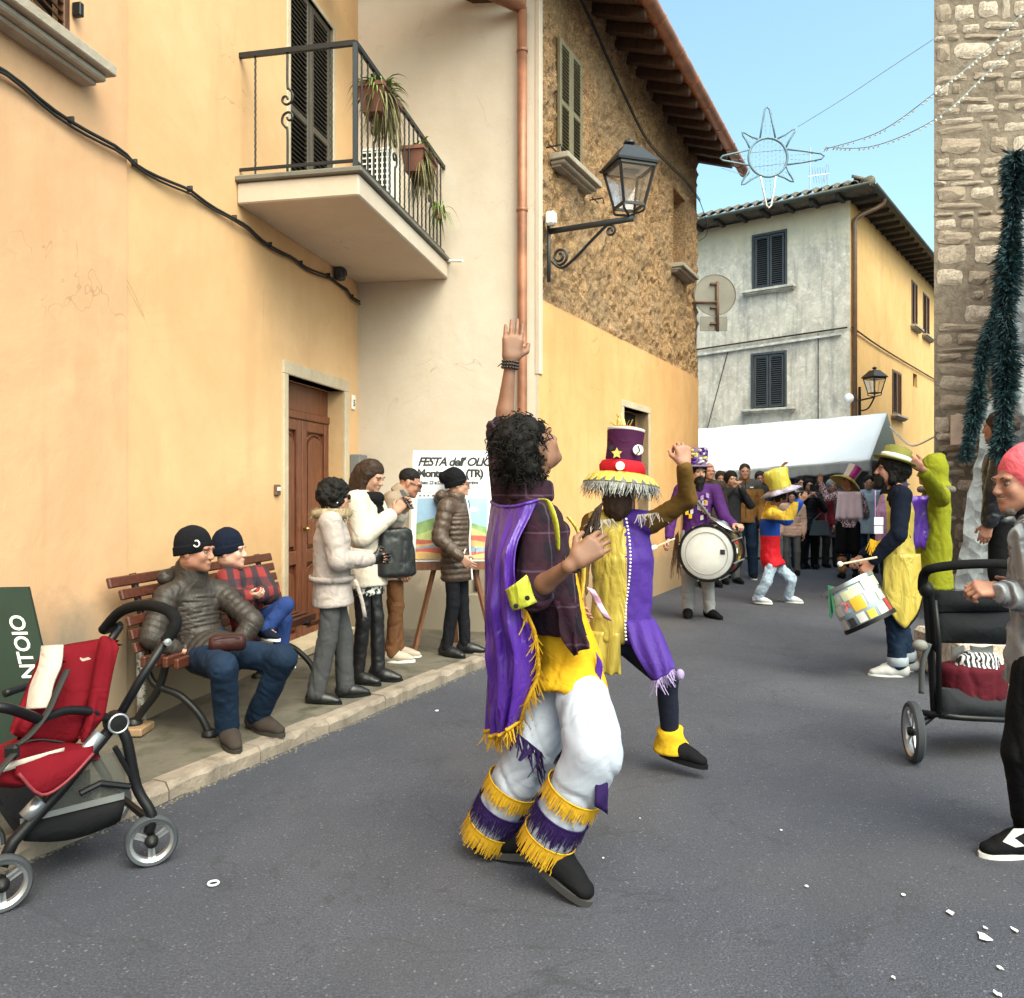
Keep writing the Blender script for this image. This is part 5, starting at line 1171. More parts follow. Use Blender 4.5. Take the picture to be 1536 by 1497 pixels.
m.build('fine_print', M_INK, ps); 
for i, x in enumerate((.09,.14,.19,.25,.29)): MB().add([pz(x,.395), pz(x+.025,.395), pz(x+.025,.41), pz(x,.41)], [(0,3,2,1)]).build('logo', paint('logo_red' if i % 2 else 'logo_green', (.4,.06,.05) if i % 2 else (.06,.2,.1), .6), ps)
def strip(nm, top, bot, mat, k): 
    n_ = len(top); V = [pz(x, y, k) for x, y in top] + [pz(x, y, k) for x, y in bot]; MB().add(V, [(i, n_+i, n_+i+1, i+1) for i in range(n_-1)]).build(nm, mat, ps)
X = [.07 + .87*i/16 for i in range(17)]
strip('print_sky', [(x,.425) for x in X], [(x,.80) for x in X], paint('print_blue', (.30,.46,.66), .6, .15, 5), 1)
strip('print_hill', [(x,.64-.05*math.sin((x-.1)*5)) for x in X], [(x,.95) for x in X], paint('print_green', (.22,.33,.12), .6, .3, 9), 2)
strip('print_hill', [(x,.70+.05*math.cos(x*6)) for x in X], [(x,.95) for x in X], paint('print_lightgreen', (.42,.47,.17), .6, .3, 9), 3)
for k in range(5): strip('print_field', [(x,.775+.035*k+.02*math.sin(x*6+k)) for x in X], [(x,.96) for x in X], paint('print_field%d' % (k % 3), [(.55,.13,.08),(.62,.38,.14),(.22,.30,.40)][k % 3] if k else (.5,.11,.08), .6, .3, 9), 4+k)
m = MB(); m.add([pz(.78+.06*math.cos(a), .53+.016*math.sin(a)-.012*max(0,math.cos(a*1.5)), 2) for a in np.linspace(0,2*math.pi,17)[:-1]], [tuple(range(16))[::-1]]); m.build('print_cloud', M_WHITE, ps)
# ---------------------------------------------------------------- green sign board on its side
gb = thing('green_signboard', tuple(GP(10, 1080, PZ)), 'dark green board lettered FRANTOIO leaning on the wall behind the pushchair', 'sign')
gD = 3.55; c0_ = P(42, 880, gD); e_ = P(92, 1100, gD-.05); up_ = nrm(c0_ - e_); ri = nrm(A3(1,.12,0)); gn = np.cross(ri, up_); gn = gn if gn[1] < 0 else -gn
gH = 1.13; gW = .62; gx_ = c0_ - ri*gW
m = MB(); m.prism([c0_, c0_ - up_*gH, c0_ - up_*gH - ri*gW, gx_], -gn*.02); m.build('panel', paint('dark_green_board', (.017,.032,.022), .55, .1, spec=.3), gb)
text_mesh('lettering', 'FRANTOIO', .088, c0_ - up_*.56 - ri*.045 + gn*.003, up_, -ri, M_WHITE, gb, .0015, spacing=.98)
text_mesh('web_address', 'www.', .075, c0_ - up_*.80 - ri*.175 + gn*.003, ri, up_, M_WHITE, gb, .001)
# ---------------------------------------------------------------- litter
M_CONF = paint('white_litter', (.72,.73,.74), .7, .05); lit = [(320,1328,'r'),(1478,1410,1.6),(1425,1372,.8),(1478,1395,.5),(1522,1398,.8),(655,1068,.9),(1172,1248,.4),(1355,1345,.6),(1500,1455,.7),(1210,1332,.5),(905,1290,.3),(1340,1470,.4),(1497,1495,.8),(960,1230,.35),(430,1110,.5)]
LITL = {2: 'small white scrap just beyond the largest torn scrap', 4: 'white scrap between the largest scrap and the shoe of the pink-hatted man', 5: 'white scrap near the kerb in front of the easel', 8: 'white scrap on the asphalt between two smaller ones near the largest', 14: 'white scrap at the kerb by the seated man\'s feet'}
for i, (px, py, s) in enumerate(lit):
    g = GP(px, py) + A3(0,0,.005)
    if s == 'r': m = MB(); m.tube([g + A3(.018*math.cos(a), .018*math.sin(a), .003) for a in np.linspace(0,2*math.pi,25)[:-1]], .004, 6, True); tag(m.build('paper_ring', M_CONF, None, True), 'small white paper ring lying on the asphalt', 'litter'); continue
    gg = random.Random(i); m = MB(); pts = [g + A3(.013*s*gg.uniform(.5,1.4)*math.cos(a), .019*s*gg.uniform(.5,1.4)*math.sin(a), .001+gg.uniform(0,.003)) for a in np.linspace(0,2*math.pi,8)[:-1]]
    m.prism(pts, A3(0,0,.0015)); tag(m.build('paper_scrap', M_CONF), 'largest torn white scrap of paper on the asphalt' if s == 1.6 else LITL.get(i, 'tiny white scrap of paper alone on the open asphalt'), 'litter', 'paper scraps on the street')
# ================================================================ main dancer
def plaid():
    t = NT('purple_plaid'); x = t.n('ShaderNodeSeparateXYZ'); t.l(t.co, x.inputs[0])
    def band(s, f, w_): return t.ramp(t.math('PINGPONG', t.math('MULTIPLY', s, f), 1.0), [(w_, 0), (w_+.04, 1)])
    hx = t.math('ADD', x.outputs[0], t.math('MULTIPLY', x.outputs[1], .6))
    col = t.mix(t.math('MULTIPLY', band(hx, 15, .5), .8), (.020,.006,.014), (.008,.006,.013)); col = t.mix(t.math('MULTIPLY', band(x.outputs[2], 15, .5), .65), col, (.028,.006,.017))
    col = t.mix(t.math('MULTIPLY', band(hx, 15, .93), .5), col, (.10,.06,.09)); col = t.mix(t.math('MULTIPLY', band(x.outputs[2], 15, .93), .5), col, (.10,.06,.09))
    return t.fin(col, .85, t.bump(t.noise(10, 4, .55, 1), .5, .02), 0, .25)
C_PLAID = plaid()
D1 = 3.12
W = dict(head=P(797,672,D1), neck=P(796,742,3.12), chest=P(814,845,3.10), waist=P(838,940,3.10), pelvis=P(856,1000,3.10),
  shR=P(812,782,2.98), elR=P(800,888,2.90), wrR=P(862,842,2.72), shL=P(768,770,3.28), elL=P(754,650,3.30), wrL=P(766,541,3.28),
  hipR=P(868,1022,3.03), hipL=P(838,1018,3.18), knR=P(893,1128,2.82), anR=P(822,1258,2.90), toR=P(872,1312,2.80), knL=P(798,1125,3.08), anL=P(735,1242,3.16), toL=P(778,1266,3.12))
p = pose(P(800,735,3.1)*A3(1,1,0), 68, 1.74, W, hyaw=60, hpitch=36)
p.hands['L'] = [A3(.12,.02,1), A3(-.15,1,.1), .16, .1, .8]; p.hands['R'] = [A3(.80,.05,.60), A3(.1,1,-.2), .45, .1, .6]
person(p, 'curly-haired dancer in purple cape and white trousers, one arm raised high', .010, SKIN_T)
put(p, 'tshirt', top_fld(p, .010, .011, sleeve=.20, hem=.15, hemw=1.22), C_YEL, folds(.006,(9,9,5)))
Fs = top_fld(p, .026, .010, sleeve=.55, hem=.0, armoff=.008); fr = p.f
fr = nrm(p.f + p.r*.55); Fs.econ(p.J['chest'] + fr*.20 + p.u*.08, p.J['pelvis'] + fr*.17 - p.u*.2, (.085,.125), (.12,.15), p.ts, .02, .05, None, True); Fs.ell(p.J['pelvis'] - A3(0,0,3.0) + A3(0,0,P(0,946,3.1)[2]-p.J['pelvis'][2]), (9,9,3.0), None, .008, True)
put(p, 'plaid_shirt', Fs, C_PLAID, folds(.006,(8,8,6), 3, 2))
Fs = Fld(.011); collar(Fs, p, .088, .05); put(p, 'shirt_collar', Fs, C_PLAID, folds(.004))
# hanging shirt front
G = [[lerp(lerp(P(826,900,2.92), P(862,905,2.93), i/8), lerp(P(858,985,2.90), P(880,972,2.90), i/8), j/8) + A3(.01*math.sin(j*.9+i), -.012*math.sin(i*1.3+j*.5), 0) for j in range(9)] for i in range(9)]
MB().sheet(G, .006).build('shirt_tail', C_PLAID, p.root, True)
for s_, off in (('R', .066), ('L', .062)):     # rolled cuffs
    e = p.J['el'+s_] + (p.J['wr'+s_]-p.J['el'+s_])*.08; d_ = nrm(p.J['wr'+s_]-p.J['el'+s_]); m = MB(); m.lathe([(off-.004,-.03),(off+.004,-.02),(off+.006,.0),(off+.002,.02),(off-.012,.024),(off-.02,.0)], e, d_, 20, jit=lambda a, h, r_: .003*math.sin(3*a+h*90)); m.build('rolled_cuff', C_PLAID, p.root, True)
Ft = trou_fld(p, .080, .098, .090, .010, .02, 1.0, -.06)
for s_ in 'RL': Ft.cone(lerp(p.J['hip'+s_], p.J['kn'+s_], .35), lerp(p.J['hip'+s_], p.J['kn'+s_], .7), .102, .106, .03)
def tf_(V):
    X_, Y_, Z_ = V[:,0], V[:,1], V[:,2]
    n = vn(np.stack([(Z_*.62 + X_*.78)*15 + 1.2*vn(V*7), Y_*5, (X_*.62 - Z_*.78)*3.2], 1)); n2 = vn(np.stack([(Z_*.75 - X_*.66)*17 + 1.2*vn(V*6+9), Y_*5+3, (X_*.75 + Z_*.66)*3.5], 1))
    return folds(.003,(5,5,2.4))(V) - .008*np.exp(-(n/.20)**2) - .004*np.exp(-(n2/.2)**2)
put(p, 'trousers', Ft, C_WHITE, tf_)
for s_ in 'RL':
    a, kn = p.J['an'+s_], p.J['kn'+s_]; d_ = nrm(a - kn); L_ = np.linalg.norm(a-kn)
    for t_, mt, ln, n_ in ((.42, F_YEL, .062, 330), (.68, F_PUR, .080, 330), (.94, F_YEL, .072, 340)):
        r_ = .1000 - .009*t_ + .008; ring = ring_at(kn + d_*L_*t_, d_, p.r, r_, r_)
        fringe('yellow_fringe' if mt is F_YEL else 'purple_fringe', p.root, mt, ring, ln, n_, .0055, d_, .10); m = MB(); m.tube(ring, .003, 6, True); m.build('fringe_band', mt, p.root, True)
shoes(p, C_BLACK, paint('dark_grey_rubber', (.045,.043,.045), .7), .02, 1.18, 'RL', {'R': -22, 'L': 4})
# curly hair
Fh = Fld(.008); s = p.hs; ax_ = hax(p)
Fh.ell(HL(p,0,-.035,.05), (.097*s,.107*s,.094*s), ax_, .03); Fh.ell(HL(p,0,-.075,-.03), (.088*s,.072*s,.080*s), ax_, .04); Fh.ell(HL(p,0,.150,-.045), (.085*s,.10*s,.105*s), ax_, .02, True); Fh.ell(HL(p,.10,.045,-.05), (.05*s,.045*s,.05*s), ax_, .02, True)
hv, hf_ = Fh.mesh(lambda V: .014*fbm((V-p.J['head'])*26, 3)); ho = mkobj('hair', hv, hf_.tolist(), M_HAIRD, p.root, True)
hn = vnorm(hv, hf_); m = MB(); gg = random.Random(11)
for i in range(420):
    k = gg.randrange(len(hv)); q = hv[k]; nn = hn[k]; t1 = nrm(np.cross(nn, A3(gg.gauss(0,1),gg.gauss(0,1),gg.gauss(0,1)))); t2 = np.cross(nn, t1); r_ = gg.uniform(.004,.010)
    m.tube([q + nn*(.004 + .0035*j) + (t1*math.cos(j*1.1)+t2*math.sin(j*1.1))*r_ + t1*.003*j - A3(0,0,.002*j) for j in range(8)], [.0022]*6+[.0016,.0006], 4, caps=False)
o = m.build('curls', M_HAIRD, ho, True); o['kind'] = 'stuff'
# cape
def curve3(pts, v): 
    sp_ = spline(pts, 12); t_ = v*(len(sp_)-1); k = min(int(t_), len(sp_)-2); return lerp(sp_[k], sp_[k+1], t_-k)
cf = [P(737,752,3.36), P(730,830,3.40), P(731,930,3.42), P(733,1010,3.40), P(729,1092,3.38)]
cm = [P(762,760,3.02), P(744,840,2.98), P(742,930,2.97), P(752,1010,2.98), P(748,1102,3.02)]
cn_ = [P(808,750,2.93), P(776,815,2.86), P(778,890,2.86), P(804,955,2.90), P(806,1015,2.94), P(776,1082,2.98)]
G = []
for i in range(37):
    u_ = i/36; row = []
    for j in range(61):
        v = j/60; a, b, c = curve3(cf, v), curve3(cm, v), curve3(cn_, v); q = a*(1-u_)**2 + (2*b - .5*(a+c))*2*u_*(1-u_) + c*u_*u_
        w_ = .022*(.25+v)*math.sin(u_*24 + 2.2*math.sin(v*3.0)) + .011*(.3+v)*math.sin(u_*47 + 4*v) + .016*float(vn(A3(u_*7, v*9, 2)[None])[0]); row.append(q + A3(-.45,-.9,0)*w_)
    G.append(row)
cape = MB().sheet(G, .004).build('cape', S_PURP, p.root, True)
edge = [G[36][j] for j in range(26, 61)] + [G[i][60] for i in range(35, -1, -1)]
fringe('cape_fringe', cape, F_YEL, edge, .055, 240, .009, (.05,-.1,-1), .5, closed=False); MB().tube(edge, .008, 6).build('cape_trim', F_YEL, cape, True)
MB().tube([G[i][0] for i in range(37)], .007, 6).build('cape_collar_seam', S_PURP, cape, True)
# lime trims
tr = spline([P(806,748,2.90), P(822,752,2.88), P(834,785,2.86), P(838,825,2.87)], 8); n_ = len(tr)
MB().sheet([[q - A3(.009*(1-.7*abs(2*i/n_-1)**2),-.012,0), q + A3(.009*(1-.7*abs(2*i/n_-1)**2),-.012,0)] for i, q in enumerate(tr)], .003).build('lime_trim', S_LIME, p.root, True)
tr = spline([P(852,775,3.06), P(868,800,3.05), P(876,850,3.05), P(872,900,3.05)], 8); MB().sheet([[q - A3(.007,0,0), q + A3(.007,-.006,0)] for q in tr], .003).build('yellow_trim', S_YEL, p.root, True)
lq = [P(757,885,2.84), P(790,862,2.82), P(806,905,2.82), P(770,918,2.83)]
G = [[lerp(lerp(lq[0],lq[1],i/6), lerp(lq[3],lq[2],i/6), j/6) + A3(0,-.02*math.sin(i/6*math.pi),.006*math.sin(j*1.2)) for j in range(7)] for i in range(7)]
lf_ = MB().sheet(G, .007).build('lime_tab', S_LIME, p.root, True)
for q in (P(774,909,2.79), P(791,897,2.785)): MB().lathe([(.0,.004),(.008,.003),(.009,0)], q, (0,-1,0), 12).build('button', M_BLACK, lf_)
# bracelets
wl_ = p.J['wrL']; dl = nrm(wl_ - p.J['elL']); m = MB()
for j in range(3): 
    for q in ring_at(wl_ - dl*(.005+.012*j), dl, p.r, .034, .030, 16): m.ball(q, .0065, 6, 4)
m.tube([wl_ - dl*.01 + A3(-.035,0,0), wl_ - dl*.02 + A3(-.05,0,-.004)], .002, 4); m.build('bead_bracelets', paint('dark_beads', (.03,.02,.018), .4, .4, 90), p.root, True)
wr_ = p.J['wrR']; dr2 = nrm(wr_ - p.J['elR']); MB().tube(ring_at(wr_ - dr2*.012, dr2, p.u, .034, .030, 20), .0045, 6, True).build('cord_bracelet', M_BLACK, p.root, True)
# dangling trims on the trousers
G = [[P(893,1160,2.74) + A3(.045*i/4, .02*i/4, -.11*j/5 - .01*i) + A3(0,.008*math.sin(i+j),0) for j in range(6)] for i in range(5)]; MB().sheet(G, .005).build('purple_patch', F_PUR, p.root, True)
fringe('purple_ribbons', p.root, F_PUR, [P(770,1095,2.99), P(790,1110,2.97), P(812,1128,2.96), P(806,1150,2.97)], .075, 40, .014, (.1,-.1,-1), .5, closed=False)
G = [[P(893,978,2.97) + A3(.022*i/3 + .006*math.sin(j), -.006*math.sin(i+j), -.08*j/4 - .01*i) for j in range(5)] for i in range(4)]; MB().sheet(G, .004).build('purple_tag', S_PURP, p.root, True)
# ================================================================ dancer in decorated top hat
D2 = 4.25
W = dict(head=P(930,742,D2), neck=P(934,772,D2), chest=P(934,838,4.24), waist=P(932,905,4.24), pelvis=P(928,955,4.24), shR=P(978,784,4.16), elR=P(1032,748,4.02), wrR=P(1026,698,3.93), shL=P(888,784,4.30), elL=P(872,840,4.25), wrL=P(872,890,4.1),
  hipR=P(952,970,4.20), hipL=P(906,970,4.28), knR=P(1000,1018,4.02), anR=P(1006,1112,4.10), toR=P(1046,1134,4.02), knL=P(868,1036,4.26), anL=P(838,1106,4.32), toL=P(846,1130,4.22))
p = pose(P(930,735,4.25)*A3(1,1,0), 18, 1.66, W, hyaw=20); p.hands['R'] = [A3(-.05,.1,1), A3(-.2,1,0), .85, 0, .3]
person(p, 'dancer with her back turned in yellow and purple tabard and badge-covered top hat', .013, SKIN_R)
C_MUST = cloth('mustard_brown_jersey', (.115,.062,.016), .85, .12, .5, 9)
put(p, 'jersey', top_fld(p, .012, sleeve=.98), C_MUST, folds(.005,(12,12,12)))
put(p, 'leggings', trou_fld(p, .083, .058, .046, None, .02, .95), cloth('navy_leggings', (.014,.016,.030), .8, .15, .3, 10), folds(.003))
# tabard: fitted back plus two hanging panels
Ft = Fld(.012); h_ = p.k; J = p.J
[Ft.cone(J['neck'] - A3(0,0,.035), lerp(J['neck'] - A3(0,0,.04), J['sh'+q_], .85), .072*h_, .066*h_, .03) for q_ in 'RL']; Ft.econ(J['neck']*.55 + J['chest']*.45, J['chest'], (.150*h_,.105*h_), (.172*h_,.128*h_), p.ts, .006, .04); Ft.econ(J['chest'], J['waist'], (.172*h_,.128*h_), (.162*h_,.124*h_), p.ts, .006, .02); Ft.econ(J['waist'], J['pelvis'], (.162*h_,.124*h_), (.172*h_,.134*h_), p.ps, .006, .02)
sx = P(936,800,4.1)[0]; slope = (P(936,1000,4.1)[0]-P(928,800,4.1)[0])
put(p, 'tabard', Ft, [S_YEL, cloth('violet_satin_cloth', (.062,.026,.22), .5, .12, .5, 9, .1)], folds(.007,(9,9,4)), lambda C: (C[:,0] > P(937,800,4.15)[0] + .0*C[:,2]).astype(int))
yl = [(P(868,945,4.22), P(930,950,4.10)), (P(874,985,4.20), P(932,990,4.08)), (P(890,1012,4.16), P(930,1012,4.08))]
G = [[lerp(curve3([a for a, b in yl], j/10), curve3([b for a, b in yl], j/10), i/14) + A3(0,-.028*math.sin(i*1.1+.4*j)*(.3+j/14),0) for j in range(11)] for i in range(15)]; MB().sheet(G, .005).build('yellow_panel', S_YEL, p.root, True)
pl_ = [(P(936,930,4.08), P(980,925,4.12)), (P(948,970,4.0), P(994,950,4.02)), (P(968,1005,3.94), P(1008,985,3.94)), (P(978,1022,3.92), P(1012,1002,3.92))]
G = [[lerp(curve3([a for a, b in pl_], j/12), curve3([b for a, b in pl_], j/12), i/10) + A3(0,-.03*math.sin(i/10*math.pi) - .012*math.sin(i*1.5+j*.4),0) for j in range(13)] for i in range(11)]; pp_ = MB().sheet(G, .006).build('violet_panel', cloth('violet_satin_cloth', 0), p.root, True)
C_LIL = cloth('lilac_fringe', (.33,.26,.46), .9, .25); fringe('lilac_fringe', pp_, C_LIL, [G[i][12] for i in range(11)], .055, 60, .007, (.1,-.2,-1), .7, closed=False)
MB().ball(P(1020,1012,3.9), (.022,.02,.028), 10, 7).build('lilac_tassel', C_LIL, pp_, True)
m = MB()
for j in range(34): q = P(937 + 5*math.sin(j*.16) + j*.12, 778 + j*5.4, 4.05); m.ball(q + A3(0,-.055+.0,0), .0062, 6, 4)
m.build('bead_trim', M_WHITE, p.root, True)
for (px, py, ln) in ((900,800,.06),(975,790,.05)): fringe('shoulder_fringe', p.root, paint('grey_feather', (.30,.26,.24), .8), [P(px-18,py-18,4.08), P(px+20,py-22,4.08)], ln, 26, .006, (0,-.3,-1), .7, closed=False)
G = [[P(880+12*i/3+26*j/10, 880+7*i/3*0+48*j/10+i*1.5, 4.02) + A3(0,-.01*math.sin(j),0) for j in range(11)] for i in range(4)]; MB().sheet(G, .004).build('pink_ribbon', satin('pink_satin', (.62,.36,.52)), p.root, True)
for s_ in 'RL':
    a, kn = J['an'+s_], J['kn'+s_]; d_ = nrm(a-kn); e = a - d_*.01; m = MB(); m.lathe([(.052,-.07),(.064,-.06),(.067,-.03),(.072,0),(.086,.03),(.09,.042),(.08,.045),(.06,.0)], e, d_, 20, jit=lambda a_, hh, r_: .004*math.sin(4*a_+hh*70)); m.build('yellow_gaiter', cloth('mustard_fleece', (.60,.36,.02), .95), p.root, True)
shoes(p, C_BLACK, M_BLACK, .0, 1.05, 'RL', {'R': -6})
# long hair and hat
put(p, 'hair', Fld(.010).cone(HL(p,0,-.05,.03), HL(p,0,-.05,-.07), .085*p.hs, .075*p.hs), M_HAIRB, lambda V: .007*fbm(V*A3(40,40,9), 2))
fringe('loose_hair', p.root, M_HAIRB, [P(905,752,4.08), P(893,762,4.06), P(880,785,4.06), P(872,800,4.06)], .26, 130, .010, (-.25,-.05,-1), .22, closed=False)
hat = thing('top_hat', tuple(HL(p,0,0,.08)), 'purple top hat with red band, badges and yellow ruffled brim on the dancer', 'hat')
hc = P(932,722,4.25); ha = nrm(A3(.10,.06,1)); 
m = MB(); m.lathe([(.098,.035),(.094,.10),(.092,.18),(.098,.262)], hc, ha, 32); m.build('crown', cloth('dark_purple_velvet', (.055,.010,.045), .7, .2), hat, 40)
m = MB(); m.lathe([(.0,.262),(.094,.262),(.099,.268),(.099,.276),(.0,.280)], hc, ha, 32); m.build('crown_top', M_WHITE, hat, 40)
m = MB(); m.lathe([(.10,.028),(.118,.04),(.120,.075),(.108,.10),(.100,.105)], hc, ha, 32, jit=lambda a, h, r_: .004*math.sin(5*a+h*40)); m.build('red_band', C_RED, hat, True)
m = MB(); m.lathe([(.09,.035),(.13,.040),(.165,.022),(.192,-.012),(.196,-.016),(.165,.012),(.12,.028)], hc, ha, 72, jit=lambda a, h, r_: .006*math.sin(22*a), capb=False, capt=False); m.build('ruffled_brim', S_YEL, hat, True)
m = MB(); m.lathe([(.08,-.06),(.16,-.045),(.200,-.02),(.17,.01)], hc, ha, 40, capb=False, capt=False); fu = m.build('fur_underside', paint('grey_fur', (.17,.17,.165), .95, .4, 30, .9), hat, True)
fringe('fur', fu, paint('pale_grey_fur', (.34,.34,.33), .95, .4, 30), ring_at(hc - ha*.02, ha, (1,0,0), .198, .198, 40), .06, 420, .005, -ha - A3(0,.0,.2), .55)
def badge(nm, px, py, r_, mat, dd, parent=hat, shape=0):
    q = P(px,py,dd); m = MB()
    if shape: m.prism(star_poly(q, A3(1,0,0), A3(0,0,1), r_, shape, .5), A3(0,-.006,0))
    else: m.lathe([(r_,0),(r_,.004),(r_*.9,.007),(0,.007)], q, (0,-1,0), 18)
    m.build(nm, mat, parent)
badge('badge', 957,675,.027, M_WHITE, 4.158); badge('badge', 930,699,.023, M_WHITE, 4.125); badge('flower', 925,680,.030, S_YEL, 4.150, shape=5); badge('badge', 917,672,.014, M_BLACK, 4.16)
m = MB(); m.tube([P(957,668,4.148), P(960,676,4.148), P(954,682,4.148)], .003, 5); m.build('badge_mark', M_INK, hat)
m = MB(); m.tube(ring_at(hc + ha*.285, ha, (1,0,0), .045,.03), .006, 6, True); m.build('ribbon_ring', paint('red_ribbon', (.5,.10,.03), .5), hat, True)
fringe('yellow_feathers', hat, S_YEL, ring_at(hc + ha*.285 + A3(-.02,.04,0), ha, (1,0,0), .03,.03), .05, 22, .018, (0,.2,.8), .7)
# ================================================================ seated old man
W = dict(head=P(293,826,4.55), neck=P(287,866,4.60), chest=P(290,910,4.62), waist=P(298,950,4.60), pelvis=P(305,975,4.58), shR=P(250,895,4.48), elR=P(226,955,4.36), wrR=P(264,975,4.42), shL=P(330,888,4.70), elL=P(380,932,4.60), wrL=P(352,972,4.52),
  hipR=P(298,985,4.50), hipL=P(345,980,4.58), knR=P(335,1000,4.12), anR=A3((341-768)/F_*4.30,4.30,PZ+.084), toR=A3((352-768)/F_*4.17,4.17,PZ+.02), knL=P(425,988,4.32), anL=A3((386-768)/F_*4.52,4.52,PZ+.084), toL=A3((414-768)/F_*4.44,4.44,PZ+.02))
p = pose(P(320,735,4.4)*A3(1,1,0) + A3(0,0,PZ), 118, 1.70, W, hyaw=98, hpitch=-4)
p.hands['R'] = [nrm(P(300,990,4.55)-p.J['wrR']), p.u, .3]; p.hands['L'] = [nrm(P(325,985,4.60)-p.J['wrL']), p.u, .3]
person(p, 'old man in black beanie and brown quilted jacket seated on the bench', .011, SKIN_R)
put(p, 'jeans', trou_fld(p, .086, .072, .064, None, .02, .98), C_JEAN, folds(.006,(8,8,9)))
C_BRQ = cloth('grey_brown_nylon', (.034,.0265,.023), .5, .12, .5, 12, .05, .0, spec=.35)
Fq_ = top_fld(p, .020, .010, sleeve=1.0, hem=.30, quilt=14, sq=7, armoff=.008, belly=.012, body=.88); Fq_.cone(p.J['neck'] - A3(0,0,.01), p.J['neck'] + A3(0,0,.05), .092, .088, .02)
put(p, 'quilted_jacket', Fq_, C_BRQ, folds(.002,(16,16,10)))
Fq_ = Fld(.012); hk_ = p.J['neck'] - p.f*.07; Fq_.chain([hk_ + p.ts*.10, hk_ - p.f*.05, hk_ - p.ts*.10], [.045,.055,.045], .03); put(p, 'hood', Fq_, C_BRQ, folds(.006,(14,14,14)))
Fq_ = Fld(.010); Fq_.econ(P(322,966,4.27), P(360,963,4.31), (.045,.042), (.045,.042), A3(0,0,1), .03, .03); put(p, 'waist_bag', Fq_, paint('maroon_leather', (.035,.008,.007), .5, spec=.3), folds(.003))
MB().tube(spline([P(320,960,4.23), P(340,957,4.235), P(360,957,4.27)], 6), .003, 5).build('bag_zip', M_BLACK, p.root)
beanie(p, cloth('black_knit', (.008,.008,.011), .95, .2, .3, 30), hi=.014); hair_fld(p, M_HAIRG, vol=-.002)
q = HL(p,.070,.055,.050); m = MB(); m.tube([q + p.hr*.022 + p.hf*.017*math.sin(a) + p.hu*.017*math.cos(a) for a in np.linspace(-.6, 4.2, 14)], .004, 5); m.build('beanie_logo', M_WHITE, p.root)
shoes(p, paint('brown_suede', (.030,.020,.016), .9, .2), paint('dark_sole', (.03,.025,.02), .8), .03, 1.06)
# ================================================================ seated child
W = dict(head=P(345,826,4.90), neck=P(352,858,4.95), chest=P(362,885,4.96), waist=P(368,915,4.97), pelvis=P(374,938,4.97), shR=P(342,868,4.86), elR=P(352,900,4.78), wrR=P(374,893,4.68), shL=P(388,864,5.04), elL=P(404,890,4.92), wrL=P(388,892,4.76),
  hipR=P(380,938,4.92), hipL=P(388,938,5.02), knR=P(428,908,4.80), anR=P(398,945,4.74), toR=P(420,950,4.66), knL=P(425,930,5.0), anL=P(420,985,4.95), toL=P(436,995,4.9))
p = pose(P(375,735,4.9)*A3(1,1,0) + A3(0,0,.52), 95, 1.12, W, hyaw=92, hsc=1.38)
p.hands['R'] = [A3(.8,-.2,0), A3(0,.6,.8), .6]; p.hands['L'] = [A3(-.3,-.9,-.1), A3(0,.3,1), .6]
person(p, 'child in navy beanie and red tartan jacket sitting with knee up on the bench', .010, paint('skin_child', (.56,.31,.23), .5, .08))
put(p, 'jeans', trou_fld(p, .088, .076, .066, None, .02, .95), cloth('bright_blue_denim', (.018,.038,.14), .85, .2), folds(.006))
def tartan():
    t = NT('red_tartan'); x = t.n('ShaderNodeSeparateXYZ'); t.l(t.co, x.inputs[0])
    def band(s, f, w_): return t.ramp(t.math('PINGPONG', t.math('MULTIPLY', s, f), 1.0), [(w_, 0), (w_+.06, 1)])
    hx = t.math('ADD', x.outputs[0], t.math('MULTIPLY', x.outputs[1], .7)); col = t.mix(t.math('MULTIPLY', band(hx, 20, .5), .9), (.20,.018,.018), (.014,.012,.020)); col = t.mix(t.math('MULTIPLY', band(x.outputs[2], 20, .5), .7), col, (.012,.012,.022)); return t.fin(col, .9)
put(p, 'tartan_jacket', top_fld(p, .035, .010, sleeve=.98, hem=.1, armoff=.01), tartan(), folds(.005)); beanie(p, C_NAVY, hi=.03, low=.004)
shoes(p, C_NAVY, M_WHITE)
# ================================================================ woman in grey parka
p = pose(GP(498,1050,PZ), 78, 1.40, None, head=(0,.02,.925), hyaw=72, elR=(.135,.03,.645), wrR=(.02,.185,.640), elL=(-.13,.05,.645), wrL=(-.03,.19,.645), anR=(.06,-.07,.045), toR=(.085,.045,.01), knR=(.06,-.02,.285), anL=(-.058,.06,.045), toL=(-.06,.17,.01), knL=(-.055,.05,.285))
p.hands['R'] = [nrm(p.f - p.r*.6 + p.u*.1), -p.r + p.u*.2, .55]; p.hands['L'] = [nrm(p.f + p.r*.5), p.r, .6]
person(p, 'woman with short dark curls and sunglasses in a pale grey parka', .011, SKIN)
put(p, 'grey_trousers', trou_fld(p, .082, .076, .072, None, .015, .97), cloth('mid_grey_wool', (.062,.062,.066), .9, .1), folds(.006,(10,10,5)))
C_PARK = cloth('pale_grey_parka', (.37,.315,.30), .6, .06, .6, 10, .08, spec=.3)
put(p, 'parka', top_fld(p, .028, .010, sleeve=.93, hem=.34, hemw=1.18, armoff=.012, belly=.016), C_PARK, folds(.005,(9,9,7)))
def fur(nm, ring, mat, parent, ln=.05, n=380): return fringe(nm, parent, mat, ring, ln, n, .005, (0,0,.3), 1.2)
C_FUR = paint('tan_fur', (.27,.205,.125), .95, .4, 30); cr = ring_at(p.J['neck'] + A3(0,0,.0) + p.f*.01, A3(0,0,1), p.r, .092, .098, 24); o = MB().tube(cr, .034, 8, True).build('fur_collar', C_FUR, p.root, True)
m = MB(); gg = random.Random(4)
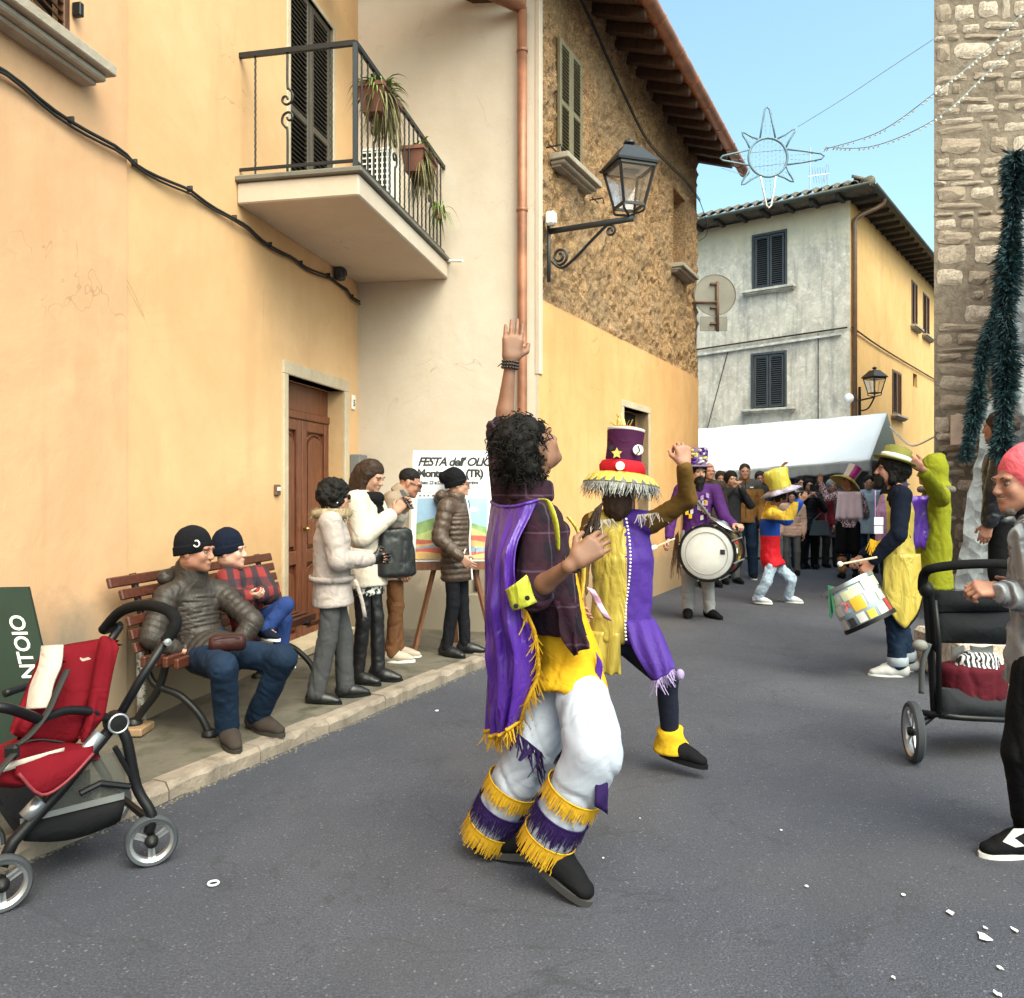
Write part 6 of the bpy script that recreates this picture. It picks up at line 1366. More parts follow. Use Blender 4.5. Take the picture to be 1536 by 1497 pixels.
for i in range(600):
    q = cr[gg.randrange(24)] + A3(gg.gauss(0,.012),gg.gauss(0,.012),gg.gauss(0,.01)); d_ = nrm(A3(gg.gauss(0,1),gg.gauss(0,1),gg.gauss(0,1)))*.05; sd = nrm(np.cross(d_, A3(0,1,.3)))*.003; m.add([q-sd, q+sd, q+d_], [(0,1,2)])
o2 = m.build('fur_tufts', C_FUR, o); o2['kind'] = 'stuff'
bz = p.J['pelvis'] + A3(0,0,.03); rg = ring_at(bz, A3(0,0,1), p.r, .160, .138, 30); MB().sheet([[q + A3(0,0,-.018), q + A3(0,0,.018)] for q in rg + rg[:1]], .006).build('belt', C_PARK, p.root, True)
q = bz + p.f*.13 + p.r*.12; G = [[q + p.f*(.012*i) + A3(.01*math.sin(j*.5),0,-.04*j) + p.f*.010*j for i in range(3)] for j in range(7)]; MB().sheet(G, .006).build('belt_end', C_PARK, p.root, True)
hair_fld(p, M_HAIRD, vol=.026, back=.055, amp=.016, fs=30, front=.012)
C_LEA = paint('black_leather', (.010,.010,.011), .4, .2, 30, .3)
for s_ in 'RL':
    Fg = Fld(.006); hd_ = p.hands[s_]; hand_fld(Fg, p.J['wr'+s_], hd_[0], A3(hd_[1]), s_, p.k*1.28, hd_[2]); put(p, 'glove', Fg, C_LEA)
m = MB(); 
for q_ in (-1,1): m.ball(HL(p,q_*.033,.098,.0), (.026*p.hs,.010*p.hs,.022*p.hs), 12, 8, hax(p))
for q_ in (-1,1): m.tube([HL(p,q_*.058,.095,.006), HL(p,q_*.080,.0,.008)], .004, 5)
m.build('sunglasses', M_BLACK, p.root, True); MB().ball(HL(p,.084,-.002,-.042), .006, 8, 6).build('earring', M_WHITE, p.root, True)
shoes(p, C_LEA, M_BLACK)
# ================================================================ woman in white coat with phone
p = pose(GP(548,1022,PZ), 100, 1.55, None, hyaw=112, hpitch=-18, head=(-.0,.03,.925), elR=(.12,.03,.66), wrR=(.03,.150,.765), elL=(-.13,.06,.665), wrL=(-.02,.165,.77), anR=(.05,-.02,.045), toR=(.06,.08,.01), anL=(-.03,.05,.045), toL=(-.03,.16,.01), knL=(-.04,.04,.285))
p.hands['R'] = [nrm(p.u*.7 + p.f*.55 - p.r*.2), nrm(-p.r + p.u*.1), .45]; p.hands['L'] = [nrm(p.u*.6 + p.f*.6 + p.r*.2), nrm(p.r - p.f*.2), .45]
person(p, 'young woman in cream coat and black scarf looking at her phone', .011, SKIN)
put(p, 'leggings', trou_fld(p, .074, .058, .054, None, .012, 1.0), paint('shiny_black_leggings', (.010,.009,.011), .35), folds(.004,(10,10,18)))
put(p, 'spotted_skirt', Fld(.012).econ(p.J['pelvis'], (p.J['knR']+p.J['knL'])/2*.55 + p.J['pelvis']*.45, (.165*p.k,.125*p.k), (.168*p.k,.13*p.k), p.ps, .03, .012), (lambda t: t.fin(t.mix(t.ramp(t.noise(32,2,.5), [(.53,0),(.56,1)]), (.012,.011,.012), (.6,.58,.55)), .8))(NT('spotted_fabric')), folds(.006))
put(p, 'cream_coat', top_fld(p, .034, .011, sleeve=.93, hem=.36, hemw=1.10, armoff=.012), cloth('cream_wool', (.56,.49,.42), .95, .04, .35, 9, .5), folds(.006,(9,9,5)))
Fq_ = Fld(.010); rg = ring_at(p.J['neck'] + A3(0,0,-.035) + p.f*.02, A3(0,.0,1), p.r, .075, .085, 10); Fq_.chain(rg + rg[:1], [.036]*11, .03); Fq_.cone(p.J['neck'] + p.f*.085 - A3(0,0,.05), p.J['neck'] + p.f*.11 - A3(0,0,.15), .04, .045, .04); put(p, 'scarf', Fq_, C_BLACK, folds(.010,(14,14,14)))
hair_fld(p, M_HAIRB, vol=.012, back=.06, amp=.006, fs=26, front=.01); put(p, 'long_hair', Fld(.008).cone(HL(p,0,-.065,.0), HL(p,0,-.085,-.19), .088, .075).cone(HL(p,.066,-.02,.02), HL(p,.072,-.01,-.185), .032, .028).cone(HL(p,-.066,-.02,.02), HL(p,-.072,-.01,-.185), .032, .028), M_HAIRB, lambda V: .007*fbm(V*A3(45,45,8), 2))
for j in (0,1): MB().lathe([(.016,0),(.016,.004),(.0,.007)], p.J['waist'] + p.f*.150 + p.r*.055 + A3(0,0,.17-.13*j), p.f + p.r*.3, 14).build('coat_button', M_BLACK, p.root)
shoes(p, C_LEA, M_BLACK, .05); pw = (p.J['wrR']+p.J['wrL'])/2 + p.f*.06 + A3(0,0,.085)
ph = thing('phone', tuple(pw), 'dark smartphone held up by the woman in the cream coat', 'phone'); ax_ = [p.r, nrm(p.u*.5+p.f*.85), nrm(p.u*.85-p.f*.5)]; MB().box(pw, (.075,.010,.155), ax_, .004).build('case', paint('phone_case', (.03,.028,.03), .35), ph)
bg_ = thing('handbag', tuple(p.base + p.f*.2 - p.r*.1 + A3(0,0,.72)), 'black leather shoulder bag hanging from the arm of the cream-coated woman', 'bag')
bc_ = p.J['pelvis'] + p.f*.22 - p.r*.02 + A3(0,0,.07); Fq_ = Fld(.010); Fq_.econ(bc_ + A3(0,0,.15), bc_ - A3(0,0,.14), (.12,.045), (.15,.07), nrm(p.f - p.r*.8), .03, .03); v_, f_ = Fq_.mesh(folds(.006)); mkobj('pouch', v_, f_.tolist(), C_LEA, bg_, True)
MB().tube(spline([bc_ + A3(-.06,0,.14), p.J['elL'] + A3(.02,-.05,.05), bc_ + A3(.07,0,.14)], 8), .010, 6).build('strap', C_LEA, bg_, True)
# ================================================================ man behind in beige coat
p = pose(GP(590,990,PZ), 78, 1.55, None, hyaw=88, hpitch=-22, head=(0,.085,.900), neck=(0,.03,.845), anL=(-.05,.03,.045), toL=(-.04,.15,.01))
person(p, 'man with glasses and cropped hair in beige coat leaning behind the phone', .013, SKIN_R)
put(p, 'brown_trousers', trou_fld(p, .080, .066, .056), cloth('rust_brown_cord', (.135,.062,.030), .9, .15), folds(.008,(9,9,12)))
put(p, 'beige_coat', top_fld(p, .036, sleeve=.95, hem=.42, hemw=1.1), cloth('beige_wool', (.27,.205,.155), .9, .08), folds(.006,(9,9,5)))
Fq_ = Fld(.012); collar(Fq_, p, .088, .06); put(p, 'collar', Fq_, cloth('beige_wool', 0)); hair_fld(p, M_HAIRD, vol=.002, amp=.004)
m = MB(); 
for q_ in (-1,1): m.tube(ring_at(HL(p,q_*.033,.102,.0), p.hf, p.hr, .022*p.hs, .018*p.hs, 16), .003, 5, True); m.tube([HL(p,q_*.055,.098,.004), HL(p,q_*.080,.0,.006)], .003, 5)
m.build('glasses', M_BLACK, p.root); shoes(p, paint('cream_sneaker', (.40,.33,.27), .8), M_WHITE)
# ================================================================ woman in long brown padded coat
p = pose(GP(684,982,PZ), 112, 1.49, None, hyaw=84, elR=(.165,-.02,.645), wrR=(.145,.10,.545), elL=(-.165,.0,.645), wrL=(-.145,.10,.545), anR=(.055,-.03,.045), toR=(.07,.07,.01), anL=(-.075,.02,.045), toL=(-.10,.12,.01))
person(p, 'woman in black beanie, glasses and long brown padded coat before the poster', .011, SKIN)
put(p, 'black_trousers', trou_fld(p, .078, .062, .056, None, .012, .97), cloth('black_trouser', (.010,.010,.014), .85, .2), folds(.006))
C_BRP = cloth('brown_padded_nylon', (.068,.043,.031), .45, .08, .5, 11, .04, .0, spec=.4)
put(p, 'padded_coat', top_fld(p, .024, .010, sleeve=.99, hem=.46, hemw=1.03, quilt=9, sq=4, armoff=.010), C_BRP, folds(.004,(16,16,9)))
Fq_ = Fld(.010); collar(Fq_, p, .095, .065); q = p.J['neck'] - p.f*.08; Fq_.chain([q + p.r*.09 + A3(0,0,.03), q - p.f*.04, q - p.r*.09 + A3(0,0,.03)], [.045,.06,.045], .03); put(p, 'hood', Fq_, C_BRP, folds(.006,(14,14,14)))
zl = [p.J['neck'] + p.f*.10 + A3(0,0,.03), p.J['chest'] + p.f*.128, p.J['waist'] + p.f*.122, p.J['pelvis'] + p.f*.130, p.J['hipR']*.27 + p.J['hipL']*.27 + (p.J['knR']+p.J['knL'])*.23 + p.f*.138]
MB().tube(spline(zl, 8), .008, 6).build('white_zip', M_WHITE, p.root, True)
for sg in (1,-1): MB().tube([p.J['waist'] + p.f*.135 + p.r*sg*.10 - A3(0,0,.06), p.J['waist'] + p.f*.12 + p.r*sg*.14 - A3(0,0,.13)], .006, 5).build('pocket_piping', M_WHITE, p.root)
beanie(p, C_BLACK, sl=.03, hi=.016); m = MB()
for q_ in (-1,1): m.tube(ring_at(HL(p,q_*.033,.102,.0), p.hf, p.hr, .024*p.hs, .020*p.hs, 16), .0032, 5, True); m.tube([HL(p,q_*.055,.098,.004), HL(p,q_*.080,.0,.006)], .003, 5)
m.build('glasses', paint('tortoiseshell', (.12,.045,.025), .3), p.root); shoes(p, C_LEA, M_BLACK, .05, 1.05)
# ================================================================ bass drummer
def sticky(root, nm, px, py, w_, h_, D, mat, rot=0): 
    return MB().box(P(px,py,D), (w_,.004,h_), [A3(math.cos(rot),0,math.sin(rot)), A3(0,1,0), A3(-math.sin(rot),0,math.cos(rot))]).build(nm, mat, root)
p = pose(GP(1046,925), 186, 1.74, None, hyaw=168, elR=(.17,.04,.64), wrR=(.19,.13,.50), elL=(-.165,.06,.63), wrL=(-.20,.20,.60), anL=(-.075,.02,.045), toL=(-.12,.10,.01))
p.hands['R'] = [nrm(-p.u*.6 + p.r*.5 + p.f*.3), -p.r, .8]; p.hands['L'] = [nrm(p.f*.8 - p.r*.5), -p.u, .7]
person(p, 'long-haired bass drummer in purple jacket and patched top hat', .015, SKIN)
put(p, 'grey_sweatpants', trou_fld(p, .095, .078, .062), cloth('light_grey_jersey', (.27,.27,.285), .9, .08), folds(.008,(9,9,9)))
C_PJ = cloth('dark_purple_velour', (.055,.014,.10), .75, .25, .5, 12); put(p, 'purple_jacket', top_fld(p, .026, .013, sleeve=.95, hem=.15, armoff=.008), C_PJ, folds(.008))
for i in range(16): MB().box(p.J['chest'] + p.f*.13 + p.r*random.uniform(-.13,.13) + A3(0,0,random.uniform(-.18,.10)), (.035,.01,.05), [nrm(p.r + A3(0,0,random.uniform(-.6,.6))), p.f, A3(0,0,1)]).build('sewn_patch', [paint('silver_patch', (.4,.38,.42), .4), C_YEL, paint('lilac_patch', (.3,.2,.4), .6)][i % 3], p.root)
hair_fld(p, M_HAIRD, vol=.022, back=.24, amp=.012, fs=20); put(p, 'beard', Fld(.012).cone(HL(p,0,.05,-.07), HL(p,0,.06,-.20), .055, .03), M_HAIRD, lambda V: .008*fbm(V*30, 2))
fringe('brown_fur_tail', p.root, paint('brown_fur', (.10,.05,.028), .9, .4, 30), [p.J['hipR'] + p.r*.12 + A3(0,0,.05), p.J['hipR'] + p.r*.15 - p.f*.05 + A3(0,0,.0)], .42, 60, .012, (0,0,-1), .14, closed=False)
shoes(p, C_BLACK, M_BLACK, .02, 1.1)
hat = thing('patched_hat', tuple(HL(p,0,0,.09)), 'top hat covered in silver, yellow and purple patches on the bass drummer', 'hat'); hc = HL(p,0,-.01,.075)
MB().lathe([(.165,-.02),(.17,-.01),(.10,.005),(.098,.02),(.102,.19),(.095,.20),(0,.205)], hc, p.hu, 24).build('felt', paint('mauve_felt', (.16,.11,.20), .8), hat, 40)
for i in range(46): a = random.uniform(math.pi*.9, 2.1*math.pi); q = hc + p.hu*random.uniform(.03,.195) + A3(math.cos(a),math.sin(a),0)*.101; MB().ball(q, (.024,.024,.018), 7, 5).build('patch', [C_PURP, paint('silver_patch', 0), S_YEL, C_PJ][i % 4], hat)
MB().tube(spline([p.J['shR'] + A3(0,-.02,.03), p.J['chest'] + p.f*.16, p.J['waist'] - p.r*.14 + p.f*.14], 8), .016, 6, flat=1).build('drum_strap', C_GREY, p.root, True)
dc = P(1060,830,8.62); da = nrm(A3(.46,.88,.02)); bd = thing('bass_drum', tuple(dc - A3(0,0,.32)), 'bass drum with grey-white head and stickered brown shell', 'drum')
MB().lathe([(.285,.015),(.285,.44)], dc, da, 40).build('shell', (lambda t: t.fin(t.mix(t.ramp(t.noise(7,3), [(.42,0),(.56,1)]), (.055,.032,.018), (.25,.20,.10)), .3, None, .3))(NT('stickered_bronze_shell')), bd, True)
MB().lathe([(0,-.006),(.27,-.006),(.288,.004)], dc, da, 40).build('drum_head', paint('worn_drum_skin', (.50,.50,.50), .6, .12, 5), bd, True)
MB().tube(ring_at(dc - da*.008, da, (1,0,0), .225,.225, 40), .004, 5, True).build('head_ring', M_GREYP, bd)
for z in (.01,.44): MB().lathe([(.288,-.02),(.308,-.02),(.308,.025),(.288,.025)], dc + da*z, da, 40, capb=False, capt=False).build('hoop', M_BLACK, bd, 40)
for k in range(8):
    a = k*math.pi/4+.3; x_ = nrm(np.cross(A3(0,0,1), da)); y_ = np.cross(da, x_); q = dc + (x_*math.cos(a)+y_*math.sin(a))*.306; MB().tube([q - da*.02, q + da*.46], .009, 6).build('tension_rod', M_STEEL, bd)
for i in range(7): a = -.9+i*.33; q = dc + da*(.12+.08*(i % 3)) + (x_*math.cos(a)*-1+y_*math.sin(a))*.289; MB().box(q, (.07,.006,.05), [da, nrm(q-dc-da*.15), nrm(np.cross(da, q-dc))]).build('sticker', [M_WHITE, C_RED, S_YEL][i % 3], bd)
m = MB(); m.box(dc - da*.009 + x_*-.17 + y_*.02, (.05,.002,.05), [x_, da, y_]); m.build('maker_mark', M_INK, bd)
bt_ = thing('drum_beater', tuple(P(978,822,8.7)), 'bass drum beater with pale felt end in the drummer\'s hand', 'drumstick'); a_, b_ = P(1012,808,8.72), P(984,820,8.62); MB().tube([a_, b_], .010, 8).build('stick', M_TRAV, bt_); MB().lathe([(.0,-.01),(.022,0),(.026,.05),(.02,.075),(0,.08)], b_, nrm(b_-a_), 12).build('felt_end', M_WHITE, bt_, True)
cy = thing('cymbal', tuple(P(1088,790,8.7)), 'small cymbal mounted on top of the bass drum', 'cymbal'); MB().lathe([(0,.03),(.03,.028),(.05,.012),(.16,-.006),(.16,-.009),(0,.02)], P(1086,786,8.75), nrm(A3(.45,-.2,.85)), 28).build('plate', M_STEEL, cy, True)
MB().tube([P(1086,786,8.75), P(1080,806,8.85)], .008, 6).build('stem', M_STEEL, cy)
# ================================================================ half-hidden musician between the dancers
p = pose(GP(872,905)*A3(1,1,0) + A3(0,0,0), 80, 1.60, None, elR=(.14,.10,.66), wrR=(.05,.22,.72))
person(p, 'half-hidden musician with lilac cap and yellow sash between the two dancers', .016, SKIN)
put(p, 'yellow_sash_top', top_fld(p, .03, sleeve=.95, hem=.3), C_YEL, folds(.008)); put(p, 'trousers', trou_fld(p), C_BLACK); shoes(p, C_BLACK); hair_fld(p, M_HAIRG, vol=.02, back=.08, amp=.014)
m = MB(); m.lathe([(.115,0),(.12,.05),(.10,.10),(.05,.125),(0,.13)], HL(p,0,-.02,.045), p.hu, 20); m.build('lilac_cap', paint('lilac_felt', (.33,.24,.42), .8), p.root, True); MB().tube(spline([HL(p,0,.10,.06), HL(p,0,.20,.02), HL(p,0,.25,-.10)], 8), .02, 6).build('purple_ribbon', S_PURP, p.root, True)
# ================================================================ man in brown jacket
p = pose(GP(1117,868), 188, 1.84, None, hyaw=192, anR=(.075,-.01,.045), anL=(-.075,-.01,.045), wrR=(.13,.07,.50), wrL=(-.13,.07,.50))
person(p, 'tall man in brown jacket with grey shoulders standing by the crowd', .018, SKIN)
put(p, 'jeans', trou_fld(p, .100, .082, .070), C_JEAN, folds(.008)); zc = p.J['chest'][2] + .085
put(p, 'brown_jacket', top_fld(p, .030, .015, sleeve=.97, hem=.12, armoff=.012), [cloth('tan_brown_shell', (.22,.105,.032), .7, .1), cloth('dark_grey_shell', (.06,.058,.06), .7)], folds(.007), lambda C: (C[:,2] > zc).astype(int))
MB().tube([p.J['neck'] + p.f*.11, p.J['chest'] + p.f*.145, p.J['waist'] + p.f*.138, p.J['pelvis'] + p.f*.15], .006, 5).build('zip', M_BLACK, p.root); MB().box(p.J['chest'] + p.f*.135 - p.r*.09 + A3(0,0,.11), (.05,.012,.02), [p.r, p.f, A3(0,0,1)]).build('chest_logo', M_WHITE, p.root)
Fq_ = Fld(.016); collar(Fq_, p, .085, .06); put(p, 'collar', Fq_, cloth('tan_brown_shell', 0)); hair_fld(p, M_HAIRB, vol=.003, amp=.004); shoes(p, C_BLACK, M_WHITE)
# ================================================================ teenager in tricolour anorak
gp = GP(1160,905); D = gp[1]
W = dict(head=P(1172,742,D-.05), neck=P(1160,760,D), chest=P(1155,785,D), waist=P(1155,818,D), pelvis=P(1156,838,D), shR=P(1158,772,D-.16), elR=P(1180,778,D-.42), wrR=P(1200,752,D-.52), shL=P(1155,766,D+.14), elL=P(1166,735,D+.28), wrL=P(1173,706,D+.30),
  hipR=P(1158,845,D-.09), hipL=P(1162,845,D+.08), knR=P(1150,872,D-.16), anR=P(1137,896,D-.10), toR=P(1155,903,D-.18), knL=P(1186,868,D-.02), anL=P(1183,895,D+.05), toL=P(1200,900,D-.02))
p = pose(gp, 72, 1.52, W, hyaw=70); p.hands['L'] = [A3(.2,0,1), A3(.3,-.2,0), .5]; p.hands['R'] = [A3(.6,-.2,.7), A3(0,.9,.3), .4]
person(p, 'dancing youth in yellow, blue and red anorak with both arms lifted', .014, SKIN_T)
put(p, 'pale_jeans', trou_fld(p, .088, .074, .068), C_JEANL, folds(.012,(9,9,10)))
zb, zr = P(1155,778,D)[2], P(1155,803,D)[2]
def tri(C): 
    arm = (C[:,0] > P(1174,0,D)[0]) | (C[:,2] > P(0,752,D)[2]); return np.where(C[:,2] < zr, 2, np.where((C[:,2] < zb) | arm, 1, 0))
put(p, 'anorak', top_fld(p, .034, .013, sleeve=.97, hem=.22, armoff=.016, hemw=1.08), [cloth('anorak_yellow', (.58,.38,.05), .6), cloth('anorak_blue', (.010,.055,.30), .6), cloth('anorak_red', (.50,.012,.022), .6)], folds(.010), tri)
hair_fld(p, M_HAIRD, vol=.006, back=.06); shoes(p, paint('white_sneaker', (.5,.5,.54), .6), M_WHITE)
hat = thing('gold_hat', tuple(HL(p,0,0,.08)), 'crumpled shiny gold hat with lilac brim on the dancing youth', 'hat'); hc = HL(p,-.0,-.01,.06); hx = nrm(A3(-.30,0,.95))
MB().lathe([(.14,0),(.13,.06),(.145,.15),(.15,.24),(.13,.27),(0,.285)], hc, hx, 28, jit=lambda a, h, r_: .014*math.sin(5*a+h*30)).build('crown', satin('gold_lame', (.50,.42,.06)), hat, True)
MB().lathe([(.12,.01),(.22,-.03),(.25,-.02),(.13,.03)], hc, hx, 40, jit=lambda a, h, r_: .02*math.sin(6*a), capb=False, capt=False).build('brim', satin('lilac_grey', (.34,.30,.42)), hat, True)
# ================================================================ spectators by the tent
def casual(px, py, yaw, h, label, tops, trous, tkw=None, res=.02, skin=SKIN, hair=M_HAIRD, hkw=None, **ov):
    p = pose(GP(px, py), yaw, h, None, **ov); hands = ov.get('hands_', {}); p.hands.update(hands)
    person(p, label, res, skin); put(p, 'trousers', trou_fld(p, .090, .072, .060), trous, folds(.008)); put(p, 'jacket', top_fld(p, **{'off': .03, 'sleeve': .97, 'hem': .25, **(tkw or {})}), tops, folds(.007))
    if hair: hair_fld(p, hair, **(hkw or {}))
    shoes(p, C_BLACK); return p
C_DKB = cloth('dark_brown_coat', (.045,.034,.026), .85, .15); C_CHAR = cloth('charcoal_coat', (.028,.028,.032), .8, .15)
casual(1063, 880, 175, 1.82, 'bald smiling man standing just behind the bass drummer', C_DKB, C_JEAN, hair=None, skin=SKIN_R)
casual(1081, 866, 190, 1.72, 'man mostly hidden behind the drummer and brown-jacketed man', C_DKB, C_JEAN, skin=SKIN_R, hair=M_HAIRB)
p = casual(1096, 875, 170, 1.70, 'dark-haired person in charcoal coat with hands raised to the mouth', C_CHAR, C_GREY, hkw=dict(vol=.016, back=.04), elR=(.16,.06,.70), wrR=(.03,.12,.86), elL=(-.16,.06,.70), wrL=(-.03,.12,.86))
p = casual(1188, 862, 200, 1.40, 'small person in pale pink padded jacket behind the dancing youth', cloth('pale_pink_nylon', (.62,.40,.32), .5), C_GREY, dict(quilt=7), hkw=dict(vol=.01, back=.1))
p = casual(1213, 853, 188, 1.62, 'woman in black padded coat photographing with her phone', cloth('black_nylon', (.012,.013,.018), .4), C_BLACK, dict(quilt=8, hem=.42), hkw=dict(vol=.014, back=.06), elR=(.15,.08,.66), wrR=(.04,.18,.80), elL=(-.15,.08,.66), wrL=(-.04,.18,.80))
MB().box(p.J['head'] + p.f*.26 - A3(0,0,.06), (.08,.012,.15), [p.r, p.f, A3(0,0,1)], .004).build('phone', M_BLACK, p.root)
bg_ = thing('handbag', tuple(p.base + p.f*.22 + A3(0,0,.62)), 'slate blue handbag carried by the woman in the black padded coat', 'bag'); q = p.base + p.f*.24 - p.r*.12; m = MB(); m.prism([q + p.r*.17 + A3(0,0,.62), q - p.r*.17 + A3(0,0,.62), q - p.r*.13 + A3(0,0,.88), q + p.r*.11 + A3(0,0,.88)], p.f*.09); m.build('pouch', paint('slate_leather', (.055,.075,.095), .4), bg_); MB().tube(spline([q + p.r*.10 + A3(0,0,.87), p.J['elL'] + A3(0,0,-.02), q - p.r*.12 + A3(0,0,.87)], 6), .012, 6).build('strap', paint('slate_leather', 0), bg_)
casual(1247, 850, 185, 1.60, 'grey-haired person in long slate coat behind the costumed woman', cloth('slate_coat', (.085,.085,.11), .8), C_CHAR, dict(hem=.75, hemw=1.2), hair=M_HAIRG, hkw=dict(vol=.02, back=.07))
casual(1303, 858, 200, 1.66, 'person in pale blue coat half hidden behind the snare drummer', cloth('pale_blue_coat', (.33,.44,.54), .7), C_JEAN, dict(hem=.5), hkw=dict(vol=.01))
casual(1140, 857, 195, 1.74, 'man in dark jacket half hidden between brown jacket and dancing youth', C_CHAR, C_JEAN, skin=SKIN_R, hair=M_HAIRB)
casual(1231, 851, 175, 1.58, 'woman in wine-red coat beside the phone-holding woman', cloth('wine_red_coat', (.16,.02,.03), .85), C_CHAR, dict(hem=.45), hair=M_HAIRB, hkw=dict(vol=.012, back=.1))
casual(1262, 850, 190, 1.68, 'man in grey-blue jacket behind the costumed woman', cloth('grey_blue_jacket', (.13,.16,.22), .8), C_JEAN, hair=M_HAIRG)
casual(1200, 852, 182, 1.66, 'person with pale hooded top behind the pink padded jacket', cloth('pale_grey_hoodie', (.38,.38,.40), .85), C_JEAN, hair=M_HAIRD, hkw=dict(vol=.01))
# costumed woman with striped stocking
p = pose(GP(1272,868), 15, 1.64, None, hyaw=10, elL=(-.185,.05,.78), wrL=(-.245,.04,.935), elR=(.17,.05,.66), wrR=(.19,.12,.60), anL=(-.05,.0,.045), anR=(.07,0,.045)); p.hands['L'] = [A3(-.1,0,1), A3(0,-1,0), .15, .4]; p.hands['R'] = [p.f, -p.u, .5]
person(p, 'costumed woman in pink cape, shorts and one striped stocking', .017, SKIN_R)
C_SPOT = (lambda t: t.fin(t.mix(t.ramp(t.noise(45,2,.5), [(.50,0),(.53,1)]), (.13,.03,.07), (.66,.55,.58)), .8))(NT('spotted_plum_blouse'))
put(p, 'spotted_blouse', top_fld(p, .022, .014, sleeve=.97, hem=.05), C_SPOT, folds(.006)); put(p, 'shorts', trou_fld(p, .105, .098, .09, None, .02, .02), C_BLACK, folds(.006)); put(p, 'stockings', trou_fld(p, .075, .052, .042, None, .012, .97), cloth('dark_brown_stocking', (.022,.012,.014), .7))
G = [[p.J['neck'] - p.f*(.14+.02*math.sin(i*1.6)*(j/8)) + p.r*(-.17+.34*i/14)*(1+.25*j/8) + A3(0,0,-.055*j) for j in range(9)] for i in range(15)]; MB().sheet(G, .006).build('pink_cape', cloth('pale_pink_satin', (.66,.52,.60), .5), p.root, True)
for s_, mt in (('L','fur'),('R','stripe')):
    a, kn = p.J['an'+s_], p.J['kn'+s_]
    for k in range(7 if mt == 'stripe' else 3):
        if mt == 'stripe': q = lerp(kn, a, .30+.085*k); MB().lathe([(.056,-.017),(.060,0),(.056,.017)], q, nrm(a-kn), 14).build('stocking_stripe', M_WHITE if k % 2 else C_BLACK, p.root, True)
        else: q = lerp(kn, a, .08+.36*k); MB().ball(q, (.075,.075,.075), 12, 8).build('fur_tuft', paint('ginger_fur', (.24,.11,.045), .95, .4, 30), p.root, True)
shoes(p, C_BLACK); put(p, 'hair', Fld(.014).cone(HL(p,0,-.03,.03), HL(p,0,-.06,-.18), .09, .07), paint('auburn_hair', (.22,.085,.035), .5, .3, 40), lambda V: .012*fbm(V*25, 2))
hat = thing('jester_hat', tuple(HL(p,0,0,.08)), 'tilted hat of magenta and cream stripes with floppy yellow brim', 'hat'); hc = HL(p,0,0,.06); hx = nrm(A3(.55,.1,.83))
G = MB(); 
for k in range(6):
    a0, a1 = k*math.pi/3, (k+1)*math.pi/3; x_ = nrm(np.cross(A3(0,1,0), hx)); y_ = np.cross(hx, x_); rows = [[hc + hx*h_ + (x_*math.cos(a)+y_*math.sin(a))*r_ for a in np.linspace(a0,a1,5)] for h_, r_ in ((0,.10),(.12,.105),(.24,.12))]; MB().sheet(rows).build('stripe', [satin('magenta_satin', (.40,.02,.22)), cloth('cream_felt', (.66,.55,.45))][k % 2], hat, True)
MB().lathe([(0,.235),(.12,.24)], hc, hx, 20).build('hat_top', satin('magenta_satin', 0), hat); MB().lathe([(.09,.0),(.20,-.02),(.25,-.07),(.24,-.075),(.1,-.015)], hc, hx, 36, jit=lambda a, h, r_: .03*math.sin(3*a), capb=False, capt=False).build('floppy_brim', S_YEL, hat, True)
# ================================================================ snare drummer in yellow vest
p = pose(GP(1342,1010), 282, 1.70, None, hyaw=275, hpitch=6, head=(0,.02,.925), elL=(-.15,.02,.64), wrL=(-.10,.12,.515), elR=(.15,-.02,.64), wrR=(.10,.12,.52), anL=(-.06,.0,.045), toL=(-.06,.12,.01), anR=(.06,-.07,.045), toR=(.06,.05,.01), knR=(.058,-.02,.285))
p.hands['L'] = [nrm(-p.u*.8 + p.f*.5), p.r, .9]; p.hands['R'] = [nrm(p.f*.8 - p.u*.4), p.u*-1, .9]
person(p, 'snare drummer in yellow satin vest and tailcoat panels, dark sleeves and jeans', .011, SKIN_R)
put(p, 'jeans', trou_fld(p, .092, .078, .068, None, .02, .93), C_JEAN, folds(.008,(9,9,10)))
for s_ in 'RL': q = lerp(p.J['kn'+s_], p.J['an'+s_], .90); MB().lathe([(.068,-.035),(.076,-.03),(.077,.03),(.066,.036)], q, nrm(p.J['an'+s_]-p.J['kn'+s_]), 20, capb=False, capt=False).build('turned_cuff', cloth('pale_cuff', (.32,.36,.42), .85), p.root, True)
put(p, 'navy_sweater', top_fld(p, .018, sleeve=.97, hem=.0, armoff=.012), C_NAVY, folds(.006))
Fv = Fld(.010); J = p.J; h_ = p.k; Fv.econ(J['neck']*.55+J['chest']*.45, J['chest'], (.115*h_,.115*h_), (.158*h_,.138*h_), p.ts, .006, .03); Fv.econ(J['chest'], J['waist'], (.158*h_,.138*h_), (.158*h_,.132*h_), p.ts, .006, .02); Fv.econ(J['waist'], J['pelvis'], (.158*h_,.132*h_), (.180*h_,.150*h_), p.ps, .006, .015)
vest = put(p, 'satin_vest', Fv, [S_YEL, satin('mauve_satin', (.28,.16,.36))], folds(.007,(9,9,5)), lambda C: ((C - J['chest']) @ p.f > .085).astype(int))
G = []
for i in range(15):
    a = -.75 + 1.5*i/14; row = []
    for j in range(17):
        v = j/16; r_ = .190 + .02*v; L_ = .56*v*(1 - .42*abs(a/.75)**1.5); q = J['pelvis'] + A3(0,0,.03) - p.r*(r_*math.cos(a)) - p.f*(r_*math.sin(a)*1.0+.02) + A3(0,0,-L_); row.append(q - p.r*.012*math.sin(i*1.4+j*.3)*v)
    G.append(row)
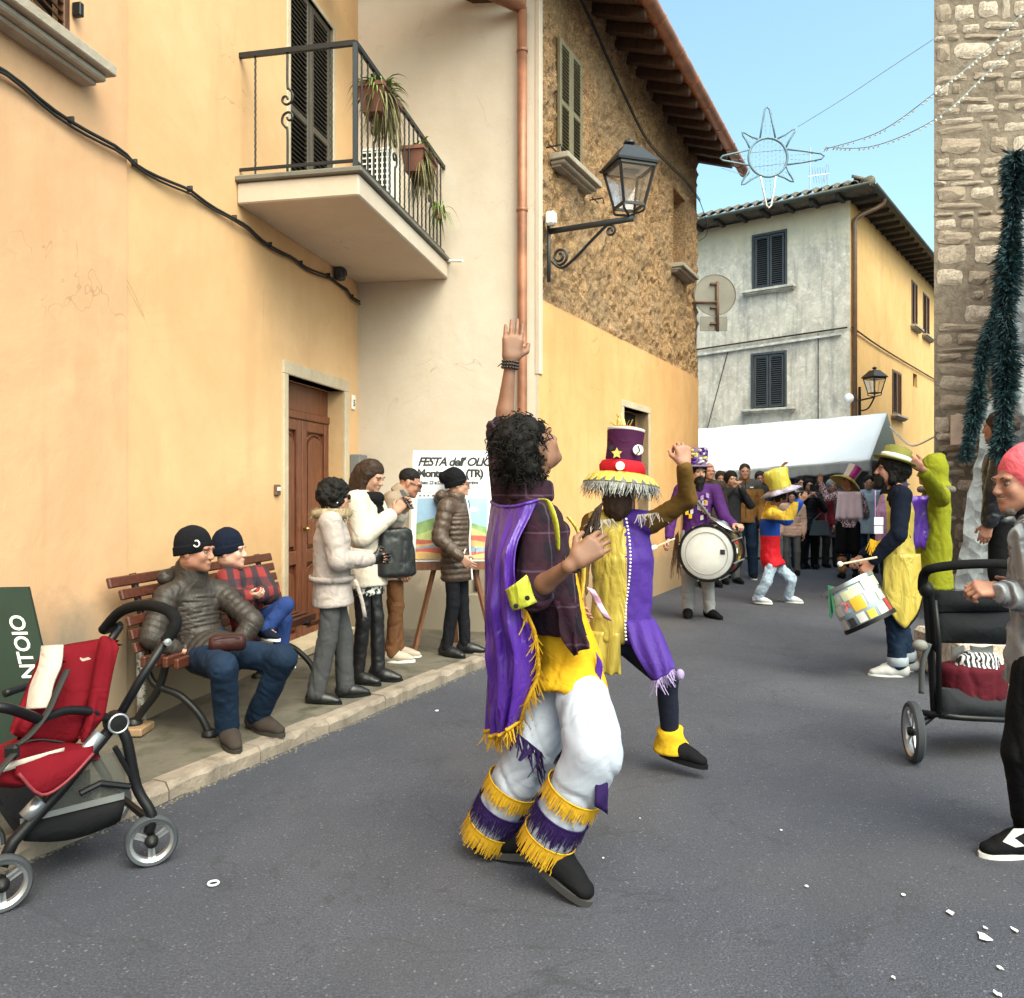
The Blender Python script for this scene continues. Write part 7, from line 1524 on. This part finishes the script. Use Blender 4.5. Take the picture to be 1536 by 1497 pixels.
tail = MB().sheet(G, .006).build('yellow_tail_panel', S_YEL, p.root, True); MB().tube([G[i][16] for i in range(15)], .007, 6).build('panel_edging', C_BLACK, tail, True)
M_SEQ = paint('dark_red_sequin', (.055,.014,.010), .35, .4, 60)
def star_on(px, py, D, r_, n, mat, par): m = MB(); m.prism(star_poly(P(px,py,D), A3(1,0,0), A3(0,0,1), r_, n, .5, .2), A3(0,-.008,0)); m.build('sequin_star', mat, par)
star_on(1359,861,6.13,.062,6,M_SEQ,p.root); star_on(1364,888,6.13,.02,6,M_SEQ,p.root); star_on(1358,727,6.17,.035,5,paint('dark_violet_star', (.03,.02,.06), .5),p.root)
m = MB(); m.prism([P(1352,800,6.17), P(1362,798,6.17), P(1366,806,6.17), P(1359,815,6.17), P(1352,808,6.17)], A3(0,-.008,0)); m.build('shield_patch', M_BLACK, p.root)
G = [[P(1316-2*i+.6*j*0, 735+j*9, 6.22) + p.f*(.03+.02*i*.1) + A3(.045*i/3,-.03,0) for j in range(8)] for i in range(4)]; sc_ = MB().sheet(G, .006).build('sash', satin('mauve_satin', 0), p.root, True)
for k, (dy, mt) in enumerate(((782,M_WHITE),(795,paint('pale_print', (.55,.55,.62), .6)))): MB().box(P(1318,dy,6.12), (.07,.008,.06), None, .003).build('sash_badge', mt, sc_)
fringe('sash_fringe', sc_, F_YEL, [P(1306,808,6.15), P(1316,812,6.14), P(1328,808,6.14)], .10, 50, .008, (-.2,0,-1), .2, closed=False)
hair_fld(p, M_HAIRD, vol=.020, back=.10, amp=.010); put(p, 'beard', Fld(.009).cone(HL(p,0,.045,-.06), HL(p,0,.075,-.12), .055*p.hs, .035*p.hs), M_HAIRD, lambda V: .006*fbm(V*35, 2))
hat = thing('brimmed_hat', tuple(HL(p,0,0,.07)), 'tilted olive hat with white band on the snare drummer', 'hat'); hc = HL(p,0,-.03,.085); hx = nrm(p.hu + A3(.22,0,0))
MB().lathe([(.155,-.012),(.16,-.005),(.105,.0),(.104,.03),(.100,.09),(.07,.105),(0,.108)], hc, hx, 30).build('olive_felt', cloth('olive_felt', (.20,.19,.05), .85, .3), hat, True); MB().lathe([(.109,.0),(.111,.035),(.106,.037)], hc, hx, 30).build('white_band', M_WHITE, hat, True); MB().ball(HL(p,0,.10,.03), .02, 8, 6).build('pompom', C_BLACK, hat)
shoes(p, paint('silver_sneaker', (.50,.50,.50), .45, .1), M_WHITE, .0, 1.08)
# snare drum with stickers
sd_c = P(1288,904,6.05); sa = nrm(A3(-.42,.28,.86)); sx_ = nrm(np.cross(A3(0,1,0), sa)); sy_ = np.cross(sa, sx_)
sd = thing('snare_drum', tuple(sd_c - A3(0,0,.22)), 'deep marching snare drum covered in colourful stickers hanging at the drummer\'s hip', 'drum')
SR, SH = .185, .155; PAL = [(.62,.60,.62),(.70,.42,.03),(.40,.55,.66),(.70,.68,.66),(.34,.03,.03),(.05,.05,.06),(.62,.62,.40)]
MB().lathe([(SR,-SH),(SR,SH)], sd_c, sa, 36).build('shell', paint('blue_grey_shell', (.35,.42,.48), .35), sd, True)
gs = random.Random(21)
for i in range(7):
    for k in range(3):
        a0 = math.pi*1.0 + i*.47 + gs.uniform(-.1,.1) + k*.13; a1 = a0 + gs.uniform(.30,.52); z0 = -SH+.012 + k*.098 + gs.uniform(-.004,.012); z1 = z0 + gs.uniform(.05,.10)
        rows = [[sd_c + sa*min(z_, SH-.01) + (sx_*math.cos(a)+sy_*math.sin(a))*(SR+.002+.0012*k+.0006*i) for a in np.linspace(a0,a1,5)] for z_ in (z0,z1)]; c_ = (i*5+k*3+i*k) % 7; MB().sheet(rows).build('sticker', paint('sticker_%d' % c_, PAL[c_], .4), sd, True)
for z_ in (-SH,SH): MB().lathe([(SR-.006,-.014),(SR+.014,-.014),(SR+.014,.016),(SR-.006,.016)], sd_c + sa*z_, sa, 36, capb=False, capt=False).build('rim', M_BLACK if z_ < 0 else M_STEEL, sd, 40)
MB().lathe([(0,SH+.004),(SR,SH+.002)], sd_c, sa, 36).build('drum_head', M_WHITE, sd)
q = sd_c + sa*.02 + (sx_*math.cos(4.0)+sy_*math.sin(4.0))*(SR+.008); m = MB(); m.bar(q + sx_*.035 + sa*.035, q - sx_*.035 - sa*.035, .014, .004, sy_); m.bar(q - sx_*.035 + sa*.035, q + sx_*.035 - sa*.035, .014, .004, sy_); m.build('red_cross_mark', paint('red_mark', (.35,.02,.02), .5), sd)
fringe('green_ribbon', sd, paint('green_ribbon', (.02,.12,.06), .5), [P(1244,878,6.0), P(1252,880,6.0)], .22, 4, .03, (-.0,0,-1), .08, closed=False)
ds = thing('drumstick', tuple(P(1260,845,6.0)), 'pale drumstick with round white tip over the snare drum', 'drumstick'); MB().tube([P(1315,836,6.05), P(1262,846,5.98)], [.009,.007], 8).build('shaft', M_TRAV, ds); MB().ball(P(1260,846,5.98), .02, 12, 8).build('tip', M_WHITE, ds, True)
# ================================================================ lime hooded figure
p = pose(GP(1402,975), 286, 1.70, dict(elL=P(1412,748,6.62), wrL=P(1381,702,6.42)), hyaw=282, head=(0,.02,.93)); p.hands['L'] = [A3(-.75,0,.55), A3(.2,.9,.3), .6]
person(p, 'figure in lime fleece hooded coat raising a cup to the mouth', .013, SKIN_R)
put(p, 'trousers', trou_fld(p, .07, .06, .055), C_BLACK); put(p, 'lime_coat', top_fld(p, .030, sleeve=.92, hem=.80, hemw=1.22, armoff=.006), C_LIME, folds(.009,(9,9,5)))
Fq_ = Fld(.011); s = p.hs; Fq_.ell(HL(p,0,-.025,.02), (.105*s,.122*s,.140*s), hax(p), .03); Fq_.cone(HL(p,0,-.05,.10), HL(p,0,-.10,.155), .07*s, .02*s, .04); Fq_.cone(HL(p,0,-.04,-.10), p.J['neck'], .10*s, .12*s, .04); Fq_.ell(HL(p,0,.125,-.01), (.078*s,.10*s,.105*s), hax(p), .02, True); put(p, 'hood', Fq_, C_LIME, folds(.006))
MB().ball(HL(p,0,-.115,.165), .025, 8, 6).build('dark_bobble', C_BLACK, p.root); cr = ring_at(p.J['neck'] - A3(0,0,.02), A3(0,0,1), p.r, .12, .13, 16); MB().tube(cr, .03, 8, True).build('fur_trim', paint('brown_grey_fur', (.12,.10,.085), .95, .5, 40, .9), p.root, True)
G = [[p.J['chest'] - p.r*.0 + p.f*(.20-.08*i/6) - p.r*(.15) + A3(.0,0,.12-.055*j) + A3(.02*i-.05,-.02*math.sin(i),-.02*abs(i-3)*(j/8)) for j in range(9)] for i in range(7)]; MB().sheet(G, .006).build('violet_panel', S_PURP, p.root, True); shoes(p, C_BLACK)
cu_ = thing('metal_cup', tuple(P(1348,712,6.4)), 'shiny metal cup held at the mouth of the lime-hooded figure', 'cup'); ca = nrm(A3(-.8,-.2,.35)); MB().lathe([(.0,.0),(.03,0),(.045,.05),(.052,.10),(.048,.10),(.03,.01)], P(1360,704,6.36), ca, 18).build('bowl', M_STEEL, cu_, True)
# ================================================================ man with glasses by the tower, man in leather jacket
p = casual(1420, 905, 288, 1.70, 'young man with glasses in black hooded sweatshirt by the yellow table', cloth('black_sweatshirt', (.012,.012,.013), .9), C_BLACK, dict(hem=.1), .015, hkw=dict(vol=.006), wrL=(-.10,.16,.62)); m = MB()
for q_ in (-1,1): m.tube(ring_at(HL(p,q_*.033,.102,.0), p.hf, p.hr, .024*p.hs, .018*p.hs, 14), .003, 5, True); m.tube([HL(p,q_*.055,.098,.004), HL(p,q_*.080,.0,.006)], .003, 5)
m.build('glasses', M_BLACK, p.root); Fq_ = Fld(.013); q = p.J['neck'] - p.f*.06; Fq_.chain([q + p.r*.10 + A3(0,0,.02), q - p.f*.05, q - p.r*.10 + A3(0,0,.02)], [.045,.06,.045], .03); put(p, 'hood', Fq_, paint('fur_hood', (.16,.12,.09), .95, .4, 30))
stp = thing('stone_step', (3.62, 6.0, 0), 'rough stone step at the foot of the grotto', 'step'); MB().box((3.75,6.15,.17), (1.1,.7,.34), None, .03).build('block', M_STONE, stp)
p = pose(A3((1502-768)/F_*6.0, 6.0, .34), 300, 1.66, None, hyaw=320, elR=(.15,-.01,.64), elL=(-.135,.02,.645), wrL=(-.125,.05,.50)); p.hands['L'] = [nrm(-p.u + p.f*.3), p.r, .35]
person(p, 'man in black leather jacket standing on the step by the grotto', .012, SKIN_R)
put(p, 'black_trousers', trou_fld(p), C_BLACK); put(p, 'leather_jacket', top_fld(p, .030, sleeve=.95, hem=.04, armoff=.014), paint('black_biker_leather', (.012,.013,.018), .33, .2, 14, .4, 30), folds(.009,(10,10,10))); hair_fld(p, M_HAIRB, vol=.008, back=.04); shoes(p, C_BLACK)
# ================================================================ man in pink beanie at the pushchair
D = 3.2
W = dict(head=P(1532,724,D), neck=P(1560,768,D), chest=P(1566,850,D), waist=P(1566,930,D), pelvis=P(1562,990,D), shL=P(1548,812,D-.14), shR=P(1585,808,D+.16), elL=P(1570,905,D-.22), wrL=P(1498,886,D-.10), elR=P(1590,900,D+.2), wrR=P(1520,890,D+.25),
  hipL=P(1556,1010,D-.08), hipR=P(1570,1010,D+.09), knL=P(1536,1130,D-.08), anL=P(1545,1248,D-.02), toL=P(1475,1264,D-.05), knR=P(1575,1130,D+.1), anR=P(1590,1240,D+.12), toR=P(1530,1255,D+.1))
p = pose(P(1562,735,D)*A3(1,1,0), 272, 1.62, W, hyaw=268, hpitch=-4, hsc=1.05); p.hands['L'] = [A3(-.9,0,.1), A3(.1,.6,-.8), .8, 0, .4]
person(p, 'grey-bearded man in pink beanie and cable-knit sweater', .010, SKIN_R)
put(p, 'track_trousers', trou_fld(p, .095, .080, .062, None, .02, .97), C_BLACK, folds(.008))
def cable():
    t = NT('grey_cable_knit'); wv = t.n('ShaderNodeTexWave'); wv.inputs['Scale'].default_value = 9; wv.inputs['Distortion'].default_value = 4; wv.inputs['Detail'].default_value = 1; t.l(t.mapd((1,1,.5)), wv.inputs['Vector']); n = t.noise(120, 2)
    return t.fin(t.mix(wv.outputs['Fac'], (.17,.18,.205), (.33,.35,.385)), .95, t.bump(n, .5, .004, t.bump(wv.outputs['Fac'], .9, .02)), 0, .2)
put(p, 'cable_sweater', top_fld(p, .026, .0075, sleeve=.90, hem=.08, armoff=.014), cable(), lambda V: .008*np.maximum(-.2, np.cos(V[:,0]*82 + .9*np.sin(V[:,2]*60)))*(.55+.45*np.sin(V[:,2]*60 + 2*np.floor(V[:,0]*13))) + folds(.005,(7,7,6))(V))
Fq_ = Fld(.010); collar(Fq_, p, .092, .07); put(p, 'dark_collar', Fq_, C_CHAR); put(p, 'grey_beard', Fld(.007).cone(HL(p,0,.042,-.070), HL(p,0,.058,-.100), .044*p.hs, .032*p.hs).ell(HL(p,0,.088,-.049), (.022*p.hs,.010*p.hs,.005*p.hs), hax(p)), paint('salt_pepper_stubble', (.15,.12,.105), .9, .4, 60, .6), lambda V: .003*fbm(V*60, 2))
beanie(p, cloth('coral_pink_knit', (.70,.125,.16), .95, .08, .6, 14), hi=.012, sl=.02, low=.008, band=False); hair_fld(p, M_HAIRG, vol=-.001)
shoes(p, C_BLACK, M_WHITE, .03, 1.15); m = MB(); c = p.J['anL']; q = [P(1504,1262,3.03), P(1520,1243,3.03), P(1545,1243,3.03), P(1520,1256,3.03), P(1536,1268,3.03), P(1522,1270,3.03)]; m.prism(q, A3(0,-.006,0)); m.build('white_shoe_mark', M_WHITE, p.root)
text_mesh('trouser_lettering', 'LOGO', .001, P(1505,1020,3.05), (1,0,0), (0,0,1), M_WHITE, p.root) if False else None
# ---------------------------------------------------------------- red pushchair
M_REDF = cloth('dark_red_fabric', (.135,.004,.010), .85, .14, .7, 8); M_CREAMF = cloth('cream_fabric', (.42,.36,.32), .8, .05); M_TUBE = paint('black_tube', (.006,.006,.008), .4, .1, spec=.3); M_ALU = paint('aluminium_tube', (.5,.51,.54), .35, .08, metal=.85)
M_TYRE = paint('grey_tyre', (.055,.06,.07), .8, .1, spec=.2); M_MESH = NT('grey_net').fin((.08,.08,.075), .8, None, 0, .3, Alpha=.62)
pr = thing('red_pushchair', tuple(GP(120,1320)), 'red pushchair with cream stripe and black frame parked at the kerb', 'pushchair')
def wheel(c, ax_, r_, parent, spokes=3):
    ax_ = nrm(ax_); w_ = thing_part('wheel', c, parent); x_ = nrm(np.cross(A3(0,0,1), ax_)); y_ = np.cross(ax_, x_)
    MB().lathe([(r_*.80,-.020),(r_*.93,-.024),(r_,-.014),(r_,.014),(r_*.93,.024),(r_*.80,.020),(r_*.80,-.020)], c, ax_, 36, capb=False, capt=False).build('tyre', M_TYRE, w_, 40)
    MB().lathe([(r_*.70,-.012),(r_*.81,-.021),(r_*.81,.021),(r_*.70,.012),(r_*.70,-.012)], c, ax_, 36, capb=False, capt=False).build('rim', M_ALU, w_, 40)
    for k in range(spokes):
        for dd in (-.13,.13): a = k*2*math.pi/spokes + .5 + dd; MB().bar(c + (x_*math.cos(a)+y_*math.sin(a))*.02, c + (x_*math.cos(a-dd*.4)+y_*math.sin(a-dd*.4))*r_*.74, .016, .010, ax_).build('spoke', M_ALU, w_)
    MB().lathe([(0,-.03),(.022,-.026),(.026,0),(.022,.026),(0,.03)], c, ax_, 16).build('hub', M_BLACK, w_, True)
def thing_part(nm, c, parent):
    o = bpy.data.objects.new(nm, None); COL.objects.link(o); o.parent = parent; o.location = A3(c) - WLOC[parent]; o.empty_display_size = .05; WLOC[o] = A3(c); return o
pf = nrm(A3(-.72,-.69,0)); ps_ = A3(-pf[1], pf[0], 0); ps_ = ps_ if ps_[1] > 0 else -ps_       # forward (left, towards viewer), side (away)
wn = P(227,1258,3.08); wn[2] = .094; wf = P(2,1338,2.74); wf[2] = .094; TRK = .50
wheel(wn, nrm(ps_ - pf*.25), .094, pr); wheel(wf, nrm(ps_ - pf*.1), .094, pr); wheel(wn + ps_*TRK, ps_, .094, pr); wheel(wf + ps_*TRK*.8, ps_, .094, pr)
hubp = P(174,1083,3.05); hand0 = P(248,962,3.12)
def bothsides(nm, pts, r_, mat, n=8, flat=1.0):
    for k in (0, 1): MB().tube([A3(q) + ps_*TRK*k for q in pts], r_, n, flat=flat).build(nm, mat, pr, True)
bothsides('rear_leg', spline([hubp, P(190,1110,3.06), P(205,1180,3.08), wn + A3(0,0,.10), wn + A3(-.01,0,.03)], 5), .020, M_TUBE)
bothsides('front_leg', [hubp, P(95,1180,2.92), P(20,1262,2.80), P(2,1300,2.76)], .022, M_TUBE); bothsides('front_leg_sleeve', [P(150,1100,3.0), P(108,1150,2.93)], .026, M_ALU); bothsides('front_leg_sleeve', [P(62,1200,2.86), P(38,1226,2.83)], .027, M_ALU)
bothsides('handle_tube', [hubp, P(210,1020,3.09), hand0], .017, M_TUBE)
hb = spline([hand0, P(264,935,3.14), P(250,915,3.18), P(215,908,3.3), P(180,918,3.42), P(155,945,3.5)], 8); MB().tube(hb, .022, 10).build('handlebar', paint('black_foam', (.006,.006,.007), .9, .2, 40, .5, spec=.15), pr, True)
MB().tube([P(155,945,3.5), hand0 + ps_*TRK], .02, 8).build('handlebar_end', M_TUBE, pr)
for k in (0,1):
    c = hubp + ps_*TRK*k; MB().lathe([(.0,-.034),(.034,-.032),(.042,-.02),(.042,.02),(0,.02)], c, ps_, 20).build('hinge', M_BLACK, pr, 40); MB().tube(ring_at(c - ps_*.03, ps_, (1,0,0), .034,.034, 24), .005, 6, True).build('hinge_ring', M_ALU, pr, True)
MB().lathe([(0,-.024),(.014,-.022),(.014,.0)], hand0 - ps_*.006, ps_, 14).build('handle_button', M_ALU, pr)
# seat back: padded shell
def pad(nm, quad, th, mat, bulge=.03, n=14, parent=pr, fold=.004):
    a, b, c, d = [A3(q) for q in quad]; nn = nrm(np.cross(b-a, d-a)); G1 = []
    for i in range(n+1):
        row = []
        for j in range(n+1):
            u_, v = i/n, j/n; e = min(u_, 1-u_, v, 1-v); rd = 1-.10*(abs(2*u_-1)*abs(2*v-1))**4
            cc = (a+b+c+d)/4; q = lerp(lerp(a,b,u_), lerp(d,c,u_), v); q = cc + (q-cc)*rd; row.append(q + nn*(bulge*(1-(1-min(1,e*5))**2) + fold*math.sin(u_*9+v*5)))
        G1.append(row)
    return MB().sheet(G1, -th).build(nm, mat, parent, True)
b_bl, b_br = P(22,1110,2.86), P(118,1122,2.98); b_tl, b_tr = P(58,975,3.06), P(174,952,3.12)
sb = pad('seat_back', [b_bl, b_br, b_tr, b_tl], .06, M_REDF, .03)
pad('seat_back_wing', [P(10,1100,2.80), P(40,1108,2.84), P(96,985,3.0), P(62,980,2.98)], .03, M_REDF, .025); pad('side_wing', [P(118,1122,2.94), P(150,1085,3.02), P(178,962,3.06), P(150,950,3.04)], .03, M_REDF, .03)
sp1 = spline([P(58,1065,2.83), P(64,1030,2.87), P(76,1000,2.91), P(80,970,2.98)], 8); MB().sheet([[q - A3(.045-.02*i/len(sp1)*0,.0,-.004), q + A3(.03,.012,.006)] for i, q in enumerate(sp1)], .012).build('cream_stripe', M_CREAMF, sb, True)
pad('seat', [P(-60,1150,2.62), P(60,1185,2.72), P(150,1120,3.0), P(20,1105,3.0)], .06, M_REDF, .03)
fl = [P(22,1150,2.72), P(122,1112,2.88), P(140,1128,2.86), P(112,1165,2.80), P(64,1190,2.74)]
G = []
for i in range(13):
    u_ = i/12; top = lerp(P(20,1142,2.70), P(140,1118,2.88), u_); bot = curve3([P(28,1160,2.68), P(62,1192,2.72), P(100,1172,2.78), P(140,1130,2.86)], u_); G.append([lerp(top, bot, j/8) + A3(0,-.035*math.sin(math.pi*j/8)*math.sin(math.pi*u_),0) for j in range(9)])
fo = MB().sheet(G, .014).build('side_flap', M_REDF, pr, True); MB().tube([G[i][8] for i in range(13)], .006, 6).build('flap_piping', paint('pale_red_piping', (.20,.02,.03), .7), fo, True)
MB().sheet([[lerp(P(-20,1152,2.64), P(104,1118,2.85), i/10) + A3(0,-.03,.002), lerp(P(-20,1164,2.64), P(104,1124,2.85), i/10) + A3(0,-.035,0)] for i in range(11)], .006).build('cream_edge', M_CREAMF, fo, True)
bothsides('armrest', spline([P(60,1080,2.80), P(100,1066,2.90), P(140,1068,2.98), P(160,1078,3.02)], 5), .016, M_TUBE); 
for k, pts in enumerate(([P(108,1005,2.96), P(92,1040,2.89), P(78,1070,2.84), P(50,1105,2.76), P(20,1125,2.70)], [P(20,1118,2.70), P(60,1108,2.78), P(100,1112,2.86)], [P(30,1130,2.68), P(8,1155,2.62), P(-4,1180,2.6)])):
    sp1 = spline(pts, 6); MB().sheet([[q - A3(.012,.03,-.006), q + A3(.012,-.03,.008)] for q in sp1], .004).build('harness_strap', paint('black_webbing', (.012,.012,.012), .8), pr, True)
MB().box(P(18,1128,2.67), (.045,.03,.05), None, .01).build('buckle', M_BLACK, pr)
text_mesh('stitched_logo', 'logo', .001, P(120,990,2.98), (1,.1,0), (0,0,1), M_WHITE, pr) if False else MB().sheet([[P(120+i*4, 986+((i*5) % 3), 2.985), P(120+i*4, 989+((i*3) % 4), 2.985)] for i in range(5)], .002).build('stitched_logo', M_CREAMF, pr)
# front bumper bar, basket, axle
MB().tube(spline([P(60,1080,2.80), P(10,1062,2.66), P(-40,1060,2.62)], 6), .018, 8).build('bumper_bar', M_TUBE, pr, True)
bk_ = [P(30,1235,2.86), P(188,1215,3.06)]; G = []
for i in range(13):
    u_ = i/12; top = lerp(P(28,1232,2.84), P(188,1196,3.06), u_); q = lerp(P(36,1262,2.84), P(180,1232,3.06), u_) - A3(0,0,.03*math.sin(math.pi*u_)); G.append([top, lerp(top,q,.5) - ps_*.012, q, q + ps_*.15 - A3(0,0,.01), q + ps_*.34, top + ps_*.42])
MB().sheet(G, .003).build('basket', cloth('black_basket_cloth', (.010,.010,.012), .8), pr, True); 
G = [[lerp(lerp(P(40,1225,2.86), P(188,1192,3.06), i/10), lerp(P(70,1170,2.92), P(186,1120,3.06), i/10), j/6) - A3(0,.01*math.sin(i),0) for j in range(7)] for i in range(11)]; MB().sheet(G).build('net_panel', M_MESH, pr, True)
MB().sheet([[lerp(P(30,1236,2.835), P(186,1198,3.055), i/10), lerp(P(30,1228,2.835), P(186,1188,3.055), i/10)] for i in range(11)], .004).build('basket_binding', paint('grey_binding', (.16,.165,.17), .7), pr)
MB().tube([wn + A3(0,0,.07), wn + ps_*TRK + A3(0,0,.07)], .014, 8).build('rear_axle', M_TUBE, pr); MB().tube([P(195,1180,3.06), P(150,1175,2.99), P(120,1190,2.94)], .012, 8).build('brace', M_TUBE, pr); MB().tube([P(200,1170,3.07), P(172,1120,3.02)], .010, 8).build('brace', M_TUBE, pr)
# ---------------------------------------------------------------- black buggy on the right
bgx = thing('black_buggy', tuple(GP(1440,1130)), 'tall black buggy with shopping basket and maroon bag', 'pushchair')
D = 4.2; wl1 = P(1370,1088,4.26); wl1[2] = .155
wheel(wl1, nrm(A3(.98,-.2,0)), .155, bgx, 5); wheel(wl1 + A3(.72,.12,0), nrm(A3(.98,-.2,0)), .155, bgx, 5)
def bt(nm, pts, r_, mat=M_TUBE, n=8): return MB().tube(pts, r_, n).build(nm, mat, bgx, True)
bt('upright', spline([P(1402,1075,4.26), P(1397,990,4.26), P(1390,900,4.22), P(1386,872,4.2)], 5), .020); bt('upright', [P(1408,1070,4.2), P(1408,960,4.2), P(1402,900,4.2)], .014); bt('upright', spline([P(1560,1075,4.4), P(1555,990,4.4), P(1545,872,4.35)], 5), .020)
bt('handlebar', spline([P(1384,885,4.2), P(1386,862,4.18), P(1402,852,4.12), P(1460,846,4.08), P(1520,848,4.1), P(1545,862,4.25)], 7), .024, paint('black_foam', 0), 10)
bt('lower_rail', [P(1375,1068,4.25), P(1440,1076,4.2), P(1510,1080,4.2), P(1560,1075,4.4)], .016); bt('axle', [wl1, P(1400,1072,4.26)], .018)
MB().ball(P(1389,884,4.19), (.035,.04,.045), 12, 8).build('hinge', M_BLACK, bgx, True)
def panel(nm, q, mat, sag=.03, n=10): return MB().sheet([[lerp(lerp(q[0],q[1],i/n), lerp(q[3],q[2],i/n), j/n) - A3(0,sag*math.sin(math.pi*i/n)*math.sin(math.pi*j/n),.01*math.sin(math.pi*i/n)*(1-j/n)) for j in range(n+1)] for i in range(n+1)], .010).build(nm, mat, bgx, True)
M_BUG = cloth('black_buggy_fabric', (.010,.011,.014), .75, .2, .5, 9)
panel('hood', [P(1398,885,4.2), P(1540,882,4.3), P(1540,918,4.3), P(1400,920,4.2)], M_BUG, .05); panel('seat_rear', [P(1402,916,4.21), P(1540,914,4.3), P(1536,968,4.3), P(1402,964,4.2)], M_BUG, .06)
panel('seat_side', [P(1386,880,4.2), P(1402,884,4.18), P(1404,980,4.2), P(1388,960,4.3)], M_BUG, .02)
panel('basket_net', [P(1408,1030,4.2), P(1540,1036,4.3), P(1536,1082,4.3), P(1412,1076,4.2)], cloth('charcoal_net', (.025,.027,.032), .8), .06); panel('basket_floor', [P(1408,1078,4.2), P(1540,1082,4.3), P(1540,1070,4.7), P(1408,1066,4.6)], M_BUG, .0)
for (a_, b_) in ((1427,1446),(1456,1490)): panel('lining', [P(a_,968,4.35), P(b_,968,4.35), P(b_,1000,4.35), P(a_,1000,4.35)], paint('grey_lining', (.33,.32,.31), .7), .01)
bt('brake_strap', spline([P(1394,965,4.15), P(1384,995,4.15), P(1382,1040,4.15)], 6), .014, paint('grey_strap', (.06,.065,.07), .7)); MB().ball(P(1380,968,4.15), (.04,.03,.03), 10, 6).build('strap_ball', paint('grey_clip', (.2,.19,.18), .6), bgx, True)
bg2 = thing('maroon_bag', tuple(P(1455,1040,4.25)), 'maroon cloth bag with zebra-striped top inside the buggy basket', 'bag')
Fq_ = Fld(.012); Fq_.econ(P(1460,1042,4.3), P(1460,1004,4.3), (.16,.10), (.175,.11), A3(1,0,0), .03, .03); v_, f_ = Fq_.mesh(folds(.01)); mkobj('sack', v_, f_.tolist(), cloth('maroon_cloth', (.085,.010,.018), .85), bg2, True)
zb_ = (lambda t: (lambda wv: (setattr(wv.inputs['Scale'], 'default_value', 14), setattr(wv.inputs['Distortion'], 'default_value', 6), t.l(t.co, wv.inputs['Vector']), t.fin(t.ramp(wv.outputs['Fac'], [(.45,(.02,.02,.025)),(.55,(.7,.7,.72))]), .7))[-1])(t.n('ShaderNodeTexWave')))(NT('zebra_cloth'))
Fq_ = Fld(.010); Fq_.econ(P(1468,1002,4.28), P(1468,988,4.28), (.13,.07), (.11,.06), A3(1,0,0), .03, .03); v_, f_ = Fq_.mesh(folds(.012,(14,14,14))); mkobj('striped_cloth', v_, f_.tolist(), zb_, bg2, True)
